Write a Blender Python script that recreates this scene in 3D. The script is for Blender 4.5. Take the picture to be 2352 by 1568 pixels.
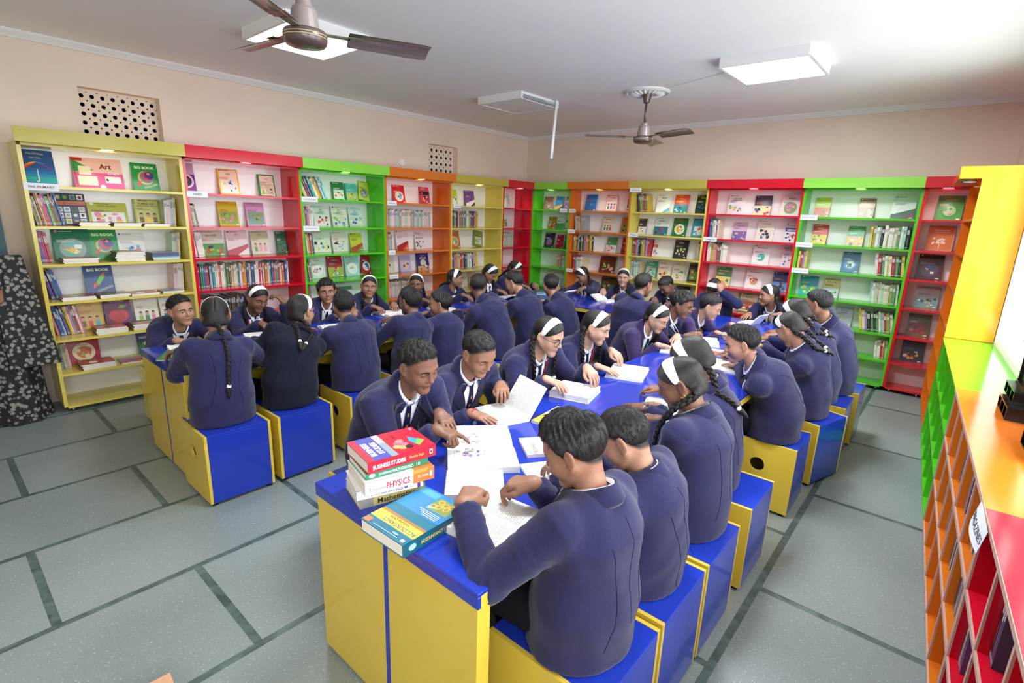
import bpy, bmesh, math, random
import numpy as np
from mathutils import Vector, Matrix, noise
from mathutils.bvhtree import BVHTree

random.seed(7)
RNG = random.Random(11)
SC = bpy.context.scene
COL = SC.collection
for _o in list(bpy.data.objects):
    bpy.data.objects.remove(_o)

# ------------------------------------------------------------------ camera
# the photographer stands at the right-hand low bookcases, eye at 1.7 m;
# world: +x = along the far wall to the right, +y = along the left wall away from the camera
CAM_R = ((0.75511908, 0.18283934, -0.62957521),
         (0.6546924, -0.16014069, 0.73873732),
         (0.03424964, -0.97001275, -0.24062882))
cam_d = bpy.data.cameras.new('camera'); cam = bpy.data.objects.new('camera', cam_d); COL.objects.link(cam)
M = Matrix.Identity(4)
for i in range(3):
    M[i][0] = CAM_R[i][0]; M[i][1] = -CAM_R[i][1]; M[i][2] = -CAM_R[i][2]
M[0][3], M[1][3], M[2][3] = 0.0, 0.0, 1.70
cam.matrix_world = M
cam_d.sensor_width = 36.0
cam_d.lens = 36.0 * 1181.0 / 2352.0
cam_d.clip_start = 0.02
SC.camera = cam

# ------------------------------------------------------------------ world (overcast daylight) and view
W = bpy.data.worlds.new('overcast_sky'); SC.world = W; W.use_nodes = True
_bg = W.node_tree.nodes['Background']
_nt = W.node_tree; _tc = _nt.nodes.new('ShaderNodeTexCoord'); _sp = _nt.nodes.new('ShaderNodeSeparateXYZ'); _nt.links.new(_tc.outputs['Generated'], _sp.inputs[0])
_cr = _nt.nodes.new('ShaderNodeFloatCurve'); _mr = _nt.nodes.new('ShaderNodeMapRange'); _mr.inputs[1].default_value = -1.0; _mr.inputs[2].default_value = 1.0; _nt.links.new(_sp.outputs[2], _mr.inputs[0]); _nt.links.new(_mr.outputs[0], _cr.inputs['Value'])
_cv = _cr.mapping.curves[0]; _cv.points[0].location = (0.0, 0.34); _cv.points[1].location = (1.0, 1.0)     # ground, zenith
for _x, _y in ((0.40, 0.34), (0.52, 0.34), (0.70, 0.60)): _cv.points.new(_x, _y)
_cr.mapping.update()
_ml = _nt.nodes.new('ShaderNodeMath'); _ml.operation = 'MULTIPLY'; _ml.inputs[1].default_value = 22.0; _nt.links.new(_cr.outputs[0], _ml.inputs[0])     # sky brightness
_bg.inputs[0].default_value = (0.92, 0.96, 1.0, 1); _nt.links.new(_ml.outputs[0], _bg.inputs[1])
SC.view_settings.view_transform = 'Standard'; SC.view_settings.look = 'None'
SC.view_settings.gamma = 1.0; SC.view_settings.use_curve_mapping = False
SC.view_settings.exposure = 0.15
try:
    SC.cycles.max_bounces = 12; SC.cycles.diffuse_bounces = 8; SC.cycles.glossy_bounces = 3
    SC.cycles.transmission_bounces = 4; SC.cycles.caustics_reflective = False; SC.cycles.caustics_refractive = False
    SC.cycles.sample_clamp_indirect = 6.0
except Exception:
    pass
PANEL_W = 46.0       # strength of the square ceiling panels
SPOT_W = 1.3         # strength of the bookcase downlights

# room constants (metres)
XL, YB, ZC = -5.65, 6.85, 2.90          # left wall, far wall, ceiling
LX, BY = -5.27, 6.56                    # front planes of the left and the far bookcases
SLOPE = -0.0593                         # the window wall is not quite square to the room
def xf(y): return -0.057 + SLOPE * (y - 6.565)   # front of the low bookcases under the window
YN = -2.4                               # near wall behind the camera
TT = 0.72; SEAT = 0.435                 # table top and stool heights

# daylight enters by the windows of the right-hand wall: light portals in the openings
WINS = [(5.33, 3.20), (2.80, 0.70), (0.30, -1.90)]
WZ = (0.90, 2.55)
_dir = Vector((SLOPE, 1.0, 0)).normalized(); _nrm = Vector((-_dir.y, _dir.x, 0))
for (a, b) in WINS:
    ld = bpy.data.lights.new('window_portal', 'AREA'); ld.shape = 'RECTANGLE'
    ld.size = a - b; ld.size_y = WZ[1] - WZ[0]; ld.cycles.is_portal = True
    lo = bpy.data.objects.new('window_portal', ld); COL.objects.link(lo)
    ym = (a + b) / 2
    lo.matrix_world = Matrix.Translation((xf(ym) + 0.62, ym, (WZ[0] + WZ[1]) / 2)) @ Matrix((( _dir.x, 0, -_nrm.x, 0), (_dir.y, 0, -_nrm.y, 0), (0, 1, 0, 0), (0, 0, 0, 1)))


# ------------------------------------------------------------------ materials
def s2l(c):
    if isinstance(c, str):
        c = c.lstrip('#'); c = tuple(int(c[i:i+2], 16) / 255 for i in (0, 2, 4))
    return tuple((x / 12.92 if x <= 0.04045 else ((x + 0.055) / 1.055) ** 2.4) for x in c)
MATS = {}
def mat(name, col=(0.8, 0.8, 0.8), rough=0.5, spec=0.5, metal=0.0, var=0.0, vscale=6.0, bump=0.0, bscale=200.0, emit=None, estr=0.0, vc=False, coat=0.0, sheen=0.0, rvar=0.0, trans=0.0):
    m = bpy.data.materials.new(name); m.use_nodes = True
    nt = m.node_tree; b = nt.nodes['Principled BSDF']; L = nt.links
    c = s2l(col)
    b.inputs['Base Color'].default_value = (*c, 1); b.inputs['Roughness'].default_value = rough
    b.inputs['Specular IOR Level'].default_value = spec; b.inputs['Metallic'].default_value = metal
    if coat: b.inputs['Coat Weight'].default_value = coat; b.inputs['Coat Roughness'].default_value = 0.05
    if sheen:
        b.inputs['Sheen Weight'].default_value = sheen; b.inputs['Sheen Roughness'].default_value = 0.5
    if trans: b.inputs['Transmission Weight'].default_value = trans
    tc = nt.nodes.new('ShaderNodeTexCoord')
    src = None
    if vc:
        a = nt.nodes.new('ShaderNodeAttribute'); a.attribute_name = 'Col'; src = a.outputs['Color']
        L.new(src, b.inputs['Base Color'])
    if var or rvar:
        n = nt.nodes.new('ShaderNodeTexNoise'); n.inputs['Scale'].default_value = vscale; n.inputs['Detail'].default_value = 5
        L.new(tc.outputs['Object'], n.inputs['Vector'])
        if var:
            mp = nt.nodes.new('ShaderNodeMapRange'); mp.inputs[1].default_value = 0.3; mp.inputs[2].default_value = 0.7
            mp.inputs[3].default_value = 1 - var; mp.inputs[4].default_value = 1 + var
            L.new(n.outputs['Fac'], mp.inputs[0])
            mx = nt.nodes.new('ShaderNodeMix'); mx.data_type = 'RGBA'; mx.blend_type = 'MULTIPLY'; mx.inputs[0].default_value = 1
            if src: L.new(src, mx.inputs[6])
            else: mx.inputs[6].default_value = (*c, 1)
            L.new(mp.outputs[0], mx.inputs[7]); L.new(mx.outputs[2], b.inputs['Base Color'])
        if rvar:
            mp = nt.nodes.new('ShaderNodeMapRange'); mp.inputs[3].default_value = max(0, rough - rvar); mp.inputs[4].default_value = rough + rvar
            L.new(n.outputs['Fac'], mp.inputs[0]); L.new(mp.outputs[0], b.inputs['Roughness'])
    if bump:
        n2 = nt.nodes.new('ShaderNodeTexNoise'); n2.inputs['Scale'].default_value = bscale; n2.inputs['Detail'].default_value = 3
        L.new(tc.outputs['Object'], n2.inputs['Vector'])
        bp = nt.nodes.new('ShaderNodeBump'); bp.inputs['Strength'].default_value = bump; bp.inputs['Distance'].default_value = 0.002
        L.new(n2.outputs['Fac'], bp.inputs['Height']); L.new(bp.outputs[0], b.inputs['Normal'])
    if emit is not None:
        b.inputs['Emission Color'].default_value = (*s2l(emit), 1); b.inputs['Emission Strength'].default_value = estr
    MATS[name] = m
    return m
mat('wall_paint', '#e6d6c6', 0.75, 0.3, var=0.035, vscale=2.2, bump=0.08, bscale=60)
mat('ceiling_paint', '#f2f3f2', 0.85, 0.2, var=0.02, vscale=1.5)
mat('cornice_plaster', '#e6e8e8', 0.7, 0.3, var=0.02)
mat('lam_yellow', '#d4b843', 0.14, 0.5, var=0.02, vscale=3, rvar=0.05)
mat('lam_fyellow', '#bdb14c', 0.15, 0.5, var=0.02, vscale=3, rvar=0.05)
mat('lam_shelf_yellow', '#dccb5c', 0.14, 0.5, var=0.02, vscale=3, rvar=0.05)
mat('lam_red', '#d0142c', 0.12, 0.5, var=0.03, vscale=3, rvar=0.05)
mat('lam_green', '#52c41e', 0.13, 0.5, var=0.03, vscale=3, rvar=0.05)
mat('lam_fgreen', '#8ed94c', 0.15, 0.5, var=0.02, vscale=3, rvar=0.05)
mat('lam_orange', '#d8741e', 0.13, 0.5, var=0.03, vscale=3, rvar=0.05)
mat('lam_amber', '#f0ae32', 0.10, 0.5, var=0.03, vscale=3, rvar=0.04)
mat('lam_blue', '#1f36a4', 0.10, 0.5, var=0.03, vscale=3, rvar=0.05)
mat('lam_white', '#eef0ee', 0.16, 0.5, var=0.01)
mat('raw_edge', '#c9a090', 0.6, 0.3, var=0.06, vscale=40)
mat('steel', '#b8bcc0', 0.3, 0.5, metal=1.0)
mat('fan_brown', '#54443f', 0.30, 0.5, var=0.05, coat=0.4)
mat('fan_grey', '#8a807c', 0.35, 0.5, var=0.05)
mat('fan_blade', '#6d625c', 0.28, 0.5, var=0.08, vscale=14, coat=0.4)
mat('fan_gold', '#d8c8a0', 0.3, 0.5, metal=0.6)
mat('lamp_body', '#eceff0', 0.4, 0.4)
mat('led_panel', '#ffffff', 0.5, 0.3, emit='#f2f8ff', estr=PANEL_W * 1.5)
mat('led_panel_dim', '#ffffff', 0.5, 0.3, emit='#f2f8ff', estr=PANEL_W * 0.36)
mat('led_panel_bright', '#ffffff', 0.5, 0.3, emit='#f2f8ff', estr=PANEL_W * 1.15)
mat('led_spot', '#ffffff', 0.5, 0.3, emit='#fff4e4', estr=SPOT_W * 8)
mat('shade_black', '#0c0c0b', 0.9, 0.1)  # shade behind the ventilator holes, put into a colour
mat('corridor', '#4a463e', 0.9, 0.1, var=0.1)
mat('door_teal', '#3f6a78', 0.4, 0.4, var=0.08, vscale=10)
mat('win_white', '#f1f2ee', 0.35, 0.4, var=0.02)
mat('win_frame', '#3b3732', 0.45, 0.4, var=0.08)
mat('black_plastic', '#0b0c0c', 0.22, 0.5, var=0.1)
mat('print', '#ffffff', 0.28, 0.45, vc=True)
mat('matte_print', '#ffffff', 0.7, 0.25, vc=True)
mat('paper', '#e8e6e0', 0.75, 0.25, vc=True)
mat('cardboard', '#c89a78', 0.8, 0.2, var=0.06, vscale=30)
mat('wool_navy', '#27274a', 0.92, 0.15, var=0.10, vscale=160, bump=0.5, bscale=420, sheen=0.16)
mat('wool_purple', '#352850', 0.92, 0.15, var=0.10, vscale=160, bump=0.5, bscale=420, sheen=0.16)
mat('wool_black', '#171a28', 0.92, 0.15, var=0.08, vscale=160, bump=0.4, bscale=420, sheen=0.06)
mat('seam_navy', '#141430', 0.95, 0.1)
mat('trouser', '#17181f', 0.9, 0.15, var=0.08, vscale=60)
mat('shoe', '#0a0a0a', 0.3, 0.5)
mat('shirt', '#eceef4', 0.8, 0.2, bump=0.1, bscale=300)
mat('tie', '#17193a', 0.6, 0.3, vc=True)
mat('band_cloth', '#f3f4f2', 0.8, 0.25, bump=0.25, bscale=350)
mat('red_ribbon', '#c4162c', 0.5, 0.4)
mat('skin', '#b07a58', 0.48, 0.4, vc=True, var=0.05, vscale=70, bump=0.05, bscale=500)
mat('face_print', '#ffffff', 0.35, 0.4, vc=True)
mat('frame_specs', '#1a1440', 0.2, 0.5)
mat('frame_blue', '#2a38c8', 0.2, 0.5)
mat('gold', '#e0b050', 0.2, 0.5, metal=1.0)

mat('rope_orange', '#e2501c', 0.5, 0.4)

def node_material(name, build, rough=0.5):
    m = bpy.data.materials.new(name); m.use_nodes = True
    b = m.node_tree.nodes['Principled BSDF']; b.inputs['Roughness'].default_value = rough
    build(m.node_tree, b); MATS[name] = m
def _terrazzo(nt, b):
    L = nt.links; tc = nt.nodes.new('ShaderNodeTexCoord')
    oi = nt.nodes.new('ShaderNodeObjectInfo')
    n = nt.nodes.new('ShaderNodeTexNoise'); n.inputs['Scale'].default_value = 1.3; n.inputs['Detail'].default_value = 6
    L.new(tc.outputs['Object'], n.inputs['Vector'])
    r = nt.nodes.new('ShaderNodeValToRGB'); r.color_ramp.elements[0].position = 0.3; r.color_ramp.elements[1].position = 0.72
    r.color_ramp.elements[0].color = (*s2l('#7a8683'), 1); r.color_ramp.elements[1].color = (*s2l('#8c9692'), 1)
    L.new(n.outputs['Fac'], r.inputs[0])
    v = nt.nodes.new('ShaderNodeTexVoronoi'); v.inputs['Scale'].default_value = 120
    L.new(tc.outputs['Object'], v.inputs['Vector'])
    lt = nt.nodes.new('ShaderNodeMath'); lt.operation = 'LESS_THAN'; lt.inputs[1].default_value = 0.33; L.new(v.outputs['Distance'], lt.inputs[0])
    hs = nt.nodes.new('ShaderNodeSeparateColor'); L.new(v.outputs['Color'], hs.inputs[0])
    cr = nt.nodes.new('ShaderNodeValToRGB'); cr.color_ramp.interpolation = 'CONSTANT'
    cr.color_ramp.elements[0].color = (*s2l('#939c97'), 1); cr.color_ramp.elements[1].position = 0.55; cr.color_ramp.elements[1].color = (*s2l('#adb4ae'), 1)
    e = cr.color_ramp.elements.new(0.8); e.color = (*s2l('#7f8a86'), 1)
    e = cr.color_ramp.elements.new(0.93); e.color = (*s2l('#e6eae4'), 1)
    L.new(hs.outputs[0], cr.inputs[0])
    mx = nt.nodes.new('ShaderNodeMix'); mx.data_type = 'RGBA'
    fa = nt.nodes.new('ShaderNodeMath'); fa.operation = 'MULTIPLY'; fa.inputs[1].default_value = 0.34; L.new(lt.outputs[0], fa.inputs[0])
    L.new(fa.outputs[0], mx.inputs[0]); L.new(r.outputs[0], mx.inputs[6]); L.new(cr.outputs[0], mx.inputs[7])
    # a little tone of its own for each slab
    mp = nt.nodes.new('ShaderNodeMapRange'); mp.inputs[3].default_value = 0.93; mp.inputs[4].default_value = 1.05; L.new(oi.outputs['Random'], mp.inputs[0])
    m2 = nt.nodes.new('ShaderNodeMix'); m2.data_type = 'RGBA'; m2.blend_type = 'MULTIPLY'; m2.inputs[0].default_value = 1
    L.new(mx.outputs[2], m2.inputs[6]); L.new(mp.outputs[0], m2.inputs[7]); L.new(m2.outputs[2], b.inputs['Base Color'])
    rr = nt.nodes.new('ShaderNodeMapRange'); rr.inputs[3].default_value = 0.26; rr.inputs[4].default_value = 0.5; L.new(n.outputs['Fac'], rr.inputs[0]); L.new(rr.outputs[0], b.inputs['Roughness'])
node_material('terrazzo', _terrazzo)
def _marble(nt, b):
    L = nt.links; tc = nt.nodes.new('ShaderNodeTexCoord')
    n = nt.nodes.new('ShaderNodeTexNoise'); n.inputs['Scale'].default_value = 9; n.inputs['Detail'].default_value = 8; n.inputs['Distortion'].default_value = 1.5
    L.new(tc.outputs['Object'], n.inputs['Vector'])
    r = nt.nodes.new('ShaderNodeValToRGB'); r.color_ramp.elements[0].position = 0.35; r.color_ramp.elements[1].position = 0.75
    r.color_ramp.elements[0].color = (*s2l('#3b4a46'), 1); r.color_ramp.elements[1].color = (*s2l('#667a75'), 1)
    L.new(n.outputs['Fac'], r.inputs[0]); L.new(r.outputs[0], b.inputs['Base Color'])
node_material('green_marble', _marble, 0.35)
def _hair(c0, c1):
    def f(nt, b):
        L = nt.links
        a = nt.nodes.new('ShaderNodeAttribute'); a.attribute_name = 'flow'
        n = nt.nodes.new('ShaderNodeTexNoise'); n.inputs['Scale'].default_value = 1.0; n.inputs['Detail'].default_value = 4; n.inputs['Roughness'].default_value = 0.7
        L.new(a.outputs['Vector'], n.inputs['Vector'])
        r = nt.nodes.new('ShaderNodeValToRGB'); r.color_ramp.elements[0].position = 0.35; r.color_ramp.elements[1].position = 0.7
        r.color_ramp.elements[0].color = (*s2l(c0), 1); r.color_ramp.elements[1].color = (*s2l(c1), 1)
        L.new(n.outputs['Fac'], r.inputs[0]); L.new(r.outputs[0], b.inputs['Base Color'])
        bp = nt.nodes.new('ShaderNodeBump'); bp.inputs['Strength'].default_value = 0.9; bp.inputs['Distance'].default_value = 0.004
        L.new(n.outputs['Fac'], bp.inputs['Height']); L.new(bp.outputs[0], b.inputs['Normal'])
        b.inputs['Specular IOR Level'].default_value = 0.5
    return f
node_material('hair', _hair('#0a0908', '#1f1c1a'), 0.42)
node_material('hair_sleek', _hair('#0b0908', '#1c1815'), 0.34)
def _text_page(nt, b):
    # printed lines of a page: UV.y counts lines, UV.x runs along a line
    L = nt.links; uv = nt.nodes.new('ShaderNodeUVMap'); sp = nt.nodes.new('ShaderNodeSeparateXYZ'); L.new(uv.outputs[0], sp.inputs[0])
    def m(op, a, bb=None):
        x = nt.nodes.new('ShaderNodeMath'); x.operation = op
        for i, v in enumerate((a, bb)):
            if v is None: continue
            if isinstance(v, (int, float)): x.inputs[i].default_value = v
            else: L.new(v, x.inputs[i])
        return x.outputs[0]
    ly = m('MULTIPLY', sp.outputs[1], 26.0); fr = m('FRACT', ly); ln = m('FLOOR', ly)
    onl = m('MULTIPLY', m('GREATER_THAN', fr, 0.35), m('LESS_THAN', fr, 0.72))
    cx = nt.nodes.new('ShaderNodeCombineXYZ'); L.new(m('MULTIPLY', sp.outputs[0], 40.0), cx.inputs[0]); L.new(m('MULTIPLY', ln, 3.7), cx.inputs[1])
    n = nt.nodes.new('ShaderNodeTexNoise'); n.inputs['Scale'].default_value = 1.0; n.inputs['Detail'].default_value = 2; L.new(cx.outputs[0], n.inputs['Vector'])
    words = m('GREATER_THAN', n.outputs['Fac'], 0.46)
    inx = m('MULTIPLY', m('GREATER_THAN', sp.outputs[0], 0.10), m('LESS_THAN', sp.outputs[0], 0.90))
    iny = m('MULTIPLY', m('GREATER_THAN', sp.outputs[1], 0.08), m('LESS_THAN', sp.outputs[1], 0.92))
    ink = m('MULTIPLY', m('MULTIPLY', onl, words), m('MULTIPLY', inx, iny))
    mx = nt.nodes.new('ShaderNodeMix'); mx.data_type = 'RGBA'
    L.new(m('MULTIPLY', ink, 0.5), mx.inputs[0]); mx.inputs[6].default_value = (*s2l('#e6e5df'), 1); mx.inputs[7].default_value = (*s2l('#5a5a60'), 1)
    L.new(mx.outputs[2], b.inputs['Base Color'])
node_material('text_page', _text_page, 0.75)

# ------------------------------------------------------------------ mesh helpers
class MB:
    """collects coloured faces; build() links them as ONE mesh object"""
    def __init__(s): s.v = []; s.f = []; s.c = []; s.uv = {}
    def add(s, vs, fs, col=None):
        o = len(s.v); s.v.extend([tuple(p) for p in vs])
        for f in fs: s.f.append(tuple(i + o for i in f)); s.c.append(col)
        return s
    def box(s, lo, hi, col=None, cols=None):
        x0, y0, z0 = lo; x1, y1, z1 = hi
        vs = [(x0,y0,z0),(x1,y0,z0),(x1,y1,z0),(x0,y1,z0),(x0,y0,z1),(x1,y0,z1),(x1,y1,z1),(x0,y1,z1)]
        fs = [(0,3,2,1),(4,5,6,7),(0,1,5,4),(1,2,6,5),(2,3,7,6),(3,0,4,7)]   # bottom top front right back left
        o = len(s.v); s.v.extend(vs)
        for i, f in enumerate(fs): s.f.append(tuple(k + o for k in f)); s.c.append(cols[i] if cols else col)
        return s
    def bbox(s, lo, hi, b=0.002, col=None):
        """box with chamfered edges"""
        c = [(lo[i] + hi[i]) / 2 for i in range(3)]; h = [(hi[i] - lo[i]) / 2 for i in range(3)]
        b = min(b, min(h) * 0.9)
        vs = []; idx = {}
        for ax in range(3):
            for sx in (-1, 1):
                for sy in (-1, 1):
                    for sz in (-1, 1):
                        sg = (sx, sy, sz)
                        idx[(ax, sg)] = len(vs)
                        vs.append(tuple(c[i] + sg[i] * (h[i] if i == ax else h[i] - b) for i in range(3)))
        fs = []
        def q(lst, n):
            a, bb, cc = (Vector(vs[lst[0]]), Vector(vs[lst[1]]), Vector(vs[lst[2]]))
            if (bb - a).cross(cc - a).dot(Vector(n)) < 0: lst = lst[::-1]
            fs.append(tuple(lst))
        for ax in range(3):
            o1, o2 = [(1,2),(0,2),(0,1)][ax]
            for sg in (-1, 1):
                def k(p, r):
                    t = [0,0,0]; t[ax] = sg; t[o1] = p; t[o2] = r; return idx[(ax, tuple(t))]
                n = [0,0,0]; n[ax] = sg
                q([k(-1,-1), k(1,-1), k(1,1), k(-1,1)], n)
        for a1 in range(3):
            for a2 in range(a1 + 1, 3):
                a3 = 3 - a1 - a2
                for s1 in (-1, 1):
                    for s2 in (-1, 1):
                        def k(ax, t3):
                            t = [0,0,0]; t[a1] = s1; t[a2] = s2; t[a3] = t3; return idx[(ax, tuple(t))]
                        n = [0,0,0]; n[a1] = s1; n[a2] = s2
                        q([k(a1,-1), k(a1,1), k(a2,1), k(a2,-1)], n)
        for sx in (-1, 1):
            for sy in (-1, 1):
                for sz in (-1, 1):
                    sg = (sx, sy, sz); q([idx[(0, sg)], idx[(1, sg)], idx[(2, sg)]], sg)
        return s.add(vs, fs, col)
    def lathe(s, prof, n=24, col=None, c=(0, 0, 0), cap=True):
        o = len(s.v)
        for (r, z) in prof:
            for i in range(n):
                a = 2 * math.pi * i / n; s.v.append((c[0] + r * math.cos(a), c[1] + r * math.sin(a), c[2] + z))
        for j in range(len(prof) - 1):
            for i in range(n):
                a, b = o + j * n + i, o + j * n + (i + 1) % n
                s.f.append((a, b, b + n, a + n)); s.c.append(col)
        if cap:
            s.f.append(tuple(o + i for i in range(n))[::-1]); s.c.append(col)
            s.f.append(tuple(o + (len(prof) - 1) * n + i for i in range(n))); s.c.append(col)
        return s
    def tube(s, pts, r, n=8, col=None, cap=True, up=None):
        pts = [Vector(p) for p in pts]; o = len(s.v); m = len(pts)
        rs = r if isinstance(r, (list, tuple)) else [r] * m
        t0 = (pts[1] - pts[0]).normalized()
        nrm = Vector(up) if up else (Vector((0, 0, 1)) if abs(t0.z) < 0.9 else Vector((1, 0, 0)))
        for i, p in enumerate(pts):
            t = (pts[min(i + 1, m - 1)] - pts[max(i - 1, 0)])
            t = t.normalized() if t.length > 1e-9 else t0
            nrm = (nrm - t * nrm.dot(t)); nrm = nrm.normalized() if nrm.length > 1e-6 else t.orthogonal().normalized()
            b = t.cross(nrm)
            for k in range(n):
                a = 2 * math.pi * k / n; s.v.append(tuple(p + (nrm * math.cos(a) + b * math.sin(a)) * rs[i]))
        for i in range(m - 1):
            for k in range(n):
                a, b = o + i * n + k, o + i * n + (k + 1) % n
                s.f.append((a, b, b + n, a + n)); s.c.append(col)
        if cap:
            s.f.append(tuple(o + k for k in range(n))[::-1]); s.c.append(col)
            s.f.append(tuple(o + (m - 1) * n + k for k in range(n))); s.c.append(col)
        return s
    def grid(s, fn, nu, nv, col=None, closed_u=False):
        """fn(i, j) -> point; col may be a function (i, j)"""
        o = len(s.v)
        for j in range(nv):
            for i in range(nu): s.v.append(tuple(fn(i, j)))
        for j in range(nv - 1):
            for i in range(nu if closed_u else nu - 1):
                i2 = (i + 1) % nu
                s.f.append((o + j * nu + i, o + j * nu + i2, o + (j + 1) * nu + i2, o + (j + 1) * nu + i))
                s.c.append(col(i, j) if callable(col) else col)
        return s
    def mesh(s, name, material, smooth=False):
        me = bpy.data.meshes.new(name); me.from_pydata(s.v, [], s.f)
        if any(c is not None for c in s.c):
            ca = me.color_attributes.new('Col', 'FLOAT_COLOR', 'CORNER')
            buf = np.ones((len(me.loops), 4), np.float32); k = 0
            for f, c in zip(s.f, s.c):
                if c is not None: buf[k:k + len(f), :3] = c
                k += len(f)
            ca.data.foreach_set('color', buf.ravel())
        if s.uv:
            ul = me.uv_layers.new(name='UVMap'); k = 0
            for fi, f in enumerate(s.f):
                for q, uv in enumerate(s.uv.get(fi, [(0, 0)] * len(f))): ul.data[k + q].uv = uv
                k += len(f)
        for m in (material if isinstance(material, (list, tuple)) else [material]): me.materials.append(MATS[m])
        if smooth: me.polygons.foreach_set('use_smooth', [True] * len(me.polygons))
        return me
    def build(s, name, material, parent=None, loc=None, mw=None, smooth=False):
        return link(name, s.mesh(name, material, smooth), parent, loc, mw)
def link(name, data, parent=None, loc=None, mw=None):
    o = bpy.data.objects.new(name, data); COL.objects.link(o)
    if mw is not None: o.matrix_local = mw
    elif loc is not None: o.location = loc
    if parent is not None: o.parent = parent
    return o
def empty(name, loc=(0, 0, 0), rz=0.0, parent=None):
    o = bpy.data.objects.new(name, None); COL.objects.link(o); o.location = loc; o.rotation_euler = (0, 0, rz)
    o.empty_display_size = 0.1
    if parent is not None: o.parent = parent
    return o
def tag(o, label=None, cat=None, group=None, kind=None):
    if label: o['label'] = label
    if cat: o['category'] = cat
    if group: o['group'] = group
    if kind: o['kind'] = kind
    return o
def copy_tree(o, parent=None):
    c = o.copy(); COL.objects.link(c); c.parent = parent
    for ch in list(o.children): copy_tree(ch, c)
    return c
_boxcache = {}
def boxobj(name, lo, hi, material, parent=None, bev=0.0):
    mb = MB(); c = [(lo[i] + hi[i]) / 2 for i in range(3)]; h = [(hi[i] - lo[i]) / 2 for i in range(3)]
    key = (tuple(round(x, 4) for x in h), material, bev)
    if key not in _boxcache:
        if bev: mb.bbox([-x for x in h], h, bev)
        else: mb.box([-x for x in h], h)
        _boxcache[key] = mb.mesh(name, material)
    return link(name, _boxcache[key], parent, loc=c)
_textcache = {}
def text_faces(txt, bold=0.0):
    """flat glyph polygons of a line of lettering, 1 unit high, centred on x"""
    key = (txt, bold)
    if key in _textcache: return _textcache[key]
    cu = bpy.data.curves.new('lettering', 'FONT'); cu.body = txt; cu.align_x = 'CENTER'; cu.size = 1.0; cu.resolution_u = 2
    cu.offset = bold; cu.fill_mode = 'FRONT'
    ob = bpy.data.objects.new('lettering', cu)
    me = bpy.data.meshes.new_from_object(ob)
    vs = [tuple(v.co) for v in me.vertices]; fs = [tuple(p.vertices) for p in me.polygons]
    w = (max(v[0] for v in vs) - min(v[0] for v in vs)) if vs else 1.0
    bpy.data.objects.remove(ob); bpy.data.curves.remove(cu); bpy.data.meshes.remove(me)
    _textcache[key] = (vs, fs, w)
    return _textcache[key]
def _film(nt, b):
    L = nt.links; out = nt.nodes['Material Output']; t = nt.nodes.new('ShaderNodeBsdfTransparent'); g = nt.nodes.new('ShaderNodeBsdfGlossy'); g.inputs['Roughness'].default_value = 0.03
    mx = nt.nodes.new('ShaderNodeMixShader'); mx.inputs[0].default_value = 0.06
    L.new(t.outputs[0], mx.inputs[1]); L.new(g.outputs[0], mx.inputs[2]); L.new(mx.outputs[0], out.inputs[0])
node_material('clear_film', _film)
# ------------------------------------------------------------------ the room shell
def struct(o): o['kind'] = 'structure'; return o
RZ = math.atan(-SLOPE)                                   # turn of the window wall
MR = Matrix.Translation((xf(0), 0, 0)) @ Matrix.Rotation(RZ, 4, 'Z')   # local: x into the wall, y away from camera

# floor: green marble bed with terrazzo slabs laid in a brick bond
fl = MB(); fl.box((XL - 1.6, YN - 0.1, -0.08), (1.3, YB + 0.1, -0.0015)); floor = struct(fl.build('floor', 'green_marble'))
LN = [-5.945, -5.257, -4.569, -3.881, -3.200, -2.515, -1.833, -1.145, -0.452, 0.238, 0.93]
OFF = [0.27, 0.80, 0.215, 0.735, 0.15, 0.665, 0.10, 0.625, 0.06, 0.62]
SW = 0.034
for k in range(10):
    x0, x1 = LN[k] + SW / 2, LN[k + 1] - SW / 2
    y = OFF[k] - 1.175 * 3
    while y < YB:
        lo = (x0, max(y + SW / 2, YN), -0.02); hi = (x1, min(y + 1.175 - SW / 2, YB), 0.0)
        if hi[1] - lo[1] > 0.05: boxobj('floor_slab', lo, hi, 'terrazzo', floor)
        y += 1.175
def wall_cells(mb, u0, u1, z0, z1, holes, thick, axis):
    us = sorted({u0, u1, *[h[0] for h in holes], *[h[1] for h in holes]})
    zs = sorted({z0, z1, *[h[2] for h in holes], *[h[3] for h in holes]})
    for a, b in zip(us, us[1:]):
        for c, d in zip(zs, zs[1:]):
            um, zm = (a + b) / 2, (c + d) / 2
            if any(h[0] < um < h[1] and h[2] < zm < h[3] for h in holes): continue
            if axis == 'x': mb.box((thick[0], a, c), (thick[1], b, d))
            else: mb.box((a, thick[0], c), (b, thick[1], d))
    return mb
DOOR = (-0.62, 0.50, 0.0, 1.775)
VENTS = [(1.10, 1.67, 2.10, 2.585), (4.775, 5.30, 2.10, 2.575)]
wl = struct(wall_cells(MB(), YN, YB + 0.2, 0, ZC, [DOOR] + VENTS, (XL - 0.2, XL), 'x').build('wall_left', 'wall_paint'))
wb = struct(wall_cells(MB(), XL, 1.4, 0, ZC, [], (YB, YB + 0.2), 'y').build('wall_back', 'wall_paint'))
NEARWIN = []
wn = struct(wall_cells(MB(), XL, 1.4, 0, ZC, NEARWIN, (YN - 0.2, YN), 'y').build('wall_near', 'wall_paint'))
wr = struct(wall_cells(MB(), YN - 0.3, YB + 0.4, 0, ZC, [(b, a, WZ[0] - 0.03, WZ[1]) for a, b in WINS], (0.30, 0.62), 'x').build('wall_right', 'wall_paint', mw=MR))
cl = MB(); cl.box((XL - 0.2, YN - 0.2, ZC), (1.5, YB + 0.2, ZC + 0.12)); struct(cl.build('ceiling', 'ceiling_paint'))
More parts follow.
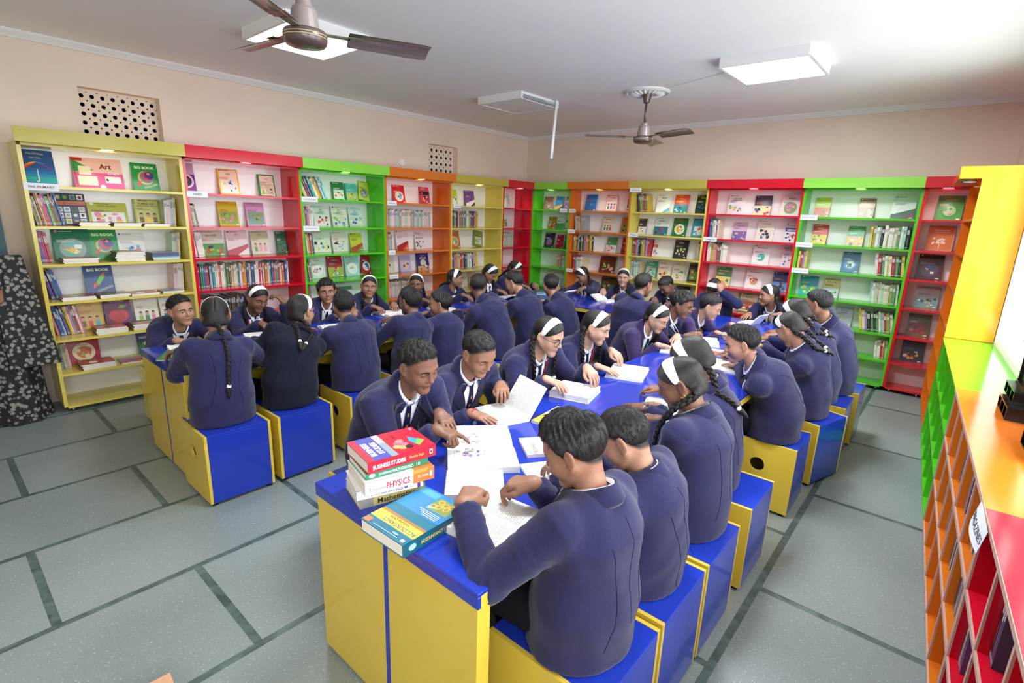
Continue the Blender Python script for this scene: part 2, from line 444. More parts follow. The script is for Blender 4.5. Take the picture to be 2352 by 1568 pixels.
# dim passage beyond the door
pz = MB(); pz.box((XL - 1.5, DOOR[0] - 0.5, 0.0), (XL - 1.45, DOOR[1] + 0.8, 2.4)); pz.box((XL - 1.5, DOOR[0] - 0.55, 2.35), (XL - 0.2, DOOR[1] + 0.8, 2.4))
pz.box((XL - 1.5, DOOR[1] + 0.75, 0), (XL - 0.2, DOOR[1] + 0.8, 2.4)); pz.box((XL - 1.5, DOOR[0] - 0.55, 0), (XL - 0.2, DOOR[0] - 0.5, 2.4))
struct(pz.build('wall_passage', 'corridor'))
# cornice: stepped crown moulding
prof = [(0, 0), (0.012, 0), (0.018, -0.0), (0.03, 0.016), (0.045, 0.03), (0.05, 0.036), (0.058, 0.036), (0.058, 0.043), (0.066, 0.043), (0.066, 0.052), (0, 0.052)]
def cornice(name, a, b, nrm):
    mb = MB(); n = len(prof); a, b, nrm = Vector(a), Vector(b), Vector(nrm)
    for p in (a, b):
        for (o, z) in prof: mb.v.append(tuple(p + nrm * o + Vector((0, 0, z))))
    for i in range(n):
        j = (i + 1) % n; mb.f.append((i, j, j + n, i + n)); mb.c.append(None)
    return struct(mb.build(name, 'cornice_plaster'))
cornice('trim_1', (XL, YN, ZC - 0.052), (XL, YB, ZC - 0.052), (1, 0, 0))
cornice('trim_2', (XL, YB, ZC - 0.052), (1.0, YB, ZC - 0.052), (0, -1, 0))
# door frame
df = MB(); df.box((XL - 0.14, DOOR[1] - 0.07, 0), (XL + 0.02, DOOR[1], DOOR[3])); df.box((XL - 0.14, DOOR[0], 0), (XL + 0.02, DOOR[0] + 0.07, DOOR[3]))
df.box((XL - 0.14, DOOR[0], DOOR[3] - 0.07), (XL + 0.02, DOOR[1], DOOR[3])); struct(df.build('door_1', 'door_teal'))
# windows: white reveal lining, dark frame with mullions, clear panes; local frame of the window wall
for wi, (a, b) in enumerate(WINS):
    z0, z1 = WZ[0] - 0.03, WZ[1]
    root = struct(empty('window_%d' % (wi + 1))); root.matrix_world = MR
    boxobj('window_sill', (0.302, b, z0), (0.56, a, z0 + 0.03), 'win_white', root)
    boxobj('reveal', (0.296, a - 0.012, z0), (0.56, a, z1), 'win_white', root); boxobj('reveal', (0.296, b, z0), (0.56, b + 0.012, z1), 'win_white', root)
    boxobj('reveal', (0.302, b, z1 - 0.012), (0.56, a, z1), 'win_white', root)
    fx0, fx1 = 0.46, 0.51
    nb = 3; st = (a - b) / nb
    for k in range(nb + 1):
        yy = min(max(b + k * st, b + 0.03), a - 0.03)
        boxobj('mullion', (fx0, yy - 0.025, z0 + 0.03), (fx1, yy + 0.025, z1 - 0.012), 'win_frame', root)
    for zz in (z0 + 0.055, z1 - 0.04, z0 + 0.95): boxobj('frame_rail', (fx0, b + 0.03, zz - 0.025), (fx1, a - 0.03, zz + 0.025), 'win_frame', root)
    for k in range(nb):
        for (za, zb) in ((z0 + 0.08, z0 + 0.925), (z0 + 0.975, z1 - 0.065)):
            boxobj('window_pane', (0.483, b + k * st + 0.05, za), (0.487, b + (k + 1) * st - 0.05, zb), 'clear_film', root)
for wi, (a, b, z0, z1) in enumerate(NEARWIN):
    root = struct(empty('window_%d' % (wi + 3)))
    for xx in (a + 0.03, (a + b) / 2, b - 0.03): boxobj('mullion', (xx - 0.025, YN - 0.12, z0), (xx + 0.025, YN - 0.07, z1), 'win_frame', root)
    for zz in (z0 + 0.025, z1 - 0.025): boxobj('frame_rail', (a, YN - 0.12, zz - 0.025), (b, YN - 0.07, zz + 0.025), 'win_frame', root)
    for (xa, xb) in ((a + 0.055, (a + b) / 2 - 0.025), ((a + b) / 2 + 0.025, b - 0.055)): boxobj('window_pane', (xa, YN - 0.097, z0 + 0.05), (xb, YN - 0.093, z1 - 0.05), 'clear_film', root)
# pierced ventilator blocks above the bookcases
def ventilator(hole, nc, nr, label):
    y0, y1, z0, z1 = hole; cw = 0.0745 if nc < 9 else 0.0745
    root = empty('ventilator', (XL - 0.10, (y0 + y1) / 2, z0)); tag(root, label, 'ventilator')
    mb = MB(); cw = (y1 - y0) / nc; ch = cw * 0.98; zz0 = z1 - z0 - ch * nr - 0.02
    for i in range(nc):
        for j in range(nr):
            cy, cz = -(y1 - y0) / 2 + (i + 0.5) * cw, zz0 + (j + 0.5) * ch
            d = cw * 0.12; hw, hh = cw / 2, ch / 2
            octo = [(hw, -hh + d), (hw, 0), (hw, hh - d), (hw - d / 2, hh - d / 2), (hw - d, hh), (0, hh), (-hw + d, hh), (-hw + d / 2, hh - d / 2), (-hw, hh - d), (-hw, 0), (-hw, -hh + d), (-hw + d / 2, -hh + d / 2), (-hw + d, -hh), (0, -hh), (hw - d, -hh), (hw - d / 2, -hh + d / 2)]
            r = cw * 0.235; vs = []
            for k, (p, q) in enumerate(octo):
                an = math.atan2(q, p); vs.append((0, cy + p, cz + q)); vs.append((0, cy + r * math.cos(an), cz + r * math.sin(an)))
                vs.append((-0.012, cy + r * math.cos(an), cz + r * math.sin(an))); vs.append((-0.012, cy + p, cz + q))
            fs = []
            for k in range(16):
                a, b = 4 * k, 4 * ((k + 1) % 16)
                fs.append((a, b, b + 1, a + 1)); fs.append((a + 1, b + 1, b + 2, a + 2))
                if k % 4 in (2, 3): fs.append((b, a, a + 3, b + 3))
            mb.add(vs, fs)
    if zz0 > 0.01: mb.box((-0.04, -(y1 - y0) / 2, 0), (0, (y1 - y0) / 2, zz0))
    mb.box((-0.04, -(y1 - y0) / 2, z1 - z0 - 0.02), (0, (y1 - y0) / 2, z1 - z0))
    mb.build('pierced_screen', 'wall_paint', root)
    v = MB(); v.box((-0.098, -(y1 - y0) / 2, 0), (-0.094, (y1 - y0) / 2, z1 - z0)); v.build('shade_backing', 'shade_black', root)  # black sheet painted as the shade seen through the piercings
ventilator(VENTS[0], 8, 6, 'large pierced plaster ventilator above the leftmost yellow bookcase')
ventilator(VENTS[1], 6, 5, 'small pierced plaster ventilator above the left-wall orange bookcase')
# round junction box on the wall
rb = MB(); rb.lathe([(0.045, 0), (0.045, 0.012), (0.04, 0.018), (0.0, 0.018)], 24); o = rb.build('junction_box', 'lamp_body', mw=Matrix.Translation((XL, 4.32, 2.29)) @ Matrix.Rotation(math.pi / 2, 4, 'Y'), smooth=False)
tag(o, 'small round white junction box on the wall above the orange bookcase', 'junction box')

# ------------------------------------------------------------------ bookcases
ZS = [1.785, 1.487, 1.20, 0.905, 0.605, 0.325, 0.055]         # shelf surfaces from the top down
ZT = 2.085; ZF = 2.18                                           # underside and top of the fascia
CASES = {}
def bookcase(key, mw, width, mname, fmat, depth, label, name='bookcase', fas=(0.0, 0.0), side=0.024, last_to_floor=False):
    root = empty(name); root.matrix_world = mw; tag(root, label, 'bookcase')
    boxobj('side_panel', (0, 0, 0.05), (side, depth, ZT), mname, root); boxobj('side_panel', (width - side, 0, 0.05), (width, depth, ZT), mname, root)
    boxobj('back_panel', (side, depth - 0.012, 0.05), (width - side, depth, ZT), 'lam_white', root)
    for z in ZS: boxobj('shelf', (side, 0.0, z - 0.02), (width - side, depth - 0.012, z), mname, root)
    boxobj('top_panel', (0, 0, ZT - 0.022), (width, depth, ZT), mname, root)
    boxobj('fascia', (-fas[0], -0.10, ZT - 0.005), (width + fas[1], -0.082, ZF), fmat, root)
    boxobj('canopy', (max(0, -fas[0]), -0.082, ZT + 0.002), (width, 0.0 if fas[0] < 0 else depth, ZT + 0.02), mname, root)
    for (x, y) in ((0.06, 0.04), (width - 0.06, 0.04), (0.06, depth - 0.05), (width - 0.06, depth - 0.05)):
        f = MB(); f.lathe([(0.018, 0), (0.022, 0.006), (0.012, 0.012), (0.012, 0.05)], 12); f.build('foot', 'steel', root, loc=(x, y, 0))
    # recessed downlight under the canopy
    m = MB(); m.lathe([(0.048, 0.004), (0.050, -0.006), (0.042, -0.008), (0.040, -0.004)], 24, cap=False); dl = m.build('downlight_ring', 'lamp_body', root, loc=(width / 2, -0.032, ZT - 0.0))
    m = MB(); m.lathe([(0.041, -0.0045), (0.0, -0.006)], 24, cap=False); m.build('downlight_lens', 'led_spot', dl)
    ld = bpy.data.lights.new('downlight', 'SPOT'); ld.energy = SPOT_W * 3.2; ld.color = (1.0, 0.95, 0.88); ld.spot_size = math.radians(150); ld.spot_blend = 0.8; ld.shadow_soft_size = 0.04
    lo = bpy.data.objects.new('downlight_lamp', ld); COL.objects.link(lo); lo.parent = root; lo.location = (width / 2, -0.032, ZT - 0.02)
    CASES[key] = (mw, width, depth, side)
    return root
def MLeft(y): return Matrix.Translation((LX, y, 0)) @ Matrix.Rotation(math.pi / 2, 4, 'Z')      # u = +y, d = -x
def MBack(x): return Matrix.Translation((x, BY, 0))                                          # u = +x, d = +y
LY = [0.62, 1.675, 2.73, 3.78, 4.83, 5.87]
bookcase('L1', MLeft(LY[0]), LY[1] - LY[0], 'lam_shelf_yellow', 'lam_fyellow', 0.36, 'leftmost yellow bookcase next to the doorway', fas=(0.015, 0.0))
bookcase('L2', MLeft(LY[1]), LY[2] - LY[1], 'lam_red', 'lam_red', 0.36, 'large red bookcase between the leftmost yellow and the green one')
bookcase('L3', MLeft(LY[2]), LY[3] - LY[2], 'lam_green', 'lam_fgreen', 0.36, 'green bookcase on the left wall, next to the red one')
bookcase('L4', MLeft(LY[3]), LY[4] - LY[3], 'lam_orange', 'lam_orange', 0.36, 'orange bookcase on the left wall, below the small ventilator')
bookcase('L5', MLeft(LY[4]), LY[5] - LY[4], 'lam_shelf_yellow', 'lam_fyellow', 0.36, 'yellow bookcase on the left wall near the corner')
bookcase('L6', MLeft(LY[5]), BY - LY[5] - 0.002, 'lam_red', 'lam_red', 0.36, 'narrow red bookcase in the far left corner', fas=(0, -0.085))
RX = [LX + 0.002, -4.55, -3.545, -2.49, -1.435, -0.385, -0.03]
bookcase('R1', MBack(RX[0]), RX[1] - RX[0], 'lam_green', 'lam_fgreen', 0.27, 'green bookcase on the far wall, in the corner', fas=(-0.085, 0))
bookcase('R2', MBack(RX[1]), RX[2] - RX[1], 'lam_orange', 'lam_orange', 0.27, 'orange bookcase on the far wall')
bookcase('R3', MBack(RX[2]), RX[3] - RX[2], 'lam_shelf_yellow', 'lam_fyellow', 0.27, 'yellow bookcase on the far wall')
bookcase('R4', MBack(RX[3]), RX[4] - RX[3], 'lam_red', 'lam_red', 0.27, 'wide red bookcase on the far wall')
bookcase('R5', MBack(RX[4]), RX[5] - RX[4], 'lam_green', 'lam_fgreen', 0.27, 'wide green bookcase on the far wall, at the right')
bookcase('R6', MBack(RX[5]), RX[6] - RX[5], 'lam_red', 'lam_red', 0.27, 'narrow red bookcase at the right end of the far wall', fas=(0, -0.08))

# tall orange bookcase on the window wall: local frame x into the wall, y away from the camera
Y7 = 5.385; Y7b = 6.58
t7 = empty('bookcase'); t7.matrix_world = MR; tag(t7, 'tall orange bookcase beside the window, seen end-on', 'bookcase')
boxobj('end_panel', (0.0, Y7, 0.855), (0.296, Y7 + 0.026, ZF - 0.01), 'lam_amber', t7)
boxobj('end_panel', (0.0, Y7, 0.05), (0.296, Y7 + 0.026, 0.853), 'lam_orange', t7)
boxobj('side_panel', (0.0, Y7b - 0.05, 0.05), (0.296, Y7b - 0.026, ZT), 'lam_orange', t7)
boxobj('back_panel', (0.284, Y7 + 0.026, 0.05), (0.296, Y7b - 0.05, ZT), 'lam_orange', t7)
for z in ZS: boxobj('shelf', (0.0, Y7 + 0.026, z - 0.02), (0.284, Y7b - 0.05, z), 'lam_orange', t7)
boxobj('fascia', (-0.135, Y7, ZT - 0.005), (0.0, Y7 + 0.02, ZF - 0.01), 'lam_amber', t7)
boxobj('fascia', (-0.135, Y7 + 0.02, ZT - 0.005), (-0.117, 6.36, ZF - 0.01), 'lam_orange', t7)
boxobj('canopy', (-0.117, Y7 + 0.02, ZT), (0.284, 6.40, ZT + 0.02), 'lam_orange', t7)
m = MB(); m.lathe([(0.048, 0.004), (0.050, -0.006), (0.042, -0.008), (0.040, -0.004)], 24, cap=False); dl = m.build('downlight_ring', 'lamp_body', t7, loc=(-0.05, Y7 + 0.35, ZT))
m = MB(); m.lathe([(0.041, -0.0045), (0.0, -0.006)], 24, cap=False); m.build('downlight_lens', 'led_spot', dl)

# low pigeon-hole bookcases under the window
LOW = {}
def low_case(key, y1, y0, mname, edge, label):
    root = empty('low_bookcase'); root.matrix_world = MR; tag(root, label, 'bookcase')
    n = 5; h = 0.85; st = (y1 - y0) / n
    boxobj('top_board', (-0.004, y0, h - 0.02), (0.296, y1, h), mname, root)
    boxobj('back_panel', (0.286, y0, 0.03), (0.296, y1, h - 0.02), mname, root)
    rows = [0.03, 0.30, 0.565]
    for k in range(n + 1):
        yy = min(max(y0 + k * st, y0 + 0.008), y1 - 0.008)
        boxobj('upright', (0.006, yy - 0.008, 0.0), (0.286, yy + 0.008, h - 0.02), mname, root)
        boxobj('edge_strip', (0.0, yy - 0.008, 0.0), (0.006, yy + 0.008, h - 0.02), edge, root)
    for z in rows:
        boxobj('shelf', (0.006, y0 + 0.016, z - 0.016), (0.286, y1 - 0.016, z), mname, root)
        boxobj('edge_strip', (-0.0005, y0 + 0.016, z - 0.016), (0.006, y1 - 0.016, z), edge, root)
    boxobj('edge_strip', (-0.006, y0, h - 0.02), (-0.004, y1, h - 0.001), edge, root)
    LOW[key] = (y0, st, rows)
low_case('G', 5.38, 3.69, 'lam_green', 'lam_green', 'low green pigeon-hole bookcase under the window')
low_case('O', 3.688, 2.10, 'lam_orange', 'raw_edge', 'low orange pigeon-hole bookcase beside the aisle')
low_case('R', 2.098, 0.50, 'lam_red', 'raw_edge', 'low red pigeon-hole bookcase nearest the camera')
# ------------------------------------------------------------------ tables (a U of three long tables)
def table(name_label, lo, hi, along, ends, supports):
    """lo/hi: plan rectangle; along: axis of the length; ends: which ends carry a closed end panel"""
    root = empty('reading_table', ((lo[0] + hi[0]) / 2, (lo[1] + hi[1]) / 2, 0)); tag(root, name_label, 'table')
    cx, cy = root.location.x, root.location.y
    def b(n, l, h, m, bev=0.0015): return boxobj(n, (l[0] - cx, l[1] - cy, l[2]), (h[0] - cx, h[1] - cy, h[2]), m, root, bev)
    b('table_top', (lo[0], lo[1], TT - 0.012), (hi[0], hi[1], TT), 'lam_blue')
    t = 0.05
    if along == 'y':
        b('apron', (lo[0], lo[1] + 0.012, TT - t), (lo[0] + 0.018, hi[1], TT - 0.012), 'lam_yellow'); b('apron', (hi[0] - 0.018, lo[1] + 0.012, TT - t), (hi[0], hi[1], TT - 0.012), 'lam_yellow')
        b('end_edge', (lo[0], lo[1], TT - t), (hi[0], lo[1] + 0.012, TT - 0.012), 'lam_blue')
        b('underside', (lo[0] + 0.018, lo[1] + 0.012, TT - t), (hi[0] - 0.018, hi[1], TT - 0.03), 'lam_yellow')
        mid = (lo[0] + hi[0]) / 2
        for k, e in enumerate(ends):
            y0, y1 = (lo[1] + 0.004, lo[1] + 0.054) if k == 0 else (hi[1] - 0.05, hi[1])
            if e:
                b('end_panel', (lo[0] + 0.004, y0, 0.012), (mid - 0.012, y1, TT - t), 'lam_yellow'); b('end_panel', (mid + 0.012, y0, 0.012), (hi[0] - 0.004, y1, TT - t), 'lam_yellow')
                b('stripe', (mid - 0.012, y0 + 0.0, 0.012), (mid + 0.012, y1, TT - t), 'lam_blue')
                for q in (lo[0] + 0.05, hi[0] - 0.05): b('foot', (q - 0.02, y0 + 0.01, 0), (q + 0.02, y1 - 0.01, 0.012), 'black_plastic')
        for s in supports:
            b('leg_panel', (lo[0] + 0.06, s - 0.02, 0.0), (hi[0] - 0.06, s + 0.02, TT - t), 'lam_yellow')
        b('spine_panel', (mid - 0.01, lo[1] + 0.06, 0.30), (mid + 0.01, hi[1] - 0.06, TT - t), 'lam_yellow')
    else:
        b('apron', (lo[0], lo[1], TT - t), (hi[0], lo[1] + 0.018, TT - 0.012), 'lam_yellow'); b('apron', (lo[0], hi[1] - 0.018, TT - t), (hi[0], hi[1], TT - 0.012), 'lam_yellow')
        b('underside', (lo[0], lo[1] + 0.018, TT - t), (hi[0], hi[1] - 0.018, TT - 0.03), 'lam_yellow')
        mid = (lo[1] + hi[1]) / 2
        for s in supports: b('leg_panel', (s - 0.02, lo[1] + 0.03, 0.0), (s + 0.02, hi[1] - 0.03, TT - t), 'lam_yellow')
        b('spine_panel', (lo[0] + 0.06, mid - 0.01, 0.06), (hi[0] - 0.06, mid + 0.01, TT - t), 'lam_blue')
    return root
TA = (-4.12, -3.33, 0.925); TB = (-1.64, -0.80, 0.838); TCY = (4.78, 5.58)
table('long blue-topped table on the left, before the bookcases', (TA[0], TA[2]), (TA[1], TCY[0] - 0.004), 'y', (1, 0), (2.2, 3.5, 4.7))
table('long blue-topped table in front, with the stack of textbooks', (TB[0], TB[2]), (TB[1], TCY[0] - 0.004), 'y', (1, 0), (2.15, 3.45, 4.7))
table('blue-topped table across the far end, joining the two long ones', (TA[0], TCY[0]), (TB[1], TCY[1]), 'x', (0, 0), (-4.05, -2.62, -0.86))

# ------------------------------------------------------------------ cube stools: blue with yellow ends and a round hand hole
def stool_proto():
    root = empty('cube_stool', (0, 0, 0)); w, d, h, t = 0.40, 0.37, SEAT, 0.016   # w along x, d along y (yellow ends face +-y)
    boxobj('seat', (-w / 2, -d / 2 + t, h - t), (w / 2, d / 2 - t, h), 'lam_blue', root, 0.0015)
    for s in (-1, 1): boxobj('side_panel', (s * w / 2 - (t if s > 0 else 0), -d / 2 + t, 0.02), (s * w / 2 + (t if s < 0 else 0), d / 2 - t, h - t), 'lam_blue', root, 0.0015)
    for s in (-1, 1):
        mb = MB(); r = 0.042; cz = h * 0.66; n = 24; hw = w / 2 - 0.0005
        ring = [(r * math.cos(2 * math.pi * k / n), cz + r * math.sin(2 * math.pi * k / n)) for k in range(n)]
        outer = []
        for k in range(n):
            a = 2 * math.pi * k / n; c, q = math.cos(a), math.sin(a)
            tt = min(hw / abs(c) if abs(c) > 1e-6 else 9, ((h - cz) if q > 0 else (cz - 0.02)) / abs(q) if abs(q) > 1e-6 else 9)
            outer.append((c * tt, cz + q * tt))
        # snap the nearest rays to the corners
        for (px, pz) in ((hw, h), (-hw, h), (hw, 0.02), (-hw, 0.02)):
            k = min(range(n), key=lambda i: (outer[i][0] - px) ** 2 + (outer[i][1] - pz) ** 2); outer[k] = (px, pz)
        y0, y1 = (s * d / 2, s * (d / 2 - t))
        vs = [(x, y0, z) for x, z in ring] + [(x, y0, z) for x, z in outer] + [(x, y1, z) for x, z in ring] + [(x, y1, z) for x, z in outer]
        fs = []
        for k in range(n):
            j = (k + 1) % n
            q = [(k, j, n + j, n + k), (2 * n + j, 2 * n + k, 3 * n + k, 3 * n + j), (j, k, 2 * n + k, 2 * n + j), (n + k, n + j, 3 * n + j, 3 * n + k)]
            fs += [f[::-1] if s > 0 else f for f in q]
        mb.add(vs, [f[::-1] for f in fs]); mb.build('end_panel', 'lam_yellow', root)
    for (x, y) in ((-1, -1), (1, -1), (-1, 1), (1, 1)): boxobj('foot', (x * (w / 2 - 0.03) - 0.015, y * (d / 2 - 0.03) - 0.015, 0), (x * (w / 2 - 0.03) + 0.015, y * (d / 2 - 0.03) + 0.015, 0.02), 'black_plastic', root)
    return root
STOOLS = []
_sp = stool_proto(); _first = [True]
def stool(x, y, rz, label, group=None):
    o = _sp if _first[0] else copy_tree(_sp); _first[0] = False
    o.location = (x, y, 0); o.rotation_euler = (0, 0, math.radians(rz)); tag(o, label, 'stool', group)
    STOOLS.append((x, y)); return o

# ------------------------------------------------------------------ ceiling lights
def panel_light(x, y, lit, label, broken=False):
    root = empty('ceiling_light', (x, y, ZC - 0.072)); tag(root, label, 'ceiling light')
    h = 0.305
    for s in (-1, 1):
        if not (broken and s == 1): boxobj('frame_side', (s * h - 0.012, -h, 0.0), (s * h + 0.012, h, 0.072), 'lamp_body', root)
        boxobj('frame_side', (-h, s * h - 0.012, 0.0), (h, s * h + 0.012, 0.072), 'lamp_body', root)
    boxobj('housing', (-h + 0.012, -h + 0.012, 0.05), (h - 0.012, h - 0.012, 0.071), 'lamp_body', root)
    boxobj('diffuser', (-h + 0.02, -h + 0.02, 0.004), (h - 0.02, h - 0.02, 0.010), {3: 'led_panel_bright', 2: 'led_panel', 1: 'led_panel_dim', 0: 'lamp_body'}[int(lit)], root)
    if broken:
        mb = MB(); mb.tube([(h - 0.02, 0.10, 0.045), (h + 0.01, 0.16, 0.03), (h, 0.24, 0.04), (h - 0.01, 0.28, 0.03)], 0.003, 6); mb.build('loose_wire', 'lamp_body', root)
        a = MB(); L = 0.58; a.box((-0.03, -0.006, -L), (0.03, 0.006, 0.02)); a.box((0.024, -0.02, -L), (0.03, 0.0, 0.02))
        a.build('hanging_strip', 'lamp_body', root, mw=Matrix.Translation((h - 0.0, h - 0.03, 0.05)) @ Matrix.Rotation(math.radians(-5), 4, 'X') @ Matrix.Rotation(math.radians(-28), 4, 'Z'))
    return root
panel_light(-3.80, 2.09, True, 'bright square ceiling light behind the near fan')
panel_light(-1.345, 4.57, 2, 'bright square ceiling light at the upper right')
panel_light(-3.92, 4.57, False, 'unlit square ceiling light with a frame strip hanging loose', broken=True)
panel_light(-1.35, 1.9, 3, 'square ceiling light over the front table')
mb = MB(); mb.tube([(-2.45, 4.93, ZC - 0.004), (-2.1, 4.80, ZC - 0.004), (-1.66, 4.62, ZC - 0.004)], 0.004, 6); tag(mb.build('surface_wire', 'lamp_body'), 'thin wire along the ceiling from the fan rose to the light', 'wire')

# ------------------------------------------------------------------ ceiling fans
def fan(x, y, zh, ang, rose, label):
    root = empty('ceiling_fan', (x, y, zh)); tag(root, label, 'ceiling fan')
    m = MB(); m.lathe([(0.0, -0.052), (0.05, -0.05), (0.085, -0.042), (0.094, -0.03), (0.097, -0.012), (0.097, 0.008), (0.092, 0.016), (0.06, 0.022)], 40, cap=False); m.build('motor_cover', 'fan_brown', root, smooth=True)
    m = MB(); m.lathe([(0.0985, -0.016), (0.0995, -0.014), (0.0985, -0.012)], 40, cap=False); m.lathe([(0.0985, -0.005), (0.0995, -0.003), (0.0985, -0.001)], 40, cap=False); m.build('gold_line', 'fan_gold', root)
    m = MB(); m.lathe([(0.064, 0.014), (0.062, 0.03), (0.056, 0.10), (0.050, 0.112), (0.036, 0.115), (0.034, 0.14), (0.02, 0.146)], 32); m.build('canopy_lower', 'fan_grey', root, smooth=False)
    m = MB(); m.lathe([(0.0115, 0.14), (0.0115, ZC - zh - 0.09)], 16); m.build('down_rod', 'fan_brown', root, smooth=True)
    m = MB(); zt = ZC - zh; m.lathe([(0.016, zt - 0.11), (0.03, zt - 0.10), (0.035, zt - 0.08), (0.05, zt - 0.03), (0.052, zt - 0.02)], 24); m.build('canopy_upper', 'fan_brown', root, smooth=False)
    for k in range(3):
        a = math.radians(ang + 120 * k)
        arm = MB(); arm.bbox((0.06, -0.022, 0.012), (0.20, 0.022, 0.017), 0.002); arm.bbox((0.19, -0.04, 0.012), (0.25, 0.04, 0.017), 0.002)
        bl = MB(); n = 12
        def P(i, j):
            u = i / (n - 1); v = (j / 5 - 0.5); r = 0.19 + 0.39 * u
            w = 0.120 + 0.012 * u
            if u > 0.93: w *= 0.9
            return (r, v * w, 0.020 - v * w * 0.24 - 0.010 * (2 * v) ** 2)
        bl.grid(P, n, 6); bl.grid(lambda i, j: tuple(np.array(P(n - 1 - i, j)) + np.array((0, 0, -0.003))), n, 6)
        R = Matrix.Rotation(a, 4, 'Z')
        b = bl.build('blade', 'fan_blade', root, mw=R); arm.build('blade_arm', 'fan_blade', b)
    if rose:
        m = MB(); m.lathe([(0.215, zt), (0.215, zt - 0.012), (0.20, zt - 0.024), (0.185, zt - 0.016), (0.16, zt - 0.018), (0.09, zt - 0.034), (0.05, zt - 0.030)], 40, cap=False); rs = m.build('ceiling_rose', 'cornice_plaster', root, smooth=False)
        for k in range(20):
            a = 2 * math.pi * k / 20; mm = MB()
            mm.tube([(0.075 * math.cos(a), 0.075 * math.sin(a), zt - 0.033), (0.12 * math.cos(a), 0.12 * math.sin(a), zt - 0.034), (0.165 * math.cos(a), 0.165 * math.sin(a), zt - 0.022)], [0.006, 0.013, 0.006], 6); mm.build('petal', 'cornice_plaster', rs, smooth=True)
    return root
fan(-2.455, 1.345, 2.46, 66, True, 'dark brown ceiling fan in the foreground, in front of a lit panel')
fan(-2.60, 4.95, 2.47, -18, True, 'small-looking brown ceiling fan hanging from a plaster rose')
# ------------------------------------------------------------------ books
class Cover:
    """flat print of a cover: polygons in cover fractions, drawn just proud of the board"""
    def __init__(s, mb, w, h, place, z=0.0006): s.mb, s.w, s.h, s.place, s.z = mb, w, h, place, z
    def poly(s, pts, col):
        s.z += 0.00005; o = len(s.mb.v)
        for (a, b) in pts: s.mb.v.append(tuple(s.place(a * s.w, b * s.h, s.z)))
        s.mb.f.append(tuple(range(o, o + len(pts)))); s.mb.c.append(s2l(col) if isinstance(col, str) else col)
    def rect(s, x0, y0, x1, y1, col): s.poly([(x0, y0), (x1, y0), (x1, y1), (x0, y1)], col)
    def disc(s, cx, cy, r, col, ry=None, n=14, a0=0, a1=360):
        k = s.w / s.h; ry = r * k if ry is None else ry
        s.poly([(cx + r * math.cos(math.radians(a0 + (a1 - a0) * i / n)), cy + ry * math.sin(math.radians(a0 + (a1 - a0) * i / n))) for i in range(n if a1 - a0 >= 360 else n + 1)], col)
    def text(s, txt, cx, cy, size, col, maxw=0.88, bold=0.015, rot=0.0):
        vs, fs, w = text_faces(txt, bold); sz = size * s.h
        sx = min(sz, maxw * s.w / max(w, 0.01)); s.z += 0.00005; o = len(s.mb.v); c, q = math.cos(rot), math.sin(rot)
        for v in vs:
            x, y = v[0] * sx, (v[1] - 0.35) * min(sz, sx * 1.4); x, y = x * c - y * q, x * q + y * c
            s.mb.v.append(tuple(s.place(cx * s.w + x, cy * s.h + y, s.z)))
        cc = s2l(col) if isinstance(col, str) else col
        for f in fs: s.mb.f.append(tuple(i + o for i in f)); s.mb.c.append(cc)
W2_ = '#ece8de'
BLOB = ['#d94a3a', '#f2c53d', '#3c8f4a', '#3a6fc4', '#f4efe2', '#7a4a2c', '#e88bb0', '#2d2d38', '#57b8c8', '#9ac84a']
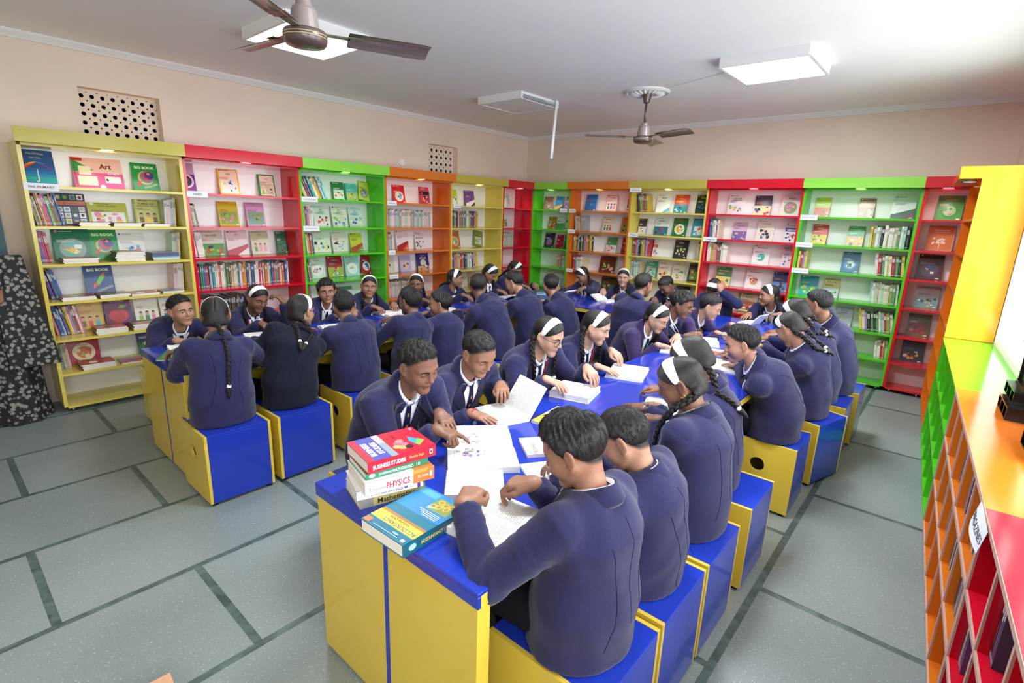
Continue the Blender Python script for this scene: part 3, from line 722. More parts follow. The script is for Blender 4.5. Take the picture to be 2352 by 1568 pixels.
def art(cv, style, title, tcol, bg, a1, a2, rg):
    def blobs(x0, y0, x1, y1, n, pal):
        for _ in range(n):
            cx, cy = rg.uniform(x0, x1), rg.uniform(y0, y1); r = rg.uniform(0.03, 0.10)
            if rg.random() < 0.6: cv.disc(cx, cy, r, rg.choice(pal), n=10)
            else: cv.rect(cx - r, cy - r * 0.7, cx + r, cy + r * 0.6, rg.choice(pal))
    pal = [a1, a2] + rg.sample(BLOB, 3)
    lines = [t for t in title.split('|') if t]
    def put(y, size, gap=0.085):
        for i, t in enumerate(lines): cv.text(t, 0.5, y - i * gap * (size / 0.09), size, tcol)
    if style == 'pic':
        cv.rect(0.08, 0.07, 0.92, 0.58, a1); blobs(0.18, 0.13, 0.82, 0.52, 16, pal); put(0.84, 0.10)
    elif style == 'band':
        cv.rect(0, 0.55, 1, 0.74, a1); blobs(0.12, 0.10, 0.88, 0.46, 14, pal); put(0.645 if len(lines) == 1 else 0.69, 0.085)
        cv.rect(0.1, 0.86, 0.6, 0.885, a2)
    elif style == 'circ':
        cv.disc(0.5, 0.38, 0.36, a1, n=22); cv.disc(0.5, 0.38, 0.24, a2, n=18); blobs(0.30, 0.26, 0.70, 0.50, 10, pal); put(0.85, 0.095)
    elif style == 'split':
        cv.rect(0, 0, 1, 0.48, a1); blobs(0.12, 0.08, 0.88, 0.44, 13, [a2] + pal); put(0.80, 0.10)
    elif style == 'frame':
        cv.rect(0.07, 0.05, 0.93, 0.95, a1); cv.rect(0.14, 0.10, 0.86, 0.58, a2); blobs(0.20, 0.15, 0.80, 0.54, 12, pal); put(0.80, 0.09)
    elif style == 'grid':
        for i in range(4):
            for j in range(5):
                if j != 3: cv.rect(0.06 + i * 0.23, 0.04 + j * 0.19, 0.25 + i * 0.23, 0.20 + j * 0.19, rg.choice(['#e8ddb0', '#f2f0ea', '#4a7a6a', '#d8c8dc', '#9ab05a'])); cv.disc(0.155 + i * 0.23, 0.12 + j * 0.19, 0.06, rg.choice(BLOB), n=8)
        cv.rect(0, 0.63, 1, 0.76, a1); put(0.69, 0.07)
    elif style == 'diag':
        cv.poly([(0, 0), (1, 0), (1, 0.45), (0, 0.18)], a1); cv.poly([(0.45, 0.0), (1, 0.0), (1, 0.30)], a2); put(0.82, 0.085)
    elif style == 'people':
        cv.rect(0.06, 0.05, 0.94, 0.95, a1); put(0.83, 0.085)
        for k in range(3):
            x = 0.24 + 0.26 * k; cv.rect(x - 0.08, 0.12, x + 0.08, 0.32, rg.choice(BLOB)); cv.disc(x, 0.39, 0.075, '#d8a07a'); cv.disc(x, 0.42, 0.075, '#1c1614', a0=0, a1=180, n=8)
    elif style == 'umbrella':
        for k in range(6): cv.rect(0, k / 12, 1, (k + 1) / 12, ['#2fb59a', '#3aa8d0', '#2fb59a', '#2f8fd0', '#2a7cc0', '#2a6cb4'][k])
        cv.text('Pre-Writing', 0.5, 0.90, 0.075, '#c9c48a'); cv.text('Little Ones', 0.5, 0.79, 0.055, '#c9c48a')
        cs = ['#d84a2a', '#f08a2a', '#f4d03a', '#4cb84a', '#3ab0c8', '#4a58b8', '#7a4a9a']
        for k in range(7): cv.poly([(0.5, 0.68)] + [(0.5 + 0.40 * math.cos(math.radians(180 - (k + t / 3) * 180 / 7)), 0.42 + 0.25 * math.sin(math.radians(180 - (k + t / 3) * 180 / 7))) for t in range(4)], cs[k])
        for k in range(7): cv.poly([(0.5, 0.66)] + [(0.5 + 0.40 * math.cos(math.radians(180 - (k + t) * 180 / 7)), 0.42 + 0.25 * math.sin(math.radians(180 - (k + t) * 180 / 7))) for t in range(2)], cs[k])
        cv.rect(0.485, 0.14, 0.515, 0.46, '#f0f0f0'); cv.disc(0.46, 0.14, 0.05, '#f0f0f0', a0=180, a1=360)
    elif style == 'bigbook':
        cv.text('BIG BOOK', 0.5, 0.84, 0.13, '#f4f2dc', bold=0.03); 
        if a1 == 'fish':
            cv.disc(0.5, 0.47, 0.30, '#e8b83a', n=22); cv.disc(0.55, 0.50, 0.27, '#4a8fc8', n=20); cv.disc(0.58, 0.53, 0.23, '#d84a3a', n=20); cv.disc(0.64, 0.56, 0.18, '#4a3a9a', n=18); cv.disc(0.62, 0.62, 0.06, '#e88a3a'); cv.poly([(0.12, 0.28), (0.34, 0.38), (0.24, 0.14)], '#d8402a'); cv.disc(0.5, 0.43, 0.08, '#d8402a')
        else:
            cv.poly([(0.34, 0.34), (0.46, 0.30), (0.72, 0.62), (0.56, 0.66)], '#6ac83a'); cv.poly([(0.56, 0.66), (0.72, 0.62), (0.70, 0.76)], '#e8502a'); cv.poly([(0.30, 0.40), (0.40, 0.30), (0.24, 0.20)], '#e8602a'); cv.poly([(0.34, 0.34), (0.40, 0.30), (0.45, 0.36), (0.38, 0.40)], '#e8502a')
        cv.text('COLOURS', 0.66, 0.19, 0.10, '#d8d0b0', maxw=0.6, rot=0.35, bold=0.02)
    elif style == 'apple':
        cv.text('ALPHABET', 0.5, 0.90, 0.10, '#d8c8d8'); cv.disc(0.40, 0.40, 0.27, '#c82a32', n=20); cv.disc(0.60, 0.40, 0.27, '#c82a32', n=20); cv.disc(0.5, 0.30, 0.22, '#b8242c', n=18); cv.poly([(0.5, 0.64), (0.62, 0.76), (0.86, 0.72), (0.72, 0.62)], '#7ab83a')
    elif style == 'craft':
        cv.rect(0, 0.52, 1, 1, '#f6c8c0'); cv.poly([(0, 0.94), (0.42, 0.60), (0, 0.52)], '#3a9a4a'); cv.rect(0, 0, 1, 0.5, '#e05a9a'); cv.rect(0.08, 0.10, 0.46, 0.40, '#f6eed0'); cv.rect(0.12, 0.44, 0.36, 0.72, '#f6eed0'); cv.rect(0.62, 0.20, 0.94, 0.42, '#f4f0f0')
        cv.text('Art', 0.66, 0.74, 0.22, '#7a3a1a', bold=0.04); cv.text('craft', 0.80, 0.55, 0.17, '#e8e2ea', maxw=0.5, bold=0.03); cv.disc(0.66, 0.30, 0.03, '#2a2a2a'); cv.disc(0.55, 0.06, 0.06, '#f0f0f0'); cv.rect(0, 0.88, 0.22, 0.98, '#c83030')
        for k in range(14): cv.disc(0.045, 0.06 + k * 0.065, 0.012, '#5a2a5a', n=6)
    elif style == 'lotus':
        cv.rect(0, 0.62, 1, 1, '#c8a8c4'); cv.disc(0.5, 0.40, 0.42, '#ece4ee', n=24); cv.disc(0.5, 0.40, 0.31, '#3a2a40', n=22)
        for k in range(9): a = math.radians(20 + 140 * k / 8); cv.poly([(0.47, 0.36), (0.5 + 0.28 * math.cos(a), 0.36 + 0.22 * math.sin(a)), (0.53, 0.36)], '#c8a0e0')
    elif style == 'atlas':
        cv.text('SCHOOL', 0.5, 0.86, 0.09, '#d8d0e8'); cv.text('ATLAS', 0.5, 0.72, 0.17, '#f0eef4', bold=0.04); cv.disc(0.5, 0.44, 0.24, '#c8d8c0', n=20); cv.rect(0, 0, 1, 0.26, '#d8b07a'); blobs(0.15, 0.08, 0.85, 0.26, 8, BLOB)
    elif style == 'tree':
        cv.rect(0.06, 0.05, 0.94, 0.95, '#e07a30'); cv.rect(0.2, 0.80, 0.8, 0.83, '#f2d8c0'); cv.rect(0.3, 0.72, 0.8, 0.75, '#f2d8c0'); cv.rect(0.485, 0.08, 0.515, 0.28, '#f4e8dc'); 
        for _ in range(16): cv.disc(0.5 + rg.uniform(-0.26, 0.26), 0.38 + rg.uniform(-0.10, 0.12), 0.05, '#f4e0cc', n=7)
    else:
        blobs(0.15, 0.1, 0.85, 0.5, 5, pal); put(0.80, 0.10)
    if style in ('pic', 'band', 'circ', 'split', 'frame', 'diag', 'people', 'plain'):
        for k in range(3): cv.rect(0.10, 0.655 - 0.03 * k, 0.10 + rg.uniform(0.2, 0.55), 0.668 - 0.03 * k, tcol)
        cv.rect(0.80, 0.03, 0.94, 0.075, W2_); cv.disc(0.12, 0.94, 0.045, rg.choice(BLOB)); cv.rect(0.2, 0.93, 0.55, 0.948, tcol)
_pc = s2l('#ebe6d8')
def make_book(name, w, h, t, bg, style, title, tcol, a1, a2, seed, spine=None, material='print'):
    """book standing upright: cover faces -y, spine on -x, z up; root mesh is the cover, child is the page block"""
    mb = MB(); b = s2l(bg); c = 0.0025
    mb.box((-w / 2, 0, 0), (w / 2, c, h), b); mb.box((-w / 2, t - c, 0), (w / 2, t, h), b); mb.box((-w / 2, c, 0), (-w / 2 + c, t - c, h), s2l(spine or bg))
    cv = Cover(mb, w, h, lambda x, y, z: (-w / 2 + x, -z, y))
    rg = random.Random(seed); art(cv, style, title, tcol, bg, a1, a2, rg)
    o = mb.build(name, material)
    pg = MB(); pg.box((-w / 2 + c, c, 0.003), (w / 2 - 0.004, t - c, h - 0.003), _pc); pg.build('pages', 'paper', o)
    return o
CASE_NAME = {'L1': 'leftmost yellow bookcase', 'L2': 'left-wall red bookcase', 'L3': 'left-wall green bookcase', 'L4': 'left-wall orange bookcase', 'L5': 'yellow bookcase by the corner', 'L6': 'red corner bookcase', 'R1': 'green corner bookcase',
             'R2': 'far-wall orange bookcase', 'R3': 'far-wall yellow bookcase', 'R4': 'far-wall red bookcase', 'R5': 'far-wall green bookcase', 'R6': 'rightmost red bookcase'}
ROWN = ['top', 'second', 'third', 'fourth', 'fifth', 'sixth', 'lowest']
def face(case, row, uc, w, h, bg, style, title, tcol, a1, a2, desc, roll=0.0, lean=12, d0=None, t=None):
    mw, width, depth, side = CASES[case]; inn = width - 2 * side; seed = hash((case, row, int(uc * 100))) & 0xffff
    seed = int(uc * 1000) + row * 7 + sum(map(ord, case)) * 13
    t = t or 0.010 + (seed % 7) * 0.0025; u = side + uc * inn; u = min(max(u, side + w / 2 + 0.002), width - side - w / 2 - 0.002)
    a = math.radians(lean); d = depth - 0.014 - t * math.cos(a) - h * math.sin(a) if d0 is None else d0
    o = make_book('book', w, h, t, bg, style, title, tcol, a1, a2, seed)
    o.matrix_world = mw @ Matrix.Translation((u, d, ZS[row] + 0.001 + abs(math.sin(math.radians(roll))) * w / 2)) @ Matrix.Rotation(math.radians(roll), 4, 'Y') @ Matrix.Rotation(-a, 4, 'X')
    tag(o, '%s, %s shelf of %s' % (desc, ROWN[row], CASE_NAME[case]), 'book', 'books shown face-out')
    return o
W_, K_ = '#f2f0ea', '#1d1d22'
FACES = [
 ('L1', 0, .10, .215, .275, '#2a5a9a', 'umbrella', '', W_, '', '', 'blue umbrella picture book'),
 ('L1', 0, .49, .335, .250, '#e05a9a', 'craft', '', W_, '', '', 'wide pink art-and-craft book'),
 ('L1', 0, .82, .195, .240, '#1f9a4a', 'bigbook', '', W_, 'fish', '', 'green big book with a colourful fish'),
 ('L1', 1, .27, .205, .255, '#4a3a7a', 'grid', 'My pictures', '#8a4a2a', '#c8784a', '#e8ddb0', 'purple picture dictionary'),
 ('L1', 1, .515, .275, .190, '#b4b83a', 'pic', 'STICK and PLAY', '#6a3a1a', '#eef0ea', '#e8c83a', 'lime stick-and-play book'),
 ('L1', 1, .80, .195, .230, '#a8b04a', 'people', 'NUMBER AND|LANGUAGE SKILLS', '#5a3a2a', '#c8cc7a', '#e8e4c0', 'olive number skills book'),
 ('L1', 2, .245, .240, .255, '#1f7a5a', 'circ', '', W_, '#8aa8a0', '#58c0b0', 'dark green book with an oval photo'),
 ('L1', 2, .455, .195, .250, '#1f9a4a', 'bigbook', '', W_, 'fish', '', 'second green fish big book'),
 ('L1', 2, .65, .200, .225, '#e6e8e6', 'frame', '', '#8a8a8a', '#eceeec', '#e2e4e2', 'plain white workbook'),
 ('L1', 3, .385, .200, .250, '#2a4f8a', 'bigbook', '', W_, 'rocket', '', 'blue big book with a crayon rocket'),
 ('L1', 4, .28, .190, .250, '#c8a03a', 'people', 'ONE', '#c83a2a', '#d8b85a', '#7a5a9a', 'golden counting book'),
 ('L1', 4, .48, .195, .255, '#6a2458', 'apple', '', W_, '', '', 'plum alphabet book with a red apple'),
 ('L1', 4, .69, .185, .250, '#e8e4d4', 'people', '', '#c86a2a', '#eef0e4', '#e8c84a', 'cream book with two playing children'),
 ('L1', 4, .88, .170, .250, '#e8e4d4', 'people', '', '#c86a2a', '#eef0e4', '#b8d07a', 'cream children book beside the playing-children one'),
 ('L1', 5, .20, .215, .255, '#a82a34', 'circ', 'my alphabet', '#3a8a4a', '#e8e0b0', '#d86a3a', 'crimson alphabet book with round pictures'),
 ('L1', 5, .68, .190, .240, '#2a4a8a', 'split', '', W_, '#3a7a4a', '#e8e4d0', 'navy book with a green tree'),
 ('L2', 0, .075, .160, .275, '#8a2a9a', 'lotus', '', W_, '', '', 'purple book with a lotus'),
 ('L2', 0, .46, .185, .250, '#f0c83a', 'frame', 'सरल', '#c8202a', '#f4e8d0', '#e8ecdc', 'yellow story book with a red title'),
 ('L2', 0, .83, .165, .225, '#2a9a5a', 'frame', 'सरल', '#c8402a', '#ece4cc', '#d8c8a8', 'green-bordered story book'),
 ('L2', 1, .43, .185, .240, '#d8c02a', 'pic', '', '#c8502a', '#8ab04a', '#d8a05a', 'mustard book with a peacock scene'),
 ('L2', 1, .69, .185, .240, '#d8a0c8', 'pic', '', '#7a3a8a', '#78b070', '#6aa8c8', 'pink book with a peacock scene'),
 ('L2', 2, .25, .215, .245, '#d8dcc8', 'split', 'सरल गणित', '#c8402a', '#5aa048', '#d83a3a', 'green grammar book with a red kite'),
 ('L2', 2, .49, .205, .245, '#ece4e0', 'diag', 'हिंदी', '#c83a3a', '#b8404a', '#f0ece8', 'white book with a red river'),
 ('L2', 2, .715, .185, .240, '#c8ccb0', 'people', 'सलोने', '#3a8a7a', '#d0d0a8', '#d8b8d0', 'khaki book with playing boys'),
 ('L2', 2, .94, .110, .235, '#3a7a5a', 'pic', '', W_, '#5a9a6a', '#c87a8a', 'narrow dark green book'),
 ('L3', 0, .60, .150, .205, '#3a7a4a', 'pic', '', W_, '#d8e0d0', '#8a6a4a', 'green and white book'),
 ('L3', 0, .77, .150, .200, '#5ab8b0', 'split', '', W_, '#a8c87a', '#e8e8d0', 'teal meadow book'),
 ('L3', 0, .93, .150, .225, '#c8cc5a', 'circ', '', K_, '#8a9a6a', '#c8b8d8', 'tilted yellow-green book', 9),
 ('L3', 1, .37, .195, .235, '#e2e8e0', 'split', 'MY|GREEN|WORLD', '#4a9a4a', '#e8e4d8', '#5a58a8', 'first white green-world book'),
 ('L3', 1, .595, .195, .235, '#e6eadc', 'split', 'MY|GREEN|WORLD', '#6aa84a', '#dce0c0', '#5a58a8', 'middle white green-world book'),
 ('L3', 1, .815, .185, .230, '#d4e8e8', 'split', 'MY|GREEN|WORLD', '#4a9aa0', '#d0dcc0', '#3a7ac0', 'pale blue green-world book'),
 ('L3', 2, .36, .205, .240, '#e2ecd8', 'band', 'Science', '#6a8a6a', '#dce8d0', '#e8d040', 'pale green science book'),
 ('L3', 2, .585, .190, .230, '#e8e0cc', 'pic', '', '#8a4a3a', '#e2e4da', '#5ab0c8', 'cream book with food photos'),
 ('L3', 2, .81, .165, .215, '#c8d03a', 'diag', '', K_, '#b84a3a', '#8a9a4a', 'red and yellow plant book'),
 ('L3', 3, .28, .185, .240, '#d8e8dc', 'circ', 'Science', '#c85a6a', '#f4f4f0', '#f0f0ec', 'white science book with a face'),
 ('L3', 3, .51, .190, .245, '#a82430', 'split', 'Science', '#8ab0d8', '#a8b83a', '#c83a3a', 'crimson science book with a car'),
 ('L3', 3, .735, .190, .235, '#a8dcd0', 'circ', 'Science', '#c85a6a', '#eef4f0', '#e8f0ec', 'mint science book'),
 ('L3', 3, .94, .150, .245, '#a82430', 'circ', '', W_, '#e8ece8', '#3a6ab8', 'tilted red book with a blue globe', 10),
 ('L3', 4, .12, .160, .235, '#d07a8a', 'pic', '', W_, '#c86a7a', '#e8d0d0', 'rose book'),
 ('L3', 4, .62, .210, .240, '#e4e0e4', 'band', '', '#8a6a9a', '#58a07a', '#d8b8d0', 'pale rainbow book'),
 ('L4', 0, .41, .180, .225, '#d82a3a', 'circ', '', W_, '#f0e8c8', '#8ac0d0', 'red and yellow reader', 0),
 ('L4', 0, .83, .165, .225, '#d84a5a', 'band', '', W_, '#2a2a38', '#e8d0d0', 'red box set'),
 ('L4', 2, .44, .185, .245, '#e8e2e2', 'diag', '', '#b8303a', '#a8242c', '#d86a3a', 'white and red grammar book'),
 ('L4', 2, .745, .165, .225, '#ece8e2', 'band', 'MY GRAMMAR', '#2a2a5a', '#e8e0e0', '#4a3a8a', 'white grammar book with a pencil'),
 ('L4', 3, .21, .190, .225, '#c8dcc0', 'circ', '', '#c87a6a', '#d0dcc8', '#e8d89a', 'pale green moon book'),
 ('L4', 3, .49, .175, .220, '#b8b8dc', 'circ', '', '#c8a08a', '#c4c0d8', '#e8cc8a', 'lilac moon book'),
 ('L4', 3, .79, .205, .235, '#3a2a7a', 'atlas', '', W_, '', '', 'purple school atlas'),
 ('L4', 4, .68, .180, .225, '#b8c8c8', 'split', '', '#8a3a4a', '#5ab0b0', '#d86a7a', 'grey and teal book'),
 ('L5', 0, .28, .185, .225, '#b8cc2a', 'frame', '', '#c85a2a', '#c4d44a', '#e8f0e8', 'lime book with a white diamond'),
 ('L5', 0, .63, .185, .225, '#7a4a98', 'diag', '', '#e8d040', '#e8e0e8', '#3a3a3a', 'violet book with a photo'),
 ('L5', 2, .33, .185, .240, '#c8784a', 'circ', '', W_, '#e8c84a', '#58a0c8', 'orange book with a yellow face'),
 ('L5', 2, .80, .180, .225, '#8a9a4a', 'frame', '', K_, '#8aa04a', '#c8d8d8', 'tilted green book with a diamond', 10),
 ('L5', 3, .74, .145, .225, '#e8c87a', 'plain', '', K_, '#e8d8a8', '#d8b85a', 'pale yellow book'),
 ('L5', 4, .40, .185, .240, '#e8e4e0', 'band', '', '#c83a3a', '#d84a4a', '#c8d0c8', 'white book with a red stripe'),
 ('L5', 4, .72, .165, .220, '#d8c4b0', 'pic', '', K_, '#c8b8b0', '#a86a5a', 'beige picture book'),
 ('L6', 0, .62, .160, .220, '#a8dcc0', 'split', '', W_, '#9ad4bc', '#e8e0b0', 'mint book with a cream band'),
 ('L6', 1, .50, .190, .225, '#e2ece4', 'pic', '', '#c84a4a', '#5aa080', '#e8e8e8', 'white book with a green photo'),
 ('L6', 3, .42, .165, .230, '#e8e6e2', 'circ', '', K_, '#e2e2da', '#5a8a6a', 'white book with a green loop'),
 ('R1', 0, .20, .165, .205, '#b06a6a', 'pic', '', W_, '#c89a94', '#a85a5a', 'dusty red book'),
 ('R1', 0, .50, .135, .205, '#3a86c8', 'diag', '', '#e8d83a', '#e8a03a', '#1f5aa0', 'blue wave book', 4),
 ('R1', 0, .78, .125, .205, '#a84ab8', 'plain', '', W_, '#d890d8', '#e8c8e8', 'purple book'),
 ('R1', 1, .32, .150, .195, '#a8843a', 'pic', '', W_, '#a07a34', '#b89a5a', 'ochre book'),
 ('R1', 1, .58, .150, .205, '#e0ece4', 'split', '', '#3a3a3a', '#3ab05a', '#8a4a3a', 'white and green book'),
 ('R1', 1, .85, .150, .205, '#e8e8e0', 'band', '', W_, '#1d2a3a', '#c8b87a', 'white book with a black band'),
 ('R1', 2, .28, .195, .230, '#3a3040', 'circ', '', W_, '#5a4a68', '#a86ac8', 'dark violet book'),
 ('R1', 2, .58, .130, .205, '#b8203a', 'plain', '', W_, '#b8203a', '#a81a34', 'plain red book'),
 ('R1', 2, .83, .140, .205, '#0f7a3a', 'plain', '', W_, '#0f7a3a', '#0c6a30', 'plain green book'),
 ('R1', 4, .32, .165, .225, '#e4e0d8', 'pic', '', K_, '#e0dcd4', '#b87a8a', 'pale book'),
 ('R1', 4, .62, .165, .225, '#e2e4d8', 'circ', '', '#4a8a5a', '#d0d8c8', '#4a8a5a', 'white book with a green planet'),
 ('R2', 0, .22, .190, .240, '#2f78c8', 'band', 'NEW', '#c8302a', '#3a86d0', '#1f5aa8', 'blue book with a blackboard'),
 ('R2', 0, .58, .185, .235, '#e8a8b0', 'people', 'HAPPINESS', '#c83a4a', '#ecdcd8', '#b8d89a', 'pink happiness book'),
 ('R2', 0, .92, .145, .240, '#e0d4d8', 'grid', '', '#c8502a', '#e8803a', '#5a3a8a', 'orange and violet fruit book'),
 ('R2', 1, .55, .175, .225, '#e2dcb8', 'people', 'HAPPINESS', '#6a4a3a', '#e4dcc0', '#d0d04a', 'cream happiness book'),
 ('R2', 1, .86, .180, .225, '#d8944a', 'frame', '', '#a84a2a', '#c8803a', '#98a848', 'orange jungle book'),
 ('R2', 2, .64, .165, .225, '#4a9a5a', 'split', '', W_, '#e0e0dc', '#c88a5a', 'green and white book'),
 ('R2', 2, .90, .160, .230, '#a82430', 'pic', 'NEW', '#e8c84a', '#98202c', '#58788a', 'dark red book with bottles'),
 ('R2', 3, .60, .270, .240, '#6a3020', 'pic', '', '#c83a3a', '#5a2a1c', '#b8b070', 'wide brown collage book'),
 ('R2', 4, .64, .260, .235, '#4a4428', 'pic', '', '#a8a070', '#524a2c', '#c8c090', 'wide olive collage book'),
 ('R3', 0, .345, .190, .245, '#e4ece8', 'diag', 'Biology', '#3a3a3a', '#e8f0f0', '#58b0d0', 'white physical education book'),
 ('R3', 0, .60, .190, .240, '#e0482a', 'split', 'Physics', '#f4d83a', '#2a8a8a', '#c8e8e0', 'orange and teal physics book'),
 ('R3', 0, .885, .175, .240, '#2a3a2a', 'pic', 'Biology', '#c8d83a', '#24442c', '#8aa890', 'dark green biology book'),
 ('R3', 1, .075, .115, .215, '#3a3440', 'split', '', W_, '#e0dcd8', '#c86a3a', 'charcoal and white book'),
 ('R3', 1, .35, .195, .240, '#dce4de', 'split', 'PHYSICS', '#3a4a4a', '#2a7a88', '#c83a3a', 'white physics book with a red ball'),
 ('R3', 1, .61, .195, .240, '#2a7a3a', 'circ', 'PHYSICS', '#c83a2a', '#e8ecd8', '#d8b83a', 'green physics book with a burst'),
 ('R3', 1, .875, .195, .240, '#2a9ab0', 'frame', 'PHYSICS', '#2a4a5a', '#3aa8bc', '#e2ecec', 'teal and pink physics lab book'),
 ('R3', 2, .30, .070, .215, '#e0dcd4', 'band', '', W_, '#c86a3a', '#b85a3a', 'narrow white book with orange photos'),
 ('R3', 2, .66, .185, .245, '#26282a', 'pic', 'Physics', W_, '#2e3032', '#d8dce0', 'black physics book with a white figure'),
 ('R3', 3, .26, .170, .225, '#4a9a78', 'pic', 'Biology', W_, '#a8c8b8', '#c85a7a', 'green biology book'),
 ('R3', 3, .46, .175, .230, '#e8dccc', 'band', 'BIOLOGY', '#b8302a', '#e8dccc', '#b8302a', 'cream lab manual with a red title'),
 ('R3', 3, .66, .170, .225, '#e0d8c8', 'pic', '', '#8a3a3a', '#ddd0c0', '#5a3a34', 'cream book with a brown photo'),
 ('R3', 3, .875, .165, .240, '#2c2a1c', 'frame', '', '#d8b83a', '#34321f', '#6a8a2a', 'black book with a green leaf'),
 ('R3', 4, .74, .190, .230, '#3a342c', 'pic', '', '#b8a888', '#3a342c', '#8a7a5a', 'dark brown book'),
 ('R4', 0, .25, .195, .245, '#ecebe8', 'split', 'CONCISE|CHEMISTRY', '#3a3a44', '#e4dce0', '#e0a878', 'white concise chemistry book'),
 ('R4', 0, .555, .190, .235, '#3a4450', 'split', '', '#c83a3a', '#d8c89a', '#b04a4a', 'dark chemistry book'),
 ('R4', 0, .86, .195, .245, '#e2e6dc', 'circ', 'Biology', '#5a4a6a', '#8aa86a', '#9a88b0', 'white biology lab book'),
 ('R4', 1, .33, .165, .215, '#d8b8cc', 'split', 'Chemistry', '#3a2a5a', '#8a6ab0', '#c8d060', 'pink and violet chemistry book'),
 ('R4', 1, .625, .190, .245, '#e8e4d4', 'pic', 'Chemistry', '#8a8a8a', '#e0dccb', '#2a3060', 'ivory chemistry book'),
 ('R4', 1, .92, .155, .225, '#e2e6ea', 'band', 'Chemistry', '#d8dce8', '#2a3070', '#4a8a5a', 'white and navy chemistry book'),
 ('R4', 2, .62, .190, .245, '#eceae6', 'circ', 'Mathematics', '#c8402a', '#e2eae4', '#4ab08a', 'white mathematics book with green cubes'),
 ('R4', 2, .93, .145, .235, '#e4dcdc', 'pic', 'Chemistry', '#a85a5a', '#e2dad8', '#2a4a7a', 'white book with molecules'),
 ('R4', 3, .21, .185, .235, '#4a8a4a', 'split', 'Mathematics', '#e8e0a0', '#d8d87a', '#6a6a6a', 'green and yellow book'),
 ('R4', 3, .58, .190, .245, '#ece8e4', 'circ', 'Mathematics', '#c84a3a', '#ece4dc', '#d88a5a', 'white mathematics book with orange cubes'),
 ('R4', 3, .885, .185, .235, '#3a5a98', 'split', '', '#e0b05a', '#6a98c8', '#4a5a6a', 'blue book with a photo'),
 ('R4', 4, .55, .235, .235, '#5aa058', 'frame', 'SCIENCE', '#3a3a3a', '#e4dcb8', '#c87a4a', 'green and cream science book'),
 ('R4', 4, .90, .165, .225, '#6a2430', 'pic', '', W_, '#7a2a3a', '#a85a5a', 'maroon book'),
 ('R5', 0, .135, .150, .215, '#b8c83a', 'split', '', W_, '#e06a3a', '#e8e8d0', 'lime and orange book'),
 ('R5', 0, .55, .145, .210, '#8a6a4a', 'band', '', '#d8b83a', '#b89a6a', '#4a3024', 'brown book with a figure'),
 ('R5', 0, .87, .195, .240, '#e6e8e2', 'diag', '', '#4a5a4a', '#3a5a48', '#7a3a58', 'white book with green and plum arrows'),
 ('R5', 1, .155, .150, .220, '#c83a2a', 'split', 'SIMPLE', '#f0d8c0', '#e0c03a', '#f0ece0', 'red and yellow book'),
 ('R5', 1, .50, .155, .215, '#2a9a4a', 'split', 'ECONOMICS', '#d8e8d0', '#d8b85a', '#e8c88a', 'green and yellow book'),
 ('R5', 2, .50, .165, .225, '#2a7098', 'circ', '', W_, '#4a90b0', '#c8dce0', 'steel blue book with a leaf'),
 ('R5', 3, .13, .180, .220, '#1f8aa0', 'split', '', '#d8c83a', '#2ab0a8', '#d0cc4a', 'turquoise book with yellow dots'),
 ('R5', 3, .36, .155, .215, '#c8b85a', 'split', 'Economics', '#4a4a3a', '#b8c8c4', '#8ab8c0', 'khaki statistics book'),
 ('R5', 4, .53, .165, .215, '#a8a8b8', 'plain', 'Business|Studies', '#5a5a7a', '#a8a8b8', '#9898ac', 'grey-lilac book'),
 ('R5', 5, .60, .130, .205, '#2a2420', 'split', '', '#b89a6a', '#a8844a', '#8a3a2a', 'dark book with a gold base'),
 ('R6', 0, .62, .205, .240, '#4a9a4a', 'circ', 'Computers', '#d8c83a', '#3a8a3a', '#8ac07a', 'green computer book with a snake'),
 ('R6', 1, .55, .215, .250, '#d8a078', 'tree', '', W_, '', '', 'orange book with a white tree'),
 ('R6', 2, .45, .205, .250, '#4a2030', 'circ', '', '#a88a8a', '#5a3a4a', '#3a4a6a', 'dark maroon book'),
 ('R6', 3, .55, .200, .225, '#a8b0ac', 'split', '', '#5a6a6a', '#78a8a0', '#3a4a4a', 'grey book with a printer'),
 ('R6', 4, .50, .190, .230, '#5a6a3a', 'frame', '', '#e0d8d0', '#58683a', '#8a2a34', 'olive book with a red label'),
 ('R6', 5, .50, .195, .220, '#2a3048', 'pic', '', '#5a6a8a', '#2c3450', '#4a4a5a', 'dark navy book'),
]
for fc in FACES: face(*fc)

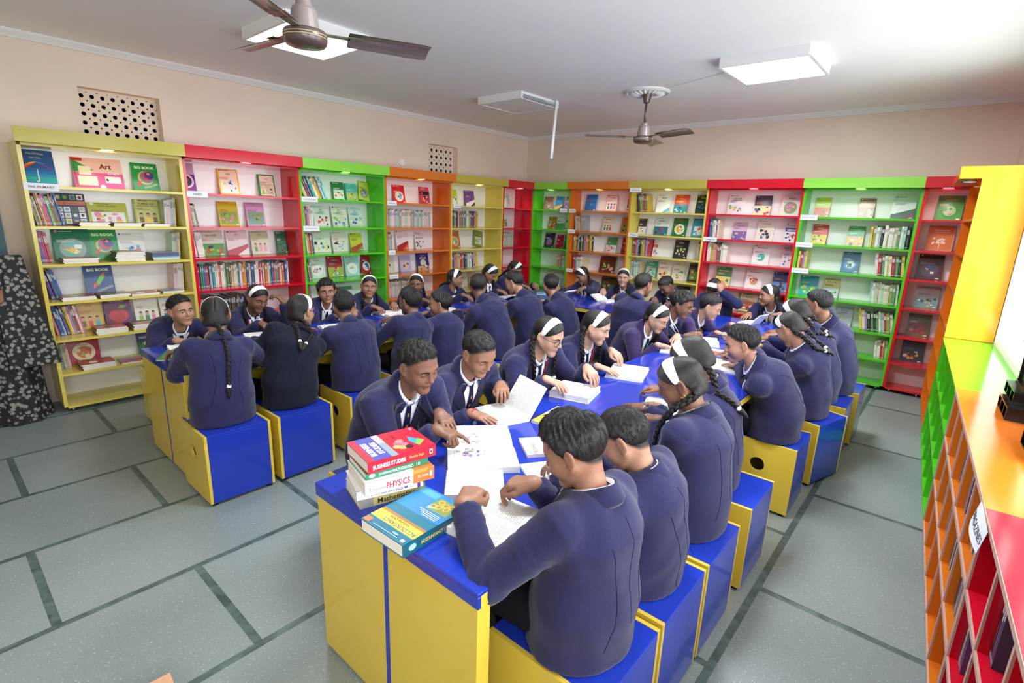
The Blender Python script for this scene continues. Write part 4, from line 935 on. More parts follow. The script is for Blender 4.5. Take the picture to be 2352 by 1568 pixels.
# spine-out books -------------------------------------------------
PAL = {
 'kids': [('blue', '#3a58a8'), ('green', '#3a8a4a'), ('violet', '#6a4a98'), ('pink', '#c84a8a'), ('mustard', '#b8a03a'), ('red', '#b82a34'), ('olive', '#7a8a3a'), ('magenta', '#a82a7a'), ('lime', '#98b83a'), ('purple', '#4a3a88')],
 'pale': [('white', '#e8e6e0'), ('cream', '#e0d8c0'), ('pale grey', '#c8ccc8'), ('pale pink', '#e0c0c8'), ('beige', '#c8b090'), ('pale green', '#b8d0b0'), ('pale blue', '#b0c8d8'), ('grey', '#9aa0a0')],
 'mix': [('white', '#e6e4de'), ('red', '#b8343c'), ('teal', '#3a9a98'), ('blue', '#3a5aa0'), ('cream', '#e0d4b4'), ('green', '#3a8a58'), ('pink', '#d88aa0'), ('violet', '#6a4a90'), ('white', '#ecebe6'), ('yellow', '#d8b83a'), ('pale blue', '#a8c8d8'), ('orange', '#d07a3a')],
 'text': [('cream', '#dcd6b8'), ('white', '#e8e8e0'), ('pale green', '#b8ccaa'), ('olive', '#98984a'), ('red', '#a83038'), ('green', '#58905a'), ('black', '#26282c'), ('lilac', '#a890b8'), ('yellow', '#d8c860'), ('orange', '#c87a3a'), ('mint', '#a8d4c4')],
 'jungle': [('lime', '#88c03a'), ('magenta', '#a83a98'), ('green', '#2a9a48'), ('blue', '#5a7ac8'), ('red', '#a84a48')],
 'dark': [('red', '#a8322c'), ('orange', '#b86a3a'), ('brown', '#6a4a3a'), ('green', '#3a6a4a'), ('blue', '#3a4a78'), ('cream', '#d0c8a8'), ('grey', '#787c80')],
}
STUFF = MB()                     # the far small rows, gathered in one object
def spine_geo(mb, t, h, d, col, rg, M=None):
    c = np.array(s2l(col)); b2 = c * 0.55 if c.mean() > 0.35 else np.minimum(1, c * 0.4 + 0.5)
    z1, z2 = h * rg.uniform(0.62, 0.75), h * rg.uniform(0.80, 0.90); e = 0.0005
    k = len(mb.v)
    mb.box((0, 0, 0), (t, d, h), tuple(c), cols=[tuple(c)] + [_pc] + [tuple(c)] * 4)
    mb.add([(t * .12, -e, z1), (t * .88, -e, z1), (t * .88, -e, z2), (t * .12, -e, z2)], [(0, 1, 2, 3)], tuple(b2))
    mb.add([(t * .3, -e, h * .2), (t * .7, -e, h * .2), (t * .7, -e, h * .55), (t * .3, -e, h * .55)], [(0, 1, 2, 3)], tuple(c * 0.8 + b2 * 0.2))
    mb.add([(0, -e, h * .03), (t, -e, h * .03), (t, -e, h * .10), (0, -e, h * .10)], [(0, 1, 2, 3)], tuple(c * 0.5 + b2 * 0.5))
    if M is not None:
        for i in range(k, len(mb.v)): mb.v[i] = tuple(M @ Vector(mb.v[i]))
    return mb
SPINES = [  # case, row, u0, u1, count, lean (deg, + = leaning left), palette, height, individual?
 ('L1', 1, .005, .165, 14, 8, 'kids', .24, 1), ('L1', 1, .90, .995, 4, -3, 'pale', .24, 1), ('L1', 2, .005, .075, 5, 5, 'kids', .245, 1), ('L1', 2, .93, .995, 3, -4, 'pale', .24, 1), ('L1', 3, .005, .075, 6, 10, 'kids', .24, 1), ('L1', 3, .91, .995, 3, -3, 'pale', .25, 1),
 ('L1', 4, .005, .185, 13, 9, 'mix', .24, 1), ('L1', 5, .005, .075, 5, 4, 'pale', .23, 1),
 ('L2', 1, .005, .095, 5, 7, 'dark', .20, 1), ('L2', 2, .005, .125, 3, 6, 'pale', .235, 1), ('L2', 3, .005, .155, 11, 0, 'jungle', .225, 1), ('L2', 3, .16, .95, 40, 0, 'mix', .225, 1), ('L2', 4, .005, .58, 28, 0, 'dark', .215, 0),
 ('L3', 0, .01, .30, 15, 22, 'mix', .24, 0), ('L3', 1, .005, .20, 9, 2, 'mix', .22, 0), ('L3', 2, .005, .18, 9, 5, 'mix', .22, 0), ('L3', 3, .005, .14, 8, 8, 'kids', .22, 0), ('L3', 4, .38, .47, 3, 3, 'dark', .2, 0),
 ('L4', 0, .01, .08, 5, 14, 'kids', .22, 0), ('L4', 1, .01, .83, 30, 0, 'pale', .215, 0), ('L4', 2, .01, .18, 7, 4, 'pale', .22, 0), ('L4', 3, .01, .07, 4, 3, 'text', .21, 0), ('L4', 4, .01, .52, 20, 2, 'pale', .21, 0),
 ('L5', 1, .01, .68, 24, 0, 'mix', .225, 0), ('L5', 2, .01, .10, 3, 0, 'pale', .22, 0), ('L5', 3, .01, .62, 22, 3, 'mix', .22, 0),
 ('L6', 0, .02, .42, 9, 0, 'pale', .21, 0), ('L6', 1, .02, .20, 3, 0, 'pale', .22, 0), ('L6', 2, .02, .70, 14, 0, 'pale', .205, 0), ('L6', 3, .02, .22, 4, 0, 'kids', .22, 0), ('L6', 4, .02, .45, 8, 0, 'pale', .21, 0),
 ('R1', 3, .68, .98, 9, 0, 'text', .19, 0), ('R1', 4, .80, .98, 6, -8, 'pale', .22, 0),
 ('R2', 1, .02, .20, 7, 4, 'pale', .225, 0), ('R2', 2, .02, .42, 18, 1, 'text', .22, 0), ('R2', 3, .02, .22, 7, 2, 'mix', .21, 0),
 ('R3', 0, .03, .16, 6, 10, 'kids', .235, 0), ('R3', 2, .01, .26, 14, 1, 'text', .225, 0), ('R3', 2, .92, .99, 4, 0, 'pale', .225, 0), ('R3', 3, .01, .16, 6, 0, 'pale', .215, 0),
 ('R4', 1, .01, .13, 6, 1, 'mix', .24, 0), ('R4', 2, .01, .26, 13, 1, 'mix', .235, 0),
 ('R5', 1, .645, .985, 14, 1, 'text', .225, 1), ('R5', 2, .005, .10, 4, 0, 'text', .21, 1), ('R5', 2, .725, .985, 10, 6, 'text', .225, 1), ('R5', 3, .735, .985, 10, 4, 'text', .225, 1), ('R5', 4, .675, .985, 12, 10, 'text', .22, 1), ('R5', 5, .875, .99, 5, 5, 'text', .205, 1),
]
def ordn(k): return '%d%s' % (k, 'th' if 10 <= k % 100 <= 20 else {1: 'st', 2: 'nd', 3: 'rd'}.get(k % 10, 'th'))
_cnt = {}
for (case, row, u0, u1, n, lean, pal, hh, ind) in SPINES:
    mw, width, depth, side = CASES[case]; inn = width - 2 * side; rg = random.Random(sum(map(ord, case)) * 31 + row * 17 + n)
    span = (u1 - u0) * inn; ts = [rg.uniform(0.6, 1.4) for _ in range(n)]; tot = sum(ts); u = side + u0 * inn; a = math.radians(lean)
    base = u
    for k in range(n):
        t = ts[k] / tot * span * 0.97; nm, col = rg.choice(PAL[pal]) if pal != 'jungle' else PAL['jungle'][min(4, k * 5 // n)]
        h = hh * rg.uniform(0.90, 1.03); d = min(depth - 0.05, rg.uniform(0.15, 0.18)); tt = t * math.cos(a)
        # leaning books pivot on their lower corner
        zo = ZS[row] + 0.001 + (max(0, t * math.sin(a)) if a > 0 else 0)
        M = mw @ Matrix.Translation((u if a <= 0 else u + 0.0, depth - 0.02 - d, zo)) @ Matrix.Rotation(-abs(a) if False else (-a if lean < 0 else -a), 4, 'Y')
        if lean > 0:   # top towards the left: shift right so that the first top touches the side
            M = mw @ Matrix.Translation((u + h * math.sin(a), depth - 0.02 - d, ZS[row] + 0.001)) @ Matrix.Rotation(-a, 4, 'Y')
        elif lean < 0:
            M = mw @ Matrix.Translation((u - h * math.sin(-a), depth - 0.02 - d, ZS[row] + 0.001 + tt * math.tan(-a) * 0 + t * math.sin(-a))) @ Matrix.Rotation(-a, 4, 'Y')
        if ind:
            mb = MB(); spine_geo(mb, t * 0.96, h, d, col, rg); o = mb.build('book', 'print'); o.matrix_world = M
            key = (case, row); _cnt[key] = _cnt.get(key, 0) + 1
            tag(o, '%s book spine, %s from left, %s shelf of %s' % (nm, ordn(_cnt[key]), ROWN[row], CASE_NAME[case]), 'book', 'books shelved spine-out')
        else: spine_geo(STUFF, t * 0.96, h, d, col, rg, M)
        u += t / math.cos(a) if lean else t
tag(STUFF.build('shelved_books', 'print'), 'remaining rows of small spine-out books on the middle and far bookcases', 'books', kind='stuff')

# flat piles of booklets on the leftmost yellow bookcase -----------
PILES = [(1, .36, .20, 3, 'pale', 'brown-edged'), (1, .58, .20, 3, 'pale', 'white'), (1, .79, .20, 2, 'pale', 'thin white'), (2, .235, .23, 4, 'pale', 'violet-topped white'), (2, .565, .21, 8, 'pale', 'tall white'), (2, .82, .21, 7, 'mix', 'colourful'),
         (3, .19, .22, 3, 'pale', 'left grey-topped'), (3, .42, .21, 3, 'pale', 'red-topped'), (3, .64, .21, 2, 'pale', 'low pink-topped'), (3, .84, .17, 2, 'pale', 'low patterned'),
         (4, .365, .22, 5, 'pale', 'blue-topped'), (4, .615, .21, 5, 'pale', 'brown-topped'), (4, .84, .18, 3, 'mix', 'orange-topped'), (5, .245, .23, 5, 'pale', 'thick white'), (5, .50, .22, 1, 'pale', 'single'), (5, .71, .15, 3, 'dark', 'dark')]
mw, width, depth, side = CASES['L1']
for (row, uc, w, n, pal, nm) in PILES:
    rg = random.Random(row * 100 + int(uc * 100)); z = ZS[row] + 0.001
    for k in range(n):
        t = rg.uniform(0.007, 0.011); cn, col = rg.choice(PAL[pal]); mb = MB(); ww, dd = w * rg.uniform(0.93, 1.0), 0.19
        top = s2l(rg.choice(['#a8705a', '#b04a50', '#8a88a0', '#c8c0b0', '#7a8a6a'])) if k == n - 1 else s2l(col)
        mb.box((-ww / 2, 0, 0), (ww / 2, dd, t), top, cols=[s2l(col), top, _pc if pal != 'mix' else s2l(col), _pc, _pc, s2l('#4a3a34')])
        if k == n - 1:
            cv = Cover(mb, ww, dd, lambda x, y, zz, ww=ww, t=t: (-ww / 2 + x, y, t + zz)); cv.rect(0.1, 0.12, 0.9, 0.6, rg.choice(BLOB)); cv.disc(0.4, 0.35, 0.14, rg.choice(BLOB)); cv.rect(0.2, 0.72, 0.8, 0.82, rg.choice(BLOB))
        o = mb.build('booklet', 'print'); o.matrix_world = mw @ Matrix.Translation((side + uc * (width - 2 * side) + rg.uniform(-.006, .006), 0.012 + rg.uniform(0, .012), z)) @ Matrix.Rotation(rg.uniform(-.04, .04), 4, 'Z')
        where = 'only' if n == 1 else 'topmost' if k == n - 1 else 'lowest' if k == 0 else ordn(n - k) + ' from the top'
        tag(o, 'booklet %s in %s pile, %s shelf of %s' % (where, nm, ROWN[row], CASE_NAME['L1']), 'booklet', 'flat booklets on the leftmost yellow bookcase'); z += t + 0.0006

# paper labels on the shelf edges ---------------------------------
LABELS = [('L1', 0, .075, .20, 'PRE-PRIMARY'), ('L2', 0, .07, .17, 'HINDI'), ('L3', 0, .08, .18, ''), ('L3', 1, .08, .18, ''), ('L4', 0, .07, .14, ''), ('L4', 2, .06, .10, ''), ('L4', 3, .08, .13, ''), ('L5', 0, .09, .14, ''), ('R1', 0, .87, .13, ''),
          ('R2', 0, .03, .12, ''), ('R2', 1, .03, .13, ''), ('R2', 3, .04, .12, ''), ('R3', 1, .05, .15, 'PHYSICS'), ('R3', 3, .06, .09, ''), ('R4', 1, .06, .17, 'CHEMISTRY'), ('R5', 0, .06, .17, ''), ('R5', 1, .06, .17, ''), ('R5', 2, .06, .17, '')]
for (case, row, uc, w, txt) in LABELS:
    mw, width, depth, side = CASES[case]; mb = MB(); hh = 0.052; pc = s2l('#eef1f6')
    mb.box((-w / 2, -0.0016, -0.036), (w / 2, -0.0006, hh - 0.036), pc)
    cv = Cover(mb, w, hh, lambda x, y, z, w=w: (-w / 2 + x, -0.0016 - z, y - 0.036))
    if txt: cv.text(txt, 0.5, 0.48, 0.48, '#5a5e6c', maxw=0.8)
    else:
        for k in range(9): cv.rect(0.12 + k * 0.086, 0.36, 0.18 + k * 0.086, 0.58, '#b4b8c2')
    o = mb.build('shelf_label', 'matte_print'); u = min(max(side + uc * (width - 2 * side), w / 2 - 0.01), width - w / 2 + 0.01)
    o.matrix_world = mw @ Matrix.Translation((u, 0, ZS[row])); tag(o, 'white paper %s label on the %s shelf edge of the %s' % (txt or 'strip', ROWN[row], CASE_NAME[case]), 'label', 'paper labels on the shelves')
mb = MB(); mb.box((-0.085, -0.1025, -0.025), (0.085, -0.1015, 0.025), s2l('#eef1f6')); cv = Cover(mb, 0.17, 0.05, lambda x, y, z: (-0.085 + x, -0.1025 - z, y - 0.025))
for k in range(9): cv.rect(0.12 + k * 0.086, 0.36, 0.18 + k * 0.086, 0.58, '#b4b8c2')
o = mb.build('shelf_label', 'matte_print'); o.matrix_world = CASES['R3'][0] @ Matrix.Translation((0.11, 0.0, ZT - 0.02)); tag(o, 'white paper strip label below the fascia of the far-wall yellow bookcase', 'label', 'paper labels on the shelves')

# books leaning in the pigeon-holes -------------------------------
LOWB = [('G', 4, 2, 3), ('G', 3, 2, 3), ('G', 2, 2, 2), ('G', 1, 2, 3), ('G', 3, 1, 2), ('O', 4, 2, 3), ('O', 3, 2, 2), ('O', 2, 2, 1), ('O', 1, 2, 3), ('O', 0, 2, 4), ('O', 4, 1, 3), ('O', 3, 1, 3), ('O', 2, 1, 3), ('O', 1, 1, 3), ('O', 0, 1, 4), ('R', 3, 2, 3), ('R', 4, 1, 4), ('R', 3, 1, 3)]
_lc = {'G': 'low green', 'O': 'low orange', 'R': 'low red'}
for (key, colk, rowk, n) in LOWB:
    y0, st, rows = LOW[key]; rg = random.Random(colk * 7 + rowk * 3 + ord(key)); tl = [rg.uniform(0.012, 0.022) for _ in range(n)]; yy = y0 + (colk + 1) * st - 0.012 - sum(tl) - 0.001 * n
    for k in range(n):
        t = tl[k]; nm, col = rg.choice([('dark blue', '#3a4a68'), ('grey-green', '#6a7a74'), ('white', '#d8d8cc'), ('black', '#1c1e22'), ('violet', '#5a4a78'), ('green', '#3a6a5a'), ('silver', '#9aa4a8')]); h = rg.uniform(0.20, 0.235)
        mb = MB(); spine_geo(mb, t, h, 0.17, col, rg); o = mb.build('magazine', 'print')
        # local frame of the pigeon-holes: spine faces the aisle (-x), books lean towards the camera (-y)
        a = math.radians(5 + 2 * k * 0.3)
        o.matrix_world = MR @ Matrix.Translation((0.03, yy + h * math.sin(a) * 0.0 + t, rows[rowk] + 0.001)) @ Matrix.Rotation(-math.pi / 2, 4, 'Z') @ Matrix.Rotation(0, 4, 'Y')
        tag(o, '%s magazine, %s from near side, %s row, %s column of %s bookcase' % (nm, ordn(k + 1), ['bottom', 'middle', 'upper'][rowk], ordn(5 - colk), _lc[key]), 'magazine', 'magazines in the pigeon-holes'); yy += t + 0.001
# ------------------------------------------------------------------ people: implicit surfaces turned into one smooth skin
class Field:
    def __init__(s, lo, hi, h, big=0.06):
        s.h = h; s.lo = np.array(lo, np.float64); s.n = np.ceil((np.array(hi) - s.lo) / h).astype(int) + 1
        s.F = np.full(s.n, big, np.float32); s.ax = [(s.lo[i] + h * np.arange(s.n[i])).astype(np.float32) for i in range(3)]
    def like(s, big):
        g = object.__new__(Field); g.h, g.lo, g.n, g.ax = s.h, s.lo, s.n, s.ax; g.F = np.full(s.n, big, np.float32); return g
    def sub(s, lo, hi):
        i0 = np.clip(np.floor((np.array(lo) - s.lo) / s.h).astype(int), 0, s.n); i1 = np.clip(np.ceil((np.array(hi) - s.lo) / s.h).astype(int) + 1, 0, s.n)
        if (i1 <= i0).any(): return None
        sl = tuple(slice(a, b) for a, b in zip(i0, i1))
        return sl, s.ax[0][sl[0]][:, None, None], s.ax[1][sl[1]][None, :, None], s.ax[2][sl[2]][None, None, :]
    def put(s, sl, d, k, op):
        A = s.F[sl]
        if op == 'u':
            if k > 0:
                hh = np.maximum(k - np.abs(A - d), 0) / k; s.F[sl] = np.minimum(A, d) - hh * hh * k * 0.25
            else: s.F[sl] = np.minimum(A, d)
        else:   # subtract
            d = -d; hh = np.maximum(k - np.abs(A - d), 0) / k if k > 0 else 0
            s.F[sl] = np.maximum(A, d) + hh * hh * k * 0.25
    def cone(s, a, b, ra, rb, k=0.01, op='u', m=0.03):
        a = np.asarray(a, float); b = np.asarray(b, float); R = max(ra, rb) + m
        g = s.sub(np.minimum(a, b) - R, np.maximum(a, b) + R)
        if g is None: return s
        sl, X, Y, Z = g; ba = b - a; l2 = float(ba @ ba) + 1e-12
        px, py, pz = X - a[0], Y - a[1], Z - a[2]
        t = np.clip((px * ba[0] + py * ba[1] + pz * ba[2]) / l2, 0, 1)
        d = np.sqrt((px - t * ba[0]) ** 2 + (py - t * ba[1]) ** 2 + (pz - t * ba[2]) ** 2) - (ra + (rb - ra) * t)
        s.put(sl, d.astype(np.float32), k, op); return s
    def ell(s, c, r, k=0.01, op='u', rot=None, m=0.03):
        c = np.asarray(c, float); r = np.asarray(r, float); R = r.max() + m
        g = s.sub(c - R, c + R)
        if g is None: return s
        sl, X, Y, Z = g; x, y, z = X - c[0], Y - c[1], Z - c[2]
        if rot is not None:
            rot = np.asarray(rot, float)      # rows: local axes
            x, y, z = (rot[0][0] * x + rot[0][1] * y + rot[0][2] * z, rot[1][0] * x + rot[1][1] * y + rot[1][2] * z, rot[2][0] * x + rot[2][1] * y + rot[2][2] * z)
        k0 = np.sqrt((x / r[0]) ** 2 + (y / r[1]) ** 2 + (z / r[2]) ** 2)
        k1 = np.sqrt((x / r[0] ** 2) ** 2 + (y / r[1] ** 2) ** 2 + (z / r[2] ** 2) ** 2) + 1e-9
        d = np.where(k0 < 0.05, -r.min(), k0 * (k0 - 1) / k1)
        s.put(sl, d.astype(np.float32), k, op); return s
    def ecap(s, a, b, ea, eb, right, k=0.02, m=0.03):
        """elliptic cone segment: ea = (half width along right, half depth)"""
        a = np.asarray(a, float); b = np.asarray(b, float); R = max(*ea, *eb) + m
        g = s.sub(np.minimum(a, b) - R, np.maximum(a, b) + R)
        if g is None: return s
        sl, X, Y, Z = g; ba = b - a; L = np.linalg.norm(ba); t_ = ba / L
        r = np.asarray(right, float); r = r - t_ * (r @ t_); r /= np.linalg.norm(r); f = np.cross(t_, r)
        px, py, pz = X - a[0], Y - a[1], Z - a[2]
        tt = (px * t_[0] + py * t_[1] + pz * t_[2]) / L; t = np.clip(tt, 0, 1)
        w = ea[0] + (eb[0] - ea[0]) * t; dd = ea[1] + (eb[1] - ea[1]) * t
        u = px * r[0] + py * r[1] + pz * r[2]; v = px * f[0] + py * f[1] + pz * f[2]; e = (tt - t) * L
        mn = np.minimum(w, dd)
        d = (np.sqrt((u / w) ** 2 + (v / dd) ** 2 + (e / mn) ** 2) - 1) * mn
        s.put(sl, d.astype(np.float32), k, 'u'); return s
    def surface(s):
        F = s.F; S = F < 0; n = s.n
        cnt = np.zeros(n - 1, np.int8)
        for dx in (0, 1):
            for dy in (0, 1):
                for dz in (0, 1): cnt += S[dx:n[0] - 1 + dx, dy:n[1] - 1 + dy, dz:n[2] - 1 + dz]
        mask = (cnt > 0) & (cnt < 8); idx = np.argwhere(mask)
        ids = np.full(n - 1, -1, np.int64); ids[mask] = np.arange(len(idx))
        acc = np.zeros((len(idx), 3)); num = np.zeros(len(idx))
        for ax in range(3):
            o1, o2 = [(1, 2), (0, 2), (0, 1)][ax]
            for p in (0, 1):
                for q in (0, 1):
                    a = np.zeros(3, int); a[o1] = p; a[o2] = q; b = a.copy(); b[ax] = 1
                    fa = F[tuple((idx + a).T)]; fb = F[tuple((idx + b).T)]
                    c = (fa < 0) != (fb < 0); t = np.where(c, fa / np.where(c, fa - fb, 1), 0)
                    pt = a + np.outer(t, b - a); acc += pt * c[:, None]; num += c
        V = s.lo + s.h * (idx + acc / num[:, None])
        Q = []
        for ax in range(3):
            o1, o2 = (ax + 1) % 3, (ax + 2) % 3
            sl0 = [slice(0, n[i]) for i in range(3)]; sl1 = list(sl0); sl0[ax] = slice(0, n[ax] - 1); sl1[ax] = slice(1, n[ax])
            A, B = S[tuple(sl0)], S[tuple(sl1)]
            e = np.argwhere(A != B); e = e[(e[:, o1] > 0) & (e[:, o2] > 0) & (e[:, o1] < n[o1] - 1) & (e[:, o2] < n[o2] - 1)]
            if not len(e): continue
            u = np.zeros(3, int); u[o1] = 1; v = np.zeros(3, int); v[o2] = 1
            g = lambda k: ids[tuple(k.T)]
            q = np.stack([g(e - u - v), g(e - v), g(e), g(e - u)], 1)
            fl = ~A[tuple(e.T)]; q[fl] = q[fl][:, ::-1]
            Q.append(q)
        Q = np.concatenate(Q); return V, Q[(Q >= 0).all(1)]
def fast_mesh(name, V, Q, material, col=None, flow=None):
    me = bpy.data.meshes.new(name); V = np.asarray(V, np.float32)
    me.vertices.add(len(V)); me.vertices.foreach_set('co', V.ravel())
    me.loops.add(len(Q) * 4); me.loops.foreach_set('vertex_index', np.asarray(Q, np.int32).ravel())
    me.polygons.add(len(Q)); me.polygons.foreach_set('loop_start', np.arange(0, len(Q) * 4, 4, dtype=np.int32)); me.polygons.foreach_set('loop_total', np.full(len(Q), 4, np.int32))
    me.polygons.foreach_set('use_smooth', np.ones(len(Q), bool)); me.update(calc_edges=True)
    if col is not None:
        ca = me.color_attributes.new('Col', 'FLOAT_COLOR', 'POINT'); b = np.ones((len(V), 4), np.float32); b[:, :3] = col; ca.data.foreach_set('color', b.ravel())
    if flow is not None:
        at = me.attributes.new('flow', 'FLOAT_VECTOR', 'POINT'); at.data.foreach_set('vector', np.asarray(flow, np.float32).ravel())
    me.materials.append(MATS[material]); return me
def smooth_verts(V, Q, it=1, lam=0.5):
    for _ in range(it):
        S = np.zeros_like(V); N = np.zeros(len(V))
        for a, b in ((0, 1), (1, 2), (2, 3), (3, 0)):
            np.add.at(S, Q[:, a], V[Q[:, b]]); np.add.at(N, Q[:, a], 1); np.add.at(S, Q[:, b], V[Q[:, a]]); np.add.at(N, Q[:, b], 1)
        V = V + lam * (S / np.maximum(N, 1)[:, None] - V)
    return V
def vnormals(V, Q):
    n = np.cross(V[Q[:, 2]] - V[Q[:, 0]], V[Q[:, 3]] - V[Q[:, 1]]); N = np.zeros_like(V)
    for k in range(4): np.add.at(N, Q[:, k], n)
    return N / (np.linalg.norm(N, axis=1)[:, None] + 1e-12)
def bvh_of(V, Q): return BVHTree.FromPolygons([Vector(v) for v in V], [tuple(int(i) for i in q) for q in Q])
def nz(v): v = np.asarray(v, float); return v / (np.linalg.norm(v) + 1e-12)
UP = np.array((0, 0, 1.0))
CURL = {'flat': [(6, 8, 6)] * 4, 'rest': [(18, 24, 16), (22, 26, 16), (24, 28, 18), (26, 28, 18)], 'grip': [(40, 48, 30)] * 4, 'fist': [(75, 88, 55)] * 4,
        'point': [(12, 14, 8), (55, 70, 40), (60, 75, 40), (62, 75, 40)], 'spread': [(10, 10, 8), (10, 12, 8), (12, 12, 8), (14, 12, 8)]}
def hand_geo(side, pose, h, sc):
    """local frame: x along the fingers, z out of the back of the hand, +y towards the thumb (mirrored for the left hand)"""
    f = Field((-0.075 * sc, -0.06 * sc, -0.11 * sc), (0.18 * sc, 0.085 * sc, 0.035 * sc), h, 0.04)
    kn = [(0.070, 0.0265), (0.074, 0.009), (0.070, -0.009), (0.062, -0.0255)]
    ln = [(0.036, 0.022, 0.017), (0.041, 0.026, 0.018), (0.037, 0.024, 0.017), (0.029, 0.017, 0.015)]
    rad = [0.0088, 0.009, 0.0085, 0.0075]; spl = [7, 1.5, -4, -10] if pose != 'spread' else [14, 4, -6, -16]
    f.cone((-0.006 * sc, 0, 0), (0.01, 0, 0), 0.0205 * sc, 0.021 * sc, 0.0, m=0.02)
    for (x, y) in kn: f.cone((0.0, y * 0.5 * sc, -0.002 * sc), (x * sc, y * sc, 0), 0.0155 * sc, 0.0115 * sc, 0.012 * sc, m=0.02)
    f.cone((0.01 * sc, 0.012 * sc, -0.006 * sc), (0.04 * sc, 0.03 * sc, -0.010 * sc), 0.017 * sc, 0.012 * sc, 0.012 * sc, m=0.02)
    g = f.like(0.04)
    for i in range(4):
        p = np.array((kn[i][0], kn[i][1], 0.0)) * sc; a = 0.0; sp = math.radians(spl[i])
        r = rad[i] * sc
        for j in range(3):
            a -= math.radians(CURL[pose][i][j]); d = np.array((math.cos(a) * math.cos(sp), math.cos(a) * math.sin(sp), math.sin(a)))
            q = p + d * ln[i][j] * sc; r2 = r * (0.93 if j < 2 else 0.86)
            g.cone(p, q, r, r2, 0.0, m=0.015); p, r = q, r2
    cl = 0.6 if pose in ('fist', 'grip') else 0.15 if pose in ('flat', 'spread') else 0.35
    p0 = np.array((0.022, 0.024, -0.008)) * sc; p1 = p0 + np.array((0.030, 0.024 - 0.012 * cl, -0.004 - 0.012 * cl)) * sc; p2 = p1 + np.array((0.026, 0.010 - 0.018 * cl, -0.006 * cl)) * sc; p3 = p2 + np.array((0.02, 0.002 - 0.016 * cl, -0.004 * cl)) * sc
    g.cone(p0, p1, 0.0125 * sc, 0.0105 * sc, 0, m=0.015); g.cone(p1, p2, 0.0105 * sc, 0.009 * sc, 0, m=0.015); g.cone(p2, p3, 0.009 * sc, 0.007 * sc, 0, m=0.015)
    k = 0.007 * sc; A, d = f.F, g.F; hh = np.maximum(k - np.abs(A - d), 0) / k; f.F = np.minimum(A, d) - hh * hh * k * 0.25
    V, Q = f.surface()
    if side == 'L': V = V * np.array((1, -1, 1)); Q = Q[:, ::-1]
    return V, Q
_handcache = {}
def hand(side, pose, h, sc):
    key = (side, pose, h, round(sc, 3))
    if key not in _handcache: _handcache[key] = hand_geo(*key)
    return _handcache[key]
def head_geo(nb, h, girl, fat=1.0, nbr=None):
    """head and neck in the head's own frame (x right, y forward, z up, origin between the ears); nb = base of the neck"""
    lo = np.minimum((-0.10, -0.125, -0.135), np.asarray(nb) - 0.065); hi = np.maximum((0.10, 0.125, 0.125), np.asarray(nb) + 0.065)
    f = Field(lo, hi, h)
    f.ell((0, -0.012, 0.032), (0.071, 0.089, 0.080), 0)
    f.ell((0, 0.030, 0.040), (0.058, 0.052, 0.056), 0.03)
    f.ell((0, 0.026, -0.028), (0.057 * fat, 0.058, 0.068), 0.035)
    for s in (-1, 1):
        f.cone((s * 0.051 * fat, 0.004, -0.040), (s * 0.013, 0.066, -0.090), 0.018, 0.016, 0.03)
        f.ell((s * 0.036 * fat, 0.056, -0.028), (0.026, 0.025, 0.028), 0.03)
        f.cone((s * 0.012, 0.083, 0.024), (s * 0.045, 0.068, 0.022), 0.009, 0.008, 0.02)
    f.ell((0, 0.070, -0.092), (0.018, 0.016, 0.014), 0.025)
    for s in (-1, 1): f.ell((s * 0.031, 0.098, 0.004), (0.019, 0.020, 0.013), 0.016, 'd')
    for s in (-1, 1): f.ell((s * 0.0305, 0.0715, 0.003), (0.0150, 0.0135, 0.0115), 0.004)
    f.cone((0, 0.084, 0.018), (0, 0.101, -0.020), 0.0065, 0.0095, 0.013)
    f.ell((0, 0.101, -0.024), (0.0105, 0.0105, 0.0085), 0.008)
    for s in (-1, 1): f.ell((s * 0.0115, 0.092, -0.027), (0.0075, 0.009, 0.007), 0.006)
    f.ell((0, 0.082, -0.046), (0.022, 0.012, 0.009), 0.012)
    f.cone((-0.017, 0.083, -0.0515), (0.0, 0.0900, -0.0510), 0.0046, 0.0066, 0.005); f.cone((0.017, 0.083, -0.0525), (0.0, 0.0900, -0.0510), 0.0046, 0.0066, 0.005)
    f.cone((-0.012, 0.0835, -0.0635), (0.012, 0.0835, -0.0635), 0.0074, 0.0074, 0.005)
    # ears
    for s in (-1, 1):
        c, q = math.cos(0.35), math.sin(0.35); rot = ((c, s * q, 0), (-s * q, c, 0), (0, 0, 1))
        f.ell((s * 0.0765, -0.008, 0.0), (0.0085, 0.0185, 0.0310), 0.006, rot=rot); f.ell((s * 0.0885, -0.002, 0.003), (0.0095, 0.0115, 0.0195), 0.003, 'd', rot=rot)
        f.ell((s * 0.0735, 0.0, -0.026), (0.007, 0.009, 0.010), 0.006)
    # neck
    nb = np.asarray(nb, float); f.cone((0, -0.022, -0.045), nb * 0.55 + np.array((0, -0.022, -0.045)) * 0.45, 0.047, 0.044, 0.02); f.cone(nb * 0.55 + np.array((0, -0.022, -0.045)) * 0.45, nb, 0.044, 0.050, 0.02)
    return f.surface()
def interp_line(y, ys, zs): return np.interp(y, ys, zs)
HL_BOY = ([-0.13, -0.075, -0.045, -0.028, -0.012, 0.010, 0.030, 0.055, 0.075, 0.10], [-0.068, -0.060, -0.042, -0.018, 0.022, 0.024, 0.040, 0.064, 0.080, 0.093])
HL_GIRL = ([-0.13, -0.075, -0.050, -0.030, -0.012, 0.012, 0.040, 0.065, 0.085, 0.10], [-0.085, -0.075, -0.060, -0.020, 0.012, 0.010, 0.022, 0.046, 0.064, 0.074])
